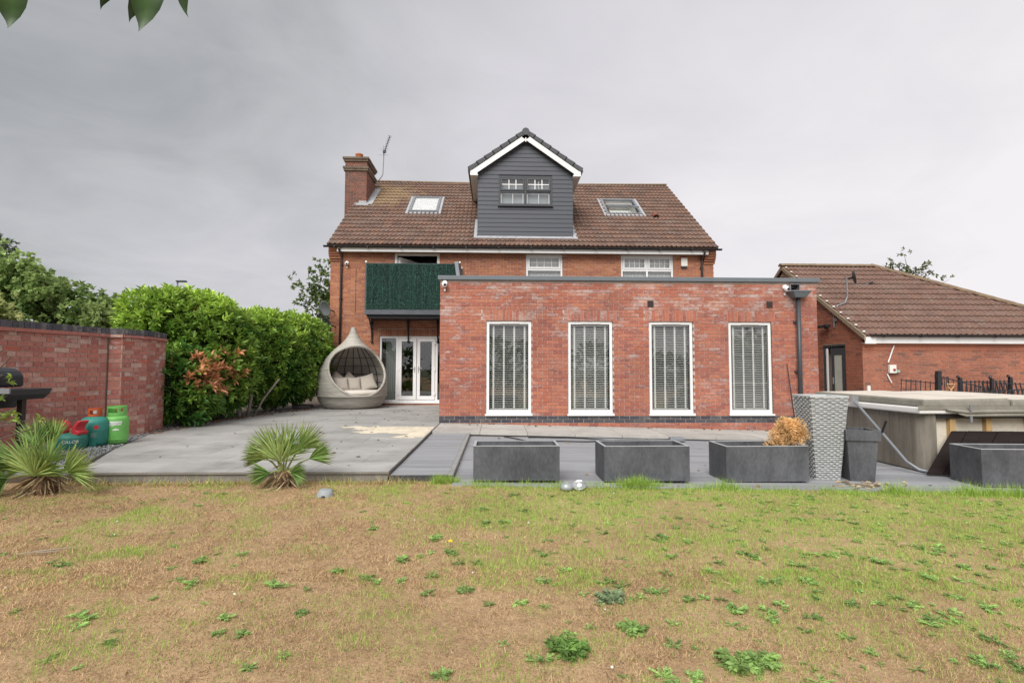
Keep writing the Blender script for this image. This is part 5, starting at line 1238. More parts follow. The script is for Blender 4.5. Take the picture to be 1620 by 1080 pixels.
# tall woven planter: every strand is modelled as geometry
MT['weave'] = plain('weave', (.46, .48, .48), .5, .12, 4, .1); MT['weave_dark'] = plain('weave_dark', (.15, .16, .165), .7, .2, 5, .1)
def woven(cx, cy, z0, z1, hb, ht, rz):
    t_ = thing('wicker_planter', (cx, cy, z0), 'tall tapering light grey wicker planter on the deck', 'planter')
    Mt = Matrix.Translation((cx, cy, 0)) @ Matrix.Rotation(rz, 4, 'Z')
    q = MB(); e = .008; q.frustum((-hb+e, hb-e, -hb+e, hb-e), (-ht+e, ht-e, -ht+e, ht-e), z0, z1-.02, Mt); q.build('core', MT['weave_dark'], t_)
    rows = 38; mb = MB()
    for fc in range(4):
        Mf = Mt @ Matrix.Rotation(math.pi/2*fc, 4, 'Z')
        for r in range(rows):
            za, zb = z0+(z1-z0)*r/rows+.004, z0+(z1-z0)*(r+1)/rows-.006; h_ = hb+(ht-hb)*(r+.5)/rows
            h0_, h1_ = hb+(ht-hb)*r/rows, hb+(ht-hb)*(r+1)/rows; n = 9; zm_ = (za+zb)/2; zf, zg = za, zb
            for c in range(n):
                x0_, x1_ = -h_+2*h_*c/n, -h_+2*h_*(c+1)/n
                if r % 2 == c % 2: k = .6; za, zb = zf-.003, zg+.004
                else: k = .12; za, zb = zf+.0025, zg-.002
                xm_ = (x0_+x1_)/2; b_o = .010*k*2
                vs_ = []
                for x, o in ((x0_, .001), (xm_, b_o), (x1_, .001)):
                    vs_ += [(x, -h0_-o, za), (x, -h1_-o, zb)]
                jz_ = random.uniform(-.002, .002); jo = random.uniform(-.003, .002); mb.add([(a_x+random.uniform(-.001, .001), b_y+jo, c_z+jz_) for a_x, b_y, c_z in vs_], [(0, 2, 3, 1), (2, 4, 5, 3)], Mf)
    mb.build('weave', MT['weave'], t_, kind='stuff')
    q = MB(); frame = [(-ht-.006, ht+.006, -ht-.006, -ht+.05), (-ht-.006, ht+.006, ht-.05, ht+.006), (-ht-.006, -ht+.05, -ht+.05, ht-.05), (ht-.05, ht+.006, -ht+.05, ht-.05)]
    for a in frame: q.box(*a, z1-.012, z1+.012, Mt)
    q.build('rim', MT['weave'], t_, bevel=.005)
woven(4.05, 6.52, -.175, .83, .145, .225, R(-4))
def tall_planter(cx, cy, z0, z1, hb, ht, rz):
    t_ = thing('tall_planter', (cx, cy, z0), 'tapered plain dark grey square planter beside the wicker one', 'planter')
    Mt = Matrix.Translation((cx, cy, 0)) @ Matrix.Rotation(rz, 4, 'Z'); zc = z1-.125; hc = hb+(ht-hb)*(zc-z0)/(z1-z0)
    q = MB(); q.frustum((-hb, hb, -hb, hb), (-hc, hc, -hc, hc), z0, zc, Mt); q.build('body', MT['fibre'], t_, bevel=.006)
    q = MB(); o, i_ = ht+.012, ht-.03; hc2 = hc+.016
    for k in range(4):
        Mk = Mt @ Matrix.Rotation(math.pi/2*k, 4, 'Z'); q.add([(-hc2, -hc2, zc+.001), (hc2, -hc2, zc+.001), (o, -o, z1), (-o, -o, z1), (-i_, -i_, z1), (i_, -i_, z1), (i_, -i_, zc+.02), (-i_, -i_, zc+.02)], [(0, 1, 2, 3), (3, 2, 5, 4), (4, 5, 6, 7)], Mk)
    q.build('rim', MT['fibre'], t_)
    q = MB(); q.box(-i_, i_, -i_, i_, zc, zc+.025, Mt); q.build('compost', MT['compost'], t_)
tall_planter(4.42, 6.40, -.18, .435, .135, .18, R(-12))

# ================================================================ HOT TUB
TX0, TX1, TY0, TY1, TZ0, TZ1 = 5.68, 7.85, 6.92, 9.15, -.21, .575
tub = thing('hot_tub', ((TX0+TX1)/2, (TY0+TY1)/2, TZ0), 'square hot tub with brown slatted side, its front panel taken off', 'hot tub')
MT['tubpanel'] = plain('tubpanel', (.185, .165, .135), .6, .3, 3, .3, 50, stretch=(5, 5, .5), dirt=.5); MT['foam'] = plain('foam', (.62, .57, .47), .9, .14, 2.5, .5, 20, dirt=.15); MT['tubwhite'] = plain('tubwhite', (.78, .77, .75), .3, .04, 2, 0)
MT['darkpanel'] = plain('darkpanel', (.016, .011, .010), .5, .4, 4, .2, 60, stretch=(1, 1, 5), spec=.15)
q = MB(); q.box(TX0+.03, TX1-.03, TY0+.08, TY1-.03, TZ0+.02, TZ1-.02); q.build('foam_body', MT['foam'], tub)
q = MB(); q.box(TX0-.02, TX1+.02, TY0-.02, TY1+.02, TZ0-.02, TZ0+.019); q.build('base', MT['black'], tub)
y = TY0+.20
while y < TY1-.1:
    ye = min(y+.19, TY1-.05); q = MB(); q.box(TX0-.004-random.uniform(0, .003), TX0+.029, y+.003, ye-.003, TZ0+.02, TZ1); q.build('side_panel', MT['tubpanel'], tub); y = ye
q = MB(); n = 8; pr = [(TX0, TY0+.20)]+[(TX0+.15-.15*math.cos(math.pi/2*i/n), TY0+.15-.15*math.sin(math.pi/2*i/n)) for i in range(n+1)]+[(TX0+.19, TY0)]
pr2 = [(x+.03, y+.03) for x, y in pr][::-1]; q.slab(pr+pr2[:], TZ0+.02, TZ1); 
q.v = [Vector((p.x, p.y, p.z)) for p in q.v]; q.build('corner_panel', MT['tubpanel'], tub)
q = MB(); q.box(TX0+.19, TX1, TY0-.008, TY0+.06, TZ1-.06, TZ1+.0); q.build('front_trim', MT['black'], tub)
for x in (6.12, 6.62, 7.2): q = MB(); q.box(x-.04, x+.04, TY0+.02, TY0+.079, TZ0+.02, TZ1-.061); q.build('stud', MT['wood'], tub)
q = MB(); q.box(TX0+.19, TX0+.27, TY0+.02, TY0+.079, TZ0+.02, TZ0+.17); q.build('corner_block', MT['wood'], tub)
q = MB(); q.box(TX0-.075, TX1+.04, TY0-.06, TY1+.03, TZ1+.001, TZ1+.088); q.build('shell_rim', MT['tubwhite'], tub, bevel=.02)
lid = thing('hot_tub_cover', ((TX0+TX1)/2, (TY0+TY1)/2, TZ1+.08), 'faded grey folding vinyl cover lying on the hot tub', 'tub cover')
MT['vinyl'] = plain('vinyl', (.58, .53, .455), .7, .2, 2.5, .3, 30, dirt=.25); MT['vinyl_side'] = plain('vinyl_side', (.22, .21, .175), .7, .25, 4, .3, 30, dirt=.3)
for a, b, nm in ((TX0-.025, 6.85, 0), (6.87, TX1+.06, 1)):
    q = MB(); za = TZ1+.092; q.add([(a, TY0-.07, za), (b, TY0-.07, za), (b, TY1+.12, za), (a, TY1+.12, za), (a+.015, TY0-.055, za+.095), (b, TY0-.055, za+.115), (b, TY1+.105, za+.125), (a+.015, TY1+.105, za+.105)], [(0,3,2,1),(4,5,6,7),(0,1,5,4),(1,2,6,5),(2,3,7,6),(3,0,4,7)]); q.build('foam_half', MT['vinyl_side'], lid, bevel=.025)
    q = MB(); q.add([(a+.05, TY0-.02, za+.0985), (b-.02, TY0-.02, za+.1175), (b-.02, TY1+.07, za+.1275), (a+.05, TY1+.07, za+.1085), (a+.05, TY0-.02, za+.092), (b-.02, TY0-.02, za+.11), (b-.02, TY1+.07, za+.12), (a+.05, TY1+.07, za+.10)], [(0, 1, 2, 3), (7, 6, 5, 4), (0, 4, 5, 1), (1, 5, 6, 2), (2, 6, 7, 3), (3, 7, 4, 0)]); q.build('top_sheet', MT['vinyl'], lid)
q = MB(); q.box(TX0-.1, TX1+.08, TY0-.078, TY0-.071, TZ1+.06, TZ1+.11); q.build('skirt', MT['vinyl_side'], lid)
for k, (z, r) in enumerate(((.035, .028), (-.012, .022), (.01, .012))):
    pts = [(5.95+.15*k, TY0-.09, TZ1+z+.045-.02), (6.2, TY0-.10, TZ1+z-.005), (6.6, TY0-.09, TZ1+z), (7.9, TY0-.09, TZ1+z+.01)]; q = MB(); q.tube(pts, [r*.5, r, r, r], 8); q.build('rolled_skirt', MT['vinyl_side'], lid, smooth=True)
for z0 in (TZ1-.1, TZ1+.045):
    q = MB(); q.box(6.22, 6.25, TY0-.14, TY0-.128, z0, z0+.085); q.build('strap_clip', MT['greymetal'], lid)
bar = thing('cover_lifter', (5.5, 7.5, -.2), 'bent grey metal cover lifter bar resting beside the hot tub', 'lifter bar')
q = MB(); pts = [Vector((5.52, 8.05, .70)), Vector((5.50, 7.9, .62)), Vector((5.48, 7.3, .20)), Vector((5.46, 6.93, -.06)), Vector((5.52, 6.80, -.14)), Vector((5.66, 6.74, -.168)), Vector((6.4, 6.70, -.172))]
q.tube(pts, .02, 8); q.build('bar', MT['greymetal'], bar, smooth=True)
q = MB(); q.box(5.47, 5.58, 8.0, 8.14, .66, .75); q.build('bracket', MT['steel'], bar)
q = MB(); q.tube([(5.47, 7.38, .27), (5.50, 7.33, .44)], .016, 6); q.build('grip', MT['black'], bar)
lp = thing('loose_panel', (6.3, 6.7, -.2), 'dark brown slatted panel taken off and leaning against the hot tub front', 'panel')
A_, B_, C_, D_ = Vector((5.50, 6.66, -.17)), Vector((7.40, 6.66, -.175)), Vector((7.95, 6.90, .33)), Vector((6.06, 6.90, .345))
nrm = (B_-A_).cross(D_-A_).normalized(); n = 9
for k in range(n):
    s0, s1 = k/n+.002, (k+1)/n-.002; th = .012+.006*(k % 2)
    P = [A_.lerp(B_, s0), A_.lerp(B_, s1), D_.lerp(C_, s1), D_.lerp(C_, s0)]; q = MB(); q.add([p+nrm*th for p in P]+[p-nrm*.012 for p in P], [(0, 1, 2, 3), (7, 6, 5, 4), (0, 4, 5, 1), (1, 5, 6, 2), (2, 6, 7, 3), (3, 7, 4, 0)]); q.build('slat', MT['darkpanel'], lp)

# ================================================================ IRON RAILINGS stored by the garage
def railing(p0, p1, zb, zt0, zt1, nb, label, post=True, tilt=.0, bar=.009, sag=0.0):
    p0, p1 = Vector((*p0, 0)), Vector((*p1, 0)); t_ = thing('iron_railing', (*((p0+p1)/2).xy, zb), label, 'railing', 'iron railing panels by the garage')
    for i in range(nb):
        P = p0.lerp(p1, i/(nb-1)); zt = zt0+(zt1-zt0)*i/(nb-1); q = MB(); q.tube([(P.x, P.y, zb), (P.x+tilt*(zt-zb), P.y+.05, zt)], bar, 5); q.build('bar', MT['blackmetal'], t_)
    for f in (.08, .97):
        a, b = p0, p1; za, zc = zb+(zt0-zb)*f, zb+(zt1-zb)*f; q = MB(); q.tube([(a.x+tilt*(za-zb), a.y+.05*f, za), (b.x+tilt*(zc-zb), b.y+.05*f, zc)], .016, 4); q.build('rail', MT['blackmetal'], t_)
    if post:
        for P, zt in ((p0, zt0), (p1, zt1)):
            q = MB(); q.box(-.035, .035, -.035, .035, zb-.02, zt+.08, Matrix.Translation((P.x, P.y, 0)) @ Matrix.Rotation(R(3), 4, 'Y')); q.lathe([(.04, 0), (.045, .02), (.02, .06), (0, .07)], 8, Matrix.Translation((P.x+.05*(zt-zb)*0, P.y, zt+.08))); q.build('post', MT['blackmetal'], t_)
    return t_
railing((10.75, 13.8), (11.9, 13.9), -.28, .93, .84, 9, 'thin rust black railing panel nearest the isolator switch', False, .08, .011)
t1_ = railing((11.62, 13.62), (12.95, 13.6), -.28, 1.06, .72, 12, 'black railing panel with steeply sloping top rail', False, 0, .010)
q = MB(); q.box(-.05, .05, -.05, .05, -.28, 1.14, Matrix.Translation((11.62, 13.6, 0)) @ Matrix.Rotation(R(2), 4, 'Y')); q.build('post', MT['blackmetal'], t1_)
for k in range(4): q = MB(); q.tube([(11.62+.03*math.cos(a)+.09+.16*(k % 2), 13.58, .93-.12*(k // 2)+.06*math.sin(a)) for a in np.linspace(0, 2*math.pi, 13)], .012, 5); q.build('scroll', MT['blackmetal'], t1_)
railing((12.5, 13.95), (14.0, 14.05), -.28, .88, .90, 13, 'black railing panel with posts leaning along the garage wall', True, .14, .016)
railing((13.2, 13.75), (15.2, 13.8), -.28, .86, .80, 16, 'black railing panel at the far end of the stack by the frame edge', True, -.16, .016)
railing((12.6, 13.5), (14.6, 13.45), -.28, .62, .74, 18, 'low black railing panel in front of the other railings', False, .22, .014)
sph = thing('spade_handle', (11.15, 12.5, -.28), 'wooden D-shaped spade handle poking up behind the hot tub', 'spade')
q = MB(); q.tube([(11.1, 12.6, -.28), (11.1, 12.6, .70)], .016, 8); q.build('shaft', MT['wood'], sph)
q = MB(); q.tube([(11.1, 12.6, .69), (11.04, 12.6, .74), (11.0, 12.6, .82), (11.2, 12.6, .82), (11.16, 12.6, .74), (11.1, 12.6, .69)], .013, 6); q.build('grip', MT['wood'], sph)
pst = MB(); pst.tube([(9.05, 12.6, -.28), (9.05, 12.6, .78)], .04, 10); tag(pst.build('vent_pipe', MT['white']), 'short white pipe end standing behind the hot tub cover', 'pipe')

# ================================================================ small things on deck and lawn
def gz_(x, y): return float(lz(np.float64(x), np.float64(y)))
cb = thing('black_cable', (1.5, 9.6, -.1), 'black cable trailing along the deck below the extension wall', 'cable')
def cable(pts, r=.011):
    q = MB(); P = []
    for i in range(len(pts)-1):
        for k in range(6): P.append(Vector(pts[i]).lerp(Vector(pts[i+1]), k/6))
    P.append(Vector(pts[-1])); P = [p+Vector((0, .04*math.sin(i*.9), 0)) for i, p in enumerate(P)]
    q.tube(P, r, 6); return q
cable([(.15, 9.85, dzf(.1)+.013), (.6, 9.3, dzf(.6)+.013), (1.6, 9.4, dzf(1.6)+.013), (2.6, 9.75, dzf(2.6)+.013), (3.6, 9.85, dzf(3.6)+.013), (5.3, 9.85, dzf(5.3)+.013)]).build('lead', MT['black'], cb)
cable([(.6, 9.8, dzf(.6)+.013), (1.3, 9.9, dzf(1.3)+.013), (2.2, 9.55, dzf(2.2)+.013), (3.3, 9.6, dzf(3.3)+.013)]).build('lead', MT['black'], cb)
q = MB(); q.box(3.15, 3.42, 9.5, 9.66, dzf(3.3)+.012, dzf(3.3)+.09); q.build('plug_box', MT['greymetal'], cb, bevel=.02)
cp = thing('upturned_cup', (-1.72, 5.45, gz_(-1.72, 5.45)), 'pale grey upturned plastic pot with a notch lying on the dry lawn', 'pot')
Mc = Matrix.Translation((-1.72, 5.45, gz_(-1.72, 5.45)-.005)) @ Matrix.Rotation(R(5), 4, 'Y')
q = MB(); q.lathe([(.085, 0), (.08, .03), (.062, .072), (.05, .078), (0, .079)], 22, Mc); q.build('cup', plain('cupgrey', (.28, .30, .31), .6), cp, smooth=True)
q = MB(); q.lathe([(0, .012), (.022, .006), (.026, -.004)], 12, Mc @ Matrix.Translation((.005, -.079, .008)) @ Matrix.Rotation(R(90), 4, 'X')); q.build('notch', MT['black'], cp)
jar = thing('glass_jar', (.76, 5.72, gz_(.76, 5.7)), 'squat clear glass jar in the grass beside the trough planter', 'jar')
q = MB(); q.lathe([(.0, .002), (.055, .002), (.068, .02), (.068, .045), (.05, .068), (.045, .075), (.04, .07), (.058, .04), (.055, .012), (0, .01)], 20, Matrix.Translation((.76, 5.72, gz_(.76, 5.72)))); q.build('body', plain('jarglass', (.30, .33, .33), .3, .08, 6, 0, spec=.8), jar, smooth=True)
bl_ = thing('metal_bowl', (.915, 5.76, gz_(.9, 5.7)), 'shiny tipped steel bowl beside the glass jar in the grass', 'bowl')
Mb_ = Matrix.Translation((.905, 5.76, gz_(.905, 5.76)+.035)) @ Matrix.Rotation(R(28), 4, 'X') @ Matrix.Rotation(R(-10), 4, 'Y')
q = MB(); q.lathe([(0, -.03), (.04, -.028), (.065, -.005), (.075, .02), (.078, .02), (.068, -.008), (.04, -.032), (0, -.034)], 22, Mb_); q.build('bowl', MT['steel'], bl_, smooth=True)
# ================================================================ VEGETATION
MT["gravelbase"] = plain("gravelbase", (.20, .21, .20), .95, .35, 30, .8, 60)
MT['leaf'] = leaf_mat('leaf', .42, .28, .45); MT['leaf_matt'] = leaf_mat('leaf_matt', .6, .42, .2); MT['grass'] = leaf_mat('grass', .75, .25, .1); MT['palm'] = leaf_mat('palm', .55, .25, .25)
MT['bark'] = plain('bark', (.11, .085, .065), .95, .3, 6, .7, 25); MT['bark_pale'] = plain('bark_pale', (.26, .22, .19), .95, .3, 6, .7, 25)
def unit(v): return v/np.maximum(np.linalg.norm(v, axis=-1, keepdims=True), 1e-9)
def leaves(P, D, L, W, cols, fold=.35, droop=.12, wide=.45):
    n = len(P); D = unit(D); up_ = np.tile(np.array([[0, 0, 1.]]), (n, 1))+rng.normal(size=(n, 3))*.35
    S = unit(np.cross(D, up_)); Nn = np.cross(S, D); L = L[:, None]; W = W[:, None]
    r1 = P+D*L*.32+S*W*.46+Nn*W*fold; l1 = P+D*L*.32-S*W*.46+Nn*W*fold
    r2 = P+D*L*.68+S*W*wide+Nn*W*fold*.8-Nn*L*droop*.4; l2 = P+D*L*.68-S*W*wide+Nn*W*fold*.8-Nn*L*droop*.4
    t_ = P+D*L-Nn*L*droop
    V = np.stack([P, r1, r2, t_, l2, l1], 1).reshape(-1, 3); b = (np.arange(n)*6)[:, None]
    F = np.concatenate([b+np.array([[0, 1, 2, 3]]), b+np.array([[0, 3, 4, 5]])])
    return V, F, np.repeat(cols, 6, 0)
def whorls(C, D, per, L, W, col, spread=1.0, jit=.2):
    n = len(C); D = unit(D); ref = np.where(np.abs(D[:, 2:3]) > .9, np.array([[1., 0, 0]]), np.array([[0, 0, 1.]])); A = unit(np.cross(D, ref)); B = np.cross(D, A)
    Ps, Ds, Ls, Ws, Cs = [], [], [], [], []
    ph = rng.uniform(0, 6.28, n)
    for k in range(per):
        a = ph+k*2.399+rng.normal(size=n)*.2; fr = k/per
        d = D*(.4+.8*fr)+(A*np.cos(a)[:, None]+B*np.sin(a)[:, None])*spread*(1.0-.45*fr)
        d = d+rng.normal(size=(n, 3))*jit; Ps.append(C+D*(L.mean()*.55*fr)); Ds.append(d); Ls.append(L*rng.uniform(.7, 1.15, n)); Ws.append(W*rng.uniform(.8, 1.15, n)); Cs.append(col*rng.uniform(.72, 1.3, (n, 1)))
    return np.concatenate(Ps), np.concatenate(Ds), np.concatenate(Ls), np.concatenate(Ws), np.concatenate(Cs)
def blob_pts(n, center, rad, rz, k=2.8, noise=.12, seed=0, zmin=None):
    d = unit(rng.normal(size=(n, 3))); r = 1/(np.abs(d[:, 0])**k+np.abs(d[:, 1])**k+np.abs(d[:, 2])**k)**(1/k)
    az = np.arctan2(d[:, 1], d[:, 0]); nz = fbm(az*2.2+10, d[:, 2]*3+10+np.cos(az)*2, seed)-.5
    r = r*(1+noise*2*nz)
    q = d*r[:, None]*np.array(rad); nrm = unit(d/np.array(rad))
    c, s = math.cos(rz), math.sin(rz); Rm = np.array([[c, -s, 0], [s, c, 0], [0, 0, 1]])
    return q@Rm.T+np.array(center), nrm@Rm.T
def hedge(name, label, blobs, shoots, dead, stems, lmul=1.0):
    t_ = thing(name, (blobs[0][0][0], blobs[0][0][1], 0), label, 'hedge')
    Cs, Ds = [], []
    for (c, r, rz, frac, sd_) in blobs:
        P, Nn = blob_pts(int(shoots*frac), c, r, rz, 2.7, .13, sd_)
        depth = rng.uniform(0, 1, len(P))**2.0*.45; P = P-Nn*depth[:, None]+rng.normal(size=P.shape)*.04
        Cs.append(P); Ds.append(Nn*.8+np.array([0, 0, .75])+rng.normal(size=P.shape)*.3)
    C, D = np.concatenate(Cs), np.concatenate(Ds); keep = C[:, 2] > .12; C, D = C[keep], D[keep]
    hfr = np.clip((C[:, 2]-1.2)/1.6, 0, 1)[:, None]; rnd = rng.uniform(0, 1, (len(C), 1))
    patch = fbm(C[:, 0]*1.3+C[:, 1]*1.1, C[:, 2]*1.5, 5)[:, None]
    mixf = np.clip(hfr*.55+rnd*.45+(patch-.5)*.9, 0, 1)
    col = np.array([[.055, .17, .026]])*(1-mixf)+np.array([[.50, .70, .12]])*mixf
    for (c, rr, cc) in dead:
        dd = np.linalg.norm((C-np.array(c))/np.array(rr), axis=1)+rng.normal(size=len(C))*.38; w = (dd < 1)
        col[w] = np.array(cc)*rng.uniform(.7, 1.25, (w.sum(), 1))
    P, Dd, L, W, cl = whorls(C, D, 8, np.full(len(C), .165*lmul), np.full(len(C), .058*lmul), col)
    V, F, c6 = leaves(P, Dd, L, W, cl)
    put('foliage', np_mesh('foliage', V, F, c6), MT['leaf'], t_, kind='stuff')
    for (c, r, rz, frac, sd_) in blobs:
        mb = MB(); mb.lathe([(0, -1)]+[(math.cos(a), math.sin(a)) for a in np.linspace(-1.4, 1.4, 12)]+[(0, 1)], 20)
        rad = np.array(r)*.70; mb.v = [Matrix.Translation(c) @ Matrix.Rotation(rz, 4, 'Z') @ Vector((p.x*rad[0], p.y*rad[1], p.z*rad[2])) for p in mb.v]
        mb.build('dark_core', MT['inner'], t_, smooth=True)  # solid dark core added to stop light passing through the leaves
    for st_ in stems:
        q = MB(); q.tube(st_[0], st_[1], 7); q.build('stem', MT['bark_pale'], t_, smooth=True)
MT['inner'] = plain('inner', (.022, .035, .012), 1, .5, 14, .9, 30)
hb = R(-15)
hedge('laurel_hedge', 'large glossy laurel bush with a dead orange patch, beside the garden wall',
      [((-6.85, 12.3, 1.42), (1.12, 1.15, 1.36), hb, .58, 1), ((-7.3, 11.6, 2.12), (.60, .7, .66), 0, .18, 2), ((-6.62, 10.98, .72), (.84, .62, .80), 0, .24, 3)], 3300,
      [((-5.82, 11.2, 1.0), (.30, .7, .34), (.66, .32, .16)), ((-6.55, 11.5, 2.2), (.09, .5, .11), (.33, .10, .05))],
      [([(-6.15, 12.9, -.1), (-6.2, 12.95, .6), (-6.4, 13.0, 1.4)], [.05, .045, .03]), ([(-6.05, 13.1, -.1), (-5.98, 13.15, .5), (-6.1, 13.3, 1.3)], [.045, .04, .03]),
       ([(-6.9, 12.0, -.1), (-6.8, 12.1, .7)], [.05, .04]), ([(-5.95, 13.2, -.05), (-5.75, 13.3, .42), (-5.5, 13.6, .9)], [.03, .025, .02])])
hedge('laurel_hedge', 'clipped light green laurel bush between the daybed and the larger bush',
      [((-6.35, 15.25, 1.45), (1.08, 2.05, 1.24), R(-13), 1.0, 7)], 3600, [((-5.7, 14.6, 1.7), (.1, .3, .12), (.38, .17, .07))],
      [([(-6.5, 15.6, -.1), (-6.5, 15.5, 1.0)], [.06, .04]), ([(-6.2, 14.6, -.1), (-6.2, 14.5, 1.0)], [.05, .04])], .92)
def tree(name, label, base, height, crown, limbs_n, nleaf, lsz, lw, colA, colB, targets=None, cat='tree', per=5, spread=1.0, mat='leaf_matt', trunk_r=.12, upright=.3, group=None):
    t_ = thing(name, base, label, cat, group); bx, by, bz = base; (cx, cy, cz), (rx, ry, rz_) = crown
    top = Vector((cx, cy, cz)); q = MB()
    q.tube([Vector(base), Vector(base).lerp(top, .5)+Vector((random.uniform(-.1, .1), 0, 0)), top, top+Vector((0, 0, rz_*.55))], [trunk_r, trunk_r*.75, trunk_r*.45, .012], 8)
    Cn, Dn = [], []; lim = MB()
    T = targets or []
    if not T:
        for i in range(limbs_n):
            d = unit(np.array([rng.normal(), rng.normal(), rng.normal()*.8+.35])); rr = rng.uniform(.62, 1.0)
            T.append((cx+d[0]*rx*rr, cy+d[1]*ry*rr, cz+d[2]*rz_*rr))
    for (tx, ty, tz) in T:
        e = Vector((tx, ty, tz)); s = Vector(base).lerp(top, random.uniform(.45, 1.0)) if e.z < cz+rz_*.3 else top
        midp = s.lerp(e, .55)+Vector((random.uniform(-.15, .15)*rx, random.uniform(-.1, .1), random.uniform(0, .12)*rz_))
        pts = [s, midp, e]; lim.tube(pts, [trunk_r*.3, trunk_r*.15, .005], 5)
        for k in range(10):
            f = .3+.7*(k+1)/10; p = (s.lerp(midp, f/.55) if f < .55 else midp.lerp(e, (f-.55)/.45)); dirv = (e-midp).normalized()
            m = 3 if f < .9 else 5
            for j in range(m):
                o = rng.normal(size=3)*np.array([rx, ry, rz_])*.115*(1.25-f*.75); Cn.append(np.array(p)+o); Dn.append(np.array(dirv)*.6+rng.normal(size=3)*.6+np.array([0, 0, upright]))
    q.build('trunk', MT['bark'], t_, smooth=True); lim.build('limbs', MT['bark'], t_, smooth=True)
    C, D = np.array(Cn), np.array(Dn); m = max(1, nleaf//per); sel = rng.integers(0, len(C), m); C = C[sel]+rng.normal(size=(m, 3))*lsz*.9; D = D[sel]
    tone = np.clip(rng.uniform(0, 1, (m, 1))*.6+(fbm(C[:, 0]*.9, C[:, 2]*1.2, 9)[:, None]-.5)*1.1+.2, 0, 1)
    col = np.array([colA])*(1-tone)+np.array([colB])*tone
    P, Dd, L, W, cl = whorls(C, D, per, np.full(m, lsz), np.full(m, lw), col, spread, .3)
    V, F, c6 = leaves(P, Dd, L, W, cl, .25, .25, .42)
    put('crown', np_mesh('crown', V, F, c6), MT[mat], t_, kind='stuff')
G1, G2 = (.13, .22, .065), (.44, .57, .21)
tree('sycamore_tree', 'dark green leafy tree behind the garden wall, tallest of the cluster', (-13.9, 15.2, -.5), 5, ((-13.75, 15.2, 2.7), (1.35, 1.2, 1.95)), 40, 6800, .14, .11, G1, G2, upright=.4)
tree('sycamore_tree', 'leafy green tree behind the garden wall with pointed upright shoots', (-12.35, 15.3, -.5), 5, ((-12.4, 15.3, 2.35), (1.25, 1.2, 1.75)), 38, 6200, .13, .10, G1, (.44, .56, .21), upright=.5)
tree('sycamore_tree', 'low leafy tree over the wall, next to the laurel bush', (-11.3, 15.6, -.5), 4, ((-11.35, 15.6, 1.9), (1.0, 1.0, 1.45)), 32, 4300, .12, .09, G1, (.44, .55, .22), upright=.5)
tree('variegated_shrub', 'pale yellow green variegated shrub above the wall at the frame edge', (-12.6, 12.9, -.5), 4, ((-12.65, 12.9, 1.95), (1.15, .8, 1.15)), 34, 6500, .11, .08, (.24, .31, .09), (.55, .57, .27), cat='shrub')
tree('wispy_tree', 'tall thin grey green tree at the top of the wall cluster', (-17.6, 18.3, -.5), 7, ((-17.4, 18.3, 4.0), (1.1, 1.1, 2.6)), 34, 4200, .13, .06, (.05, .08, .045), (.11, .15, .075), upright=.2)
tree('wispy_tree', 'low distant bushy tree just above the coping between cluster and laurel', (-15.2, 24.0, -.6), 4, ((-15.2, 24, 2.1), (2.4, 1.2, 1.25)), 30, 4200, .16, .12, (.06, .09, .03), (.14, .18, .07))
tree('apple_tree', 'sparse airy tree beside the house corner behind the hedge', (-7.2, 23, -.5), 5, ((-7.15, 23, 3.2), (1.6, 1.0, 2.2)), 0, 1800, .15, .09, (.07, .12, .04), (.22, .30, .09),
     [(-8.75, 23, 5.0), (-8.55, 22.9, 4.5), (-8.1, 23, 4.55), (-7.65, 23, 5.75), (-7.35, 23, 5.3), (-7.9, 23.1, 5.2), (-7.1, 23, 5.6), (-7.6, 22.8, 4.1), (-6.9, 23, 4.6), (-7.3, 23, 4.9), (-8.2, 23, 3.9), (-7.4, 23, 3.7), (-7.0, 23, 4.1)], trunk_r=.1)
tree('ash_tree', 'tree sprigs showing over the garage roof ridge', (18.2, 23.5, -.5), 6, ((18.9, 23.5, 5.1), (.9, .6, .9)), 0, 420, .15, .08, (.12, .15, .07), (.27, .31, .13),
     [(18.75, 23.5, 6.55), (18.5, 23.5, 6.15), (17.7, 23.5, 6.0), (18.2, 23.5, 5.8), (19.9, 23.5, 5.75), (19.95, 23.5, 6.05), (19.4, 23.5, 5.6), (20.85, 23.5, 5.35), (19.0, 23.5, 5.8)], trunk_r=.1)
tree('garden_shrub', 'light green shrub sprigs reaching in beside the barbecue', (-4.5, 4.35, -.2), 1.5, ((-4.5, 4.35, .55), (.5, .4, .5)), 0, 420, .05, .024, (.14, .25, .04), (.30, .42, .09),
     [(-3.80, 4.25, 1.24), (-3.86, 4.25, 1.30), (-3.68, 4.3, .74), (-3.78, 4.3, .84), (-3.62, 4.25, .68), (-3.85, 4.25, .74), (-3.9, 4.3, 1.1), (-3.86, 4.2, .84)]+[(-4.5+.45*math.cos(i*2.4)*(.4+.6*((i*37) % 10)/10)-.25, 4.35+.4*math.sin(i*2.4), .15+.07*i) for i in range(16)], cat='shrub', trunk_r=.02)
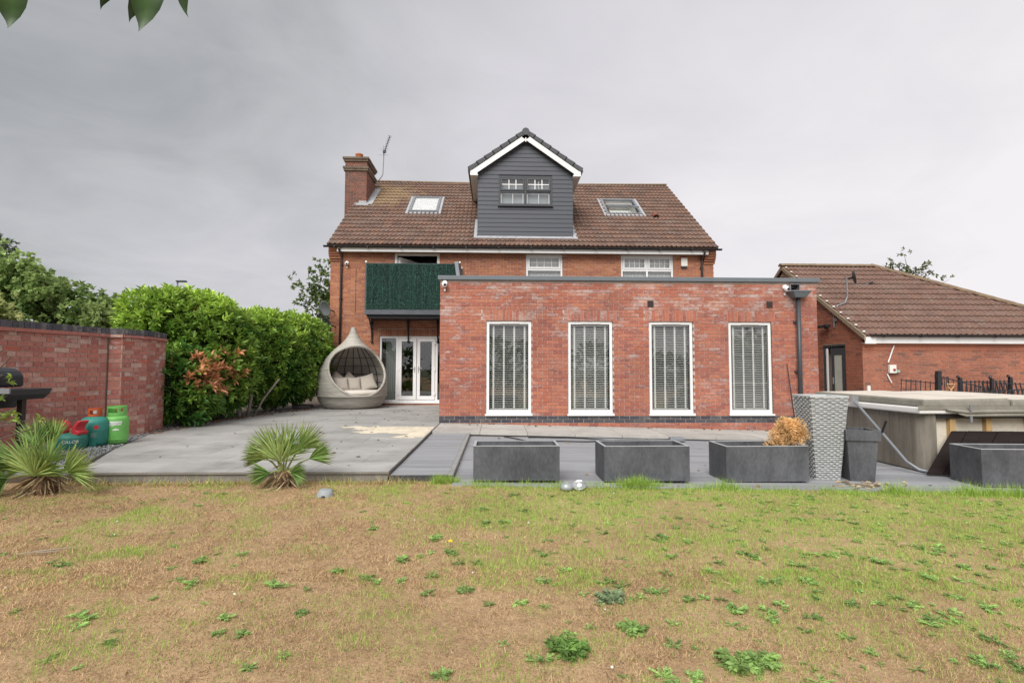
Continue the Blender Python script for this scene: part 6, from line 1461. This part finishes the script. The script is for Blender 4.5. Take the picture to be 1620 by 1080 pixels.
# ---------------------------------------------------------------- overhanging branch by the camera
ob = thing('overhanging_branch', (-.85, 1.15, 2.1), 'dark green heart shaped leaves hanging from a branch above the camera', 'branch')
q = MB(); q.tube([(-1.6, 1.25, 2.14), (-1.1, 1.18, 2.10), (-.8, 1.14, 2.08), (-.55, 1.15, 2.09)], [.008, .006, .005, .003], 6); q.build('twig', MT['bark'], ob)
def big_leaf(top, tip, w, yaw, col):
    top, tip = Vector(top), Vector(tip); ax = (tip-top); L = ax.length; d = ax/L; s = Vector((math.cos(yaw), math.sin(yaw), 0)); s = (s-d*s.dot(d)).normalized(); nn = d.cross(s)
    prof_ = [(0, .05), (.06, .34), (.2, .48), (.36, .5), (.55, .42), (.72, .26), (.85, .11), (.93, .04), (1, .0)]
    vs_, fs = [], []
    for f, w_ in prof_:
        c = top+d*L*f+nn*.006*math.sin(f*6); vs_ += [c+s*w*w_+nn*w*.14*w_*2, c, c-s*w*w_+nn*w*.14*w_*2]
    for i in range(len(prof_)-1): fs += [(3*i, 3*i+1, 3*i+4, 3*i+3), (3*i+1, 3*i+2, 3*i+5, 3*i+4)]
    me = bpy.data.meshes.new('leaf'); me.from_pydata([tuple(v) for v in vs_], [], fs); a = me.attributes.new('Col', 'FLOAT_COLOR', 'POINT')
    cv = np.tile(np.array([*col, 1], np.float32), (len(vs_), 1)); cv[1::3, :3] *= 1.9; cv[0::3, :3] *= rng.uniform(.7, 1.2, (len(cv[0::3]), 1)); cv[2::3, :3] *= rng.uniform(.7, 1.2, (len(cv[2::3]), 1)); a.data.foreach_set('color', cv.ravel()); me.polygons.foreach_set('use_smooth', [True]*len(fs)); put('leaf', me, MT['leaf'], ob)
    q = MB(); q.tube([top, top+Vector((0, 0, .05))], .0015, 5); q.build('leaf_stalk', MT['bark'], ob)
big_leaf((-1.055, 1.15, 2.005), (-1.073, 1.15, 1.893), .075, R(10), (.02, .05, .008))
big_leaf((-.755, 1.15, 2.02), (-.792, 1.15, 1.892), .075, R(8), (.022, .055, .009))
big_leaf((-.80, 1.17, 2.025), (-.825, 1.17, 1.925), .04, R(65), (.02, .04, .01))
big_leaf((-.725, 1.15, 2.03), (-.682, 1.15, 1.926), .035, R(60), (.022, .05, .01))
big_leaf((-.86, 1.16, 2.03), (-.881, 1.16, 1.945), .03, R(70), (.02, .04, .01))
# ---------------------------------------------------------------- fan palms
def palm(name, label, base, fans, scale):
    t_ = thing(name, base, label, 'palm'); B = Vector(base)
    q = MB(); q.lathe([(0, -.05), (.07*scale, -.02), (.085*scale, .05), (.07*scale, .12), (.04*scale, .17), (0, .19)], 14, Matrix.Translation(base)); q.build('trunk', plain('palmtrunk', (.13, .075, .04), .95, .4, 12, .9, 30, stretch=(4, 4, 1)), t_)
    for i, (hx, hy, hz, ang, lean, L, sp_, col) in enumerate(fans):
        hub = B+Vector((hx, hy, hz)); a = R(ang); mid = Vector((math.cos(a), 0, math.sin(a))); out = Vector((0, -1, 0))
        mid = (mid*math.cos(R(lean))+out*math.sin(R(lean))).normalized(); side = Vector((-math.sin(a), 0, math.cos(a))); nn = mid.cross(side)
        n = 32; P, D, Ls = [], [], []
        for k in range(n):
            f = (k/(n-1)-.5)*2*R(sp_); P.append(np.array(hub)); D.append(np.array(mid*math.cos(f)+side*math.sin(f)+nn*(.10*math.sin(k*2.7)))); Ls.append(L*(.72+.28*math.cos(f*.8))*random.uniform(.88, 1.06))
        D = np.array(D); Ls = np.array(Ls); cl = np.array([col])*rng.uniform(.75, 1.3, (n, 1))
        V, F, c6 = leaves(np.array(P), D, Ls, np.full(n, .016*scale), cl, .6, random.uniform(-.02, .05), .36)
        c6 = c6.reshape(n, 6, 3); c6[:, 3] = c6[:, 3]*.6+np.array([.30, .22, .10])*.4; c6 = c6.reshape(-1, 3)
        put('fan_leaf', np_mesh('fan_leaf', V, F, c6), MT['palm'], t_)
        q = MB(); st_ = B+Vector((hx*.1, hy*.1, .15*scale)); q.tube([st_, st_.lerp(hub, .6)+Vector((0, 0, .02)), hub], [.012*scale, .009*scale, .007*scale], 6); q.build('leaf_stalk', plain('stalk', (.22, .26, .08), .6), t_)
    n = 60; P = np.tile(np.array([[B.x, B.y, B.z+.12*scale]]), (n, 1))+rng.normal(size=(n, 3))*.05; D = np.stack([rng.normal(size=n), -np.abs(rng.normal(size=n))*.8+.2, rng.uniform(-.9, -.1, n)], 1)
    V, F, c6 = leaves(P, D, rng.uniform(.10, .24, n)*scale, np.full(n, .014), np.array([[.42, .32, .19]])*rng.uniform(.5, 1.25, (n, 1)), .3, .25)
    V[:, 2] = np.maximum(V[:, 2], B.z+.008); put('dead_leaves', np_mesh('dead_leaves', V, F, c6), MT['palm'], t_, kind='stuff')
PG, PL, PD = (.29, .45, .13), (.42, .55, .19), (.22, .36, .11)
pb_ = (-2.30, 5.86, gz_(-2.3, 5.86))
palm('fan_palm', 'small fan palm growing alone in front of the patio edge', pb_,
     [(0, .0, .33, 92, 4, .40, 78, PG), (-.05, -.05, .32, 118, 8, .40, 62, PL), (.06, -.03, .34, 74, 4, .39, 66, PG), (.15, .05, .40, 46, 2, .34, 42, PL), (-.20, .03, .30, 166, 6, .28, 34, PG), (.27, 0, .30, 18, 6, .30, 32, PG), (-.12, .02, .36, 138, 4, .34, 40, PG),
      (-.10, -.1, .17, 185, 20, .24, 40, PD), (.12, -.1, .17, -5, 20, .22, 50, PD), (0, -.08, .28, 88, 28, .34, 80, PL)], 1.0)
pl2 = (-4.60, 5.62, gz_(-4.6, 5.62))
palm('fan_palm', 'larger bushy fan palm beside the barbecue at the lawn edge', pl2,
     [(.0, 0, 0.299, 88, 8, 0.352, 70, PG), (.20, -.05, 0.246, 18, 10, 0.352, 50, PL), (-.15, -.05, 0.282, 136, 10, 0.370, 72, PG), (-.20, .1, 0.458, 98, 2, 0.334, 60, PD), (-.05, .12, 0.493, 112, 2, 0.317, 60, PG), (-.3, 0, 0.299, 168, 10, 0.370, 45, PD),
      (.28, -.1, 0.229, 8, 15, 0.405, 40, PL), (.0, -.15, 0.211, 80, 28, 0.387, 80, PL), (-.3, -.1, 0.176, 195, 30, 0.264, 60, PD), (.08, -.15, 0.246, 62, 25, 0.352, 70, PG)], 1.25)
pl3 = (-5.35, 5.35, gz_(-5.3, 5.35))
palm('fan_palm', 'fan palm mostly cut off by the frame edge under the barbecue', pl3, [(.12, 0, .36, 40, 15, .38, 90, PD), (.2, .0, .28, 5, 20, .36, 70, PG), (-.1, 0, .4, 110, 15, .38, 90, PG), (-.25, 0, .3, 170, 15, .36, 80, PD)], 1.1)
# ---------------------------------------------------------------- gravel bed
GP_ = [(-4.85, 6.2), (-5.45, 7.7), (-6.13, 9.62), (-6.14, 10.4), (-6.09, 11.5), (-5.96, 13.2), (-5.27, 15.7), (-5.5, 16.2), (-6.6, 13.2), (-6.7, 11.2), (-6.35, 9.8), (-6.5, 9.0), (-7.15, 6.2)]
g_ = MB(); g_.slab(GP_, -.07, -.008); gv = g_.build('gravel', MT['gravelbase'], kind='stuff')
n = 15000; x = rng.uniform(-7.2, -4.8, n*2); y = 6.2+rng.uniform(0, 1, n*2)**1.3*10; k = in_poly(x, y, GP_); x, y = x[k][:n], y[k][:n]; n = len(x)
sz = rng.uniform(.008, .021, n); C = np.stack([x, y, -.008+sz*.35+rng.uniform(0, .012, n)], 1)
oct_ = np.array([[1, 0, 0], [-1, 0, 0], [0, 1, 0], [0, -1, 0], [0, 0, .65], [0, 0, -.65]]); V = C[:, None]+oct_[None]*(sz[:, None, None]*rng.uniform(.6, 1.35, (n, 6, 1))); a = rng.uniform(0, 6.28, n)
rel = V-C[:, None]; V = C[:, None]+np.stack([rel[..., 0]*np.cos(a)[:, None]-rel[..., 1]*np.sin(a)[:, None], rel[..., 0]*np.sin(a)[:, None]+rel[..., 1]*np.cos(a)[:, None], rel[..., 2]], -1)
fo = np.array([[0, 2, 4], [2, 1, 4], [1, 3, 4], [3, 0, 4], [2, 0, 5], [1, 2, 5], [3, 1, 5], [0, 3, 5]]); F = (np.arange(n)*6)[:, None, None]+fo[None]
col = np.array([[.30, .315, .31]])*rng.uniform(.5, 1.5, (n, 1))+rng.normal(size=(n, 3))*.012
put('pebbles', np_mesh('pebbles', V, F.reshape(-1, 3), np.repeat(np.clip(col, .02, .8), 6, 0)), MT['grass'], gv, kind='stuff')
# ---------------------------------------------------------------- weeds
def rosette(x, y, r, n, col, up_=.35, wide=.3):
    z = gz_(x, y)+.004; P = np.tile(np.array([[x, y, z]]), (n, 1))+rng.normal(size=(n, 3))*r*.08*np.array([1, 1, 0]); a = rng.uniform(0, 6.28, n); el = rng.uniform(.05, up_+.25, n)
    D = np.stack([np.cos(a), np.sin(a), el], 1); L = r*rng.uniform(.55, 1.1, n); cl = np.array([col])*rng.uniform(.65, 1.4, (n, 1))
    V, F, c6 = leaves(P, D, L, L*wide*.6, cl, .2, .3, .5)
    # jagged lobes along both sides of every leaf
    D = unit(D); S = unit(np.cross(D, np.array([[0, 0, 1.]]))); Q, E, LL, CC = [], [], [], []
    for k, t_ in enumerate((.3, .45, .58, .7, .82)):
        for s_ in (-1, 1):
            Q.append(P+D*(L*t_)[:, None]-np.array([[0, 0, 1.]])*(L*.12*t_*t_)[:, None]); E.append(S*s_+D*.75+rng.normal(size=D.shape)*.25); LL.append(L*wide*rng.uniform(.7, 1.2, n)*(1.25-abs(t_-.6))); CC.append(cl*rng.uniform(.85, 1.15, (n, 1)))
    LL = np.concatenate(LL); V2, F2, c2 = leaves(np.concatenate(Q), np.concatenate(E), LL, LL*.55, np.concatenate(CC), .15, .2, .4)
    V = np.concatenate([V, V2]); V[:, 2] = np.maximum(V[:, 2], z-.002); return V, np.concatenate([F, F2+len(c6)]), np.concatenate([c6, c2])
def merge(parts):
    V, F, Cc, b = [], [], [], 0
    for v_, f_, c_ in parts: V.append(v_); F.append(f_+b); Cc.append(c_); b += len(v_)
    return np.concatenate(V), np.concatenate(F), np.concatenate(Cc)
WD = [(.35,2.59),(1.13,2.48),(1.24,2.5),(1.42,2.37),(.71,2.8),(.67,3.14),(.31,3.41),(.96,3.25),(.79,3.34),(1.35,2.94),(1.59,2.95),(1.79,2.61),(1.96,2.72),(2.37,2.85),(2.57,2.73),(2.37,2.48),(2.95,3.43),(2.47,3.2),(1.57,3.72),(1.81,3.84),(2.0,3.67),(2.06,3.41),(2.57,3.86),(2.77,3.75),(2.28,3.37),(3.26,4.01),(1.34,4.23),(-.34,4.23),(-.52,3.37),(-.38,3.86),(-.74,3.49),(-1.33,3.36),(-1.9,3.42),(-2.19,2.95),(-1.83,2.66),(-1.32,2.83),(-1.1,2.51),(-1.09,3.06),(-.96,3.54),(-2.01,3.84),(-1.75,3.89),(.8,2.37),(-.05,3.0),(-.16,3.63),(.83,2.6),(.53,2.41),(-.62,3.69),(1.97,3.15),(2.83,3.16),(2.95,3.04),(1.73,3.41),(1.23,3.17)]
WG = (.32, .47, .16)
big = {0: ('big dark green dandelion clump, largest weed near the bottom of the lawn', .115, 40, (.20, .34, .09)), 1: ('broad leaved green weed at the bottom of the lawn, left of its twin', .12, 30, (.30, .45, .14)), 2: ('broad leaved green weed at the bottom of the lawn, right of its twin', .10, 26, (.30, .45, .14)),
       4: ('neat bright green weed rosette on bare dry lawn above the dandelion', .085, 26, (.30, .46, .14)), 5: ('bluish grey green weed tuft on the dry middle of the lawn', .10, 34, (.26, .35, .19)), 6: ('small round green weed tuft alone below the first trough planter', .075, 22, WG)}
rest = []
for i, (x, y) in enumerate(WD):
    if i in big:
        lb, r, n, c_ = big[i]; V, F, c6 = rosette(x, y, r, int(n*1.0), c_, .45 if i == 0 else .22, .26); o = put('lawn_weed', np_mesh('lawn_weed', V, F, c6), MT['leaf_matt']); tag(o, lb, 'weed')
    else:
        for j in range(random.choice((1, 1, 2, 3))): rest.append(rosette(x+random.gauss(0, .06), y+random.gauss(0, .05), random.uniform(.035, .075), random.randint(12, 22), np.array(WG)*random.uniform(.75, 1.3), .4, random.choice((.10, .18, .26))))
for i in range(1500):
    x = random.uniform(-4.5, 6.5); y = random.uniform(2.2, 5.7)
    pr_ = .10+.8*min(max((x+.5)/2.5, 0), 1)
    if random.random() < pr_ and abs(x) < y*1.05: rest.append(rosette(x, y, random.uniform(.02, .06), random.randint(7, 15), np.array(WG)*random.uniform(.8, 1.35), .4, random.choice((.1, .16, .25))))
V, F, c6 = merge(rest); put('weeds', np_mesh('weeds', V, F, c6), MT['leaf_matt'], kind='stuff')
# ---------------------------------------------------------------- grass
def sstep(x): x = np.clip(x, 0, 1); return x*x*(3-2*x)
def greenness(x, y):
    g = .10+.85*sstep((x+1.4)/2.4)*sstep((y-3.7)/1.2)+.55*sstep((x-.1)/2.2)*sstep((y-2.1)/1.2)
    p = fbm(x*1.9+3, y*2.6+7, 21); p2 = fbm(x*6, y*7, 33)
    return np.clip(g+3.2*np.clip(p-.57, 0, 1)+(p2-.5)*1.1, 0, .95)
def blades(n, ymin, ymax, hmin, hmax, w, green=None, region=None, flat=1.0):
    y = rng.uniform(ymin, ymax, n*2) if region is None else None
    if region is None: x = rng.uniform(-7, 9, n*2); k = np.abs(x-.03*y) < y*1.02+.45; x, y = x[k][:n], y[k][:n]
    else: x, y = region(n)
    if region is None: bare = fbm(x*2.3+11, y*2.9+5, 61); k = rng.uniform(0, 1, len(x)) < .40+.60*sstep((bare-.30)/.16); x, y = x[k], y[k]
    n = len(x); g = greenness(x, y) if green is None else np.full(n, green); isg = rng.uniform(0, 1, n) < g
    cl_ = fbm(x*9, y*9, 71); h = rng.uniform(hmin, hmax, n)*(.55+.9*cl_); a = rng.uniform(0, 6.28, n); lean = np.where(isg, rng.uniform(.15, .9, n), rng.uniform(.6, 2.8, n)*flat); dx_, dy_ = np.cos(a), np.sin(a)
    D = unit(np.stack([dx_*lean, dy_*lean, np.ones(n)], 1)); S = np.stack([-dy_, dx_, np.zeros(n)], 1); S = unit(S+rng.normal(size=(n, 3))*.3)
    P = np.stack([x, y, lz(x, y)+.025*(fbm(x*1.7, y*1.7, 3)-.5)-.004], 1); wv = (w*rng.uniform(.6, 1.4, n))[:, None]
    tip = P+D*h[:, None]*np.where(isg, 1, 1.1)[:, None]
    V = np.stack([P-S*wv, P+S*wv, tip], 1)
    yl = rng.uniform(0, 1, (n, 1)); straw = np.array([[.56, .375, .19]])*(1-yl)+np.array([[.68, .52, .30]])*yl; dk_ = (rng.uniform(0, 1, (n, 1)) < .34); straw = np.where(dk_, np.array([[.22, .14, .08]]), straw)
    wm = fbm(x*.9+1, y*.9+4, 44)[:, None]; straw = straw*(.80+.45*wm)
    gr = np.array([[.23, .42, .065]])*(1-yl)+np.array([[.46, .61, .14]])*yl
    col = np.where(isg[:, None], gr, straw)*rng.uniform(.75, 1.25, (n, 1))
    return V.reshape(-1, 3), np.arange(n*3).reshape(-1, 3), np.repeat(col, 3, 0)
def beyond(n):
    x = rng.uniform(-7, 9.3, n*3); y = rng.uniform(-1.5, 6.04, n*3); k = np.abs(x-.03*y) >= np.maximum(y*1.02+.45, 0)*(y > 2.1); k &= ~((x > 6.6) & (y > 5.6)); return x[k][:n], y[k][:n]
parts = [blades(230000, 0, 0, .014, .05, .0026, None, beyond), blades(260000, 2.1, 3.6, .010, .034, .0014), blades(330000, 3.3, 6.06, .012, .042, .0018)]
def tuft_region(pts, spread):
    def f(n):
        i = rng.integers(0, len(pts), n); p = np.array(pts)[i]; return p[:, 0]+rng.normal(size=n)*spread, p[:, 1]+rng.normal(size=n)*spread*.5
    return f
edge = [(-.2, 5.86), (0, 5.87), (.4, 5.86), (.75, 5.84), (1.2, 5.85), (1.45, 5.86), (1.6, 5.86), (1.8, 5.87), (2.2, 5.84), (2.45, 5.83), (2.7, 5.82), (3.2, 5.75), (3.7, 5.74), (4.0, 5.76), (4.4, 5.76), (4.6, 5.78), (5.0, 5.74), (5.3, 5.72), (5.5, 5.72), (5.8, 5.7), (6.1, 5.68), (6.5, 5.66)]
parts.append(blades(7000, 0, 0, .03, .10, .0020, .85, tuft_region(edge, .13)))
parts.append(blades(2600, 0, 0, .06, .19, .0022, .92, tuft_region([(1.45, 5.87), (1.6, 5.87), (1.75, 5.88), (2.55, 5.84), (4.4, 5.76), (5.2, 5.72), (5.5, 5.72), (5.75, 5.7), (6.2, 5.68)], .07)))
parts.append(blades(2600, 0, 0, .04, .14, .0022, .25, tuft_region([(-1.0-.3*i, 5.98) for i in range(13)], .09)))
parts.append(blades(1800, 0, 0, .05, .16, .0022, .85, tuft_region([(-.62, 5.98), (-.5, 5.98), (1.5, 5.88), (1.62, 5.9)], .05)))
V, F, c3 = merge(parts); put('grass', np_mesh('grass', V, F, c3), MT['grass'], kind='stuff')
# dry straws lying about
q = MB()
for i in range(90):
    x = random.uniform(-4.5, 4.5); y = random.uniform(2.3, 5.9)
    if abs(x) > y: continue
    a = random.uniform(0, 6.28); L = random.uniform(.03, .09); z = gz_(x, y)+.022; q.tube([(x, y, z), (x+L*.5*math.cos(a), y+L*.5*math.sin(a), z+random.uniform(0, .015)), (x+L*math.cos(a+.2), y+L*math.sin(a+.2), z)], .0016, 3, cap=False)
q.build('dry_straw', plain('straw', (.55, .43, .26), .9, .2), kind='stuff')
fr = thing('fallen_palm_leaf', (-3.2, 3.88, gz_(-3.2, 3.88)), 'dead grey palm leaf stalk lying on the dry lawn', 'dead leaf')
q = MB(); z = gz_(-3.2, 3.88)+.03; q.tube([(-3.35, 3.86, z-.012), (-3.18, 3.9, z+.0), (-3.02, 3.98, z-.005)], [.003, .007, .003], 6); q.tube([(-3.22, 3.88, z-.008), (-3.08, 3.9, z-.004)], [.006, .002], 5); q.build('stalk', plain('deadstalk', (.27, .23, .17), .9), fr)
for i in range(14):     # pale stones and daisy heads
    x = random.uniform(-3.5, 4); y = random.uniform(2.4, 5.6)
    if abs(x) > y*.95: continue
    q = MB(); q.lathe([(0, -.004), (.009, 0), (.008, .006), (0, .009)], 7, Matrix.Translation((x, y, gz_(x, y)+.016)) @ Matrix.Scale(random.uniform(.5, 1.1), 4)); tag(q.build('white_stone', MT['offwhite']), 'tiny pale stone lying in the dry grass', 'stone', 'pale stones scattered on the lawn')
yf = thing('yellow_flower', (-.33, 3.96, gz_(-.33, 3.96)), 'single yellow dandelion flower in the lawn', 'flower')
q = MB(); z = gz_(-.33, 3.96)+.05; q.lathe([(0, .0), (.018, .004), (.016, .01), (0, .012)], 12, Matrix.Translation((-.33, 3.96, z))); q.build('bloom', plain('yellow', (.75, .55, .02), .7), yf); q = MB(); q.tube([(-.33, 3.96, z-.06), (-.33, 3.96, z)], .002, 4); q.build('stem', plain('stemg', (.1, .2, .05), .7), yf)
# ---------------------------------------------------------------- leaf litter under the hedge, on the patio and the deck
def litter(n, xs, ys, zf, tone):
    x = xs(n); y = ys(n, x); P = np.stack([x, y, zf(x, y)+.006], 1); a = rng.uniform(0, 6.28, n); D = np.stack([np.cos(a), np.sin(a), rng.uniform(-.05, .25, n)], 1)
    L = rng.uniform(.03, .085, n); return leaves(P, D, L, L*.4, np.array([tone])*rng.uniform(.5, 1.5, (n, 1)), .3, .15)
edge_y = np.array([9.6, 10.4, 11.5, 13.2, 15.7]); edge_x = np.array([-6.12, -6.13, -6.08, -5.95, -5.27])
def along(n):
    y = rng.uniform(9.6, 15.6, n); return np.interp(y, edge_y, edge_x), y
ex_, ey_ = along(420)
lt = [litter(420, lambda n: ex_+rng.normal(size=n)*.16-.10, lambda n, x: ey_, lambda x, y: np.zeros(len(x))+.006, (.26, .13, .065)),
      litter(70, lambda n: rng.uniform(-5.2, -1.4, n), lambda n, x: rng.uniform(6.3, 16.6, n), lambda x, y: np.zeros(len(x)), (.24, .17, .09)),
      litter(60, lambda n: rng.uniform(0, 7, n), lambda n, x: rng.uniform(5.9, 9.9, n), lambda x, y: -.10-.018*np.maximum(x, 0), (.30, .22, .12)),
      litter(90, lambda n: 4.3+rng.normal(size=n)*.22, lambda n, x: 6.05+rng.normal(size=n)*.10, lambda x, y: -.10-.018*np.maximum(x, 0), (.50, .40, .26)),
      litter(50, lambda n: rng.uniform(-1.1, 7, n), lambda n, x: 11.35+rng.uniform(-.1, .15, n), lambda x, y: -.004-.0235*(x+1.21), (.22, .17, .09))]
V, F, c6 = merge(lt); put('leaf_litter', np_mesh('leaf_litter', V, F, c6), MT['leaf_matt'], kind='stuff')
# ---------------------------------------------------------------- the belt of trees behind the photographer (mirrored in the glass)
Ps, Ds, Cc = [], [], []
for i in range(26):
    c = np.array([rng.uniform(-26, 26), rng.uniform(-24, -19), rng.uniform(.5, 2.6)]); r = rng.uniform(1.3, 2.3); d = unit(rng.normal(size=(260, 3))); Ps.append(c+d*r*rng.uniform(.5, 1, (260, 1))); Ds.append(d)
P = np.concatenate(Ps); D = np.concatenate(Ds); n = len(P); V, F, c6 = leaves(P, D, rng.uniform(.35, .6, n), rng.uniform(.3, .45, n), np.array([[.06, .11, .03]])*rng.uniform(.6, 1.5, (n, 1)))
put('treeline', np_mesh('treeline', V, F, c6), MT['leaf_matt'], kind='stuff')
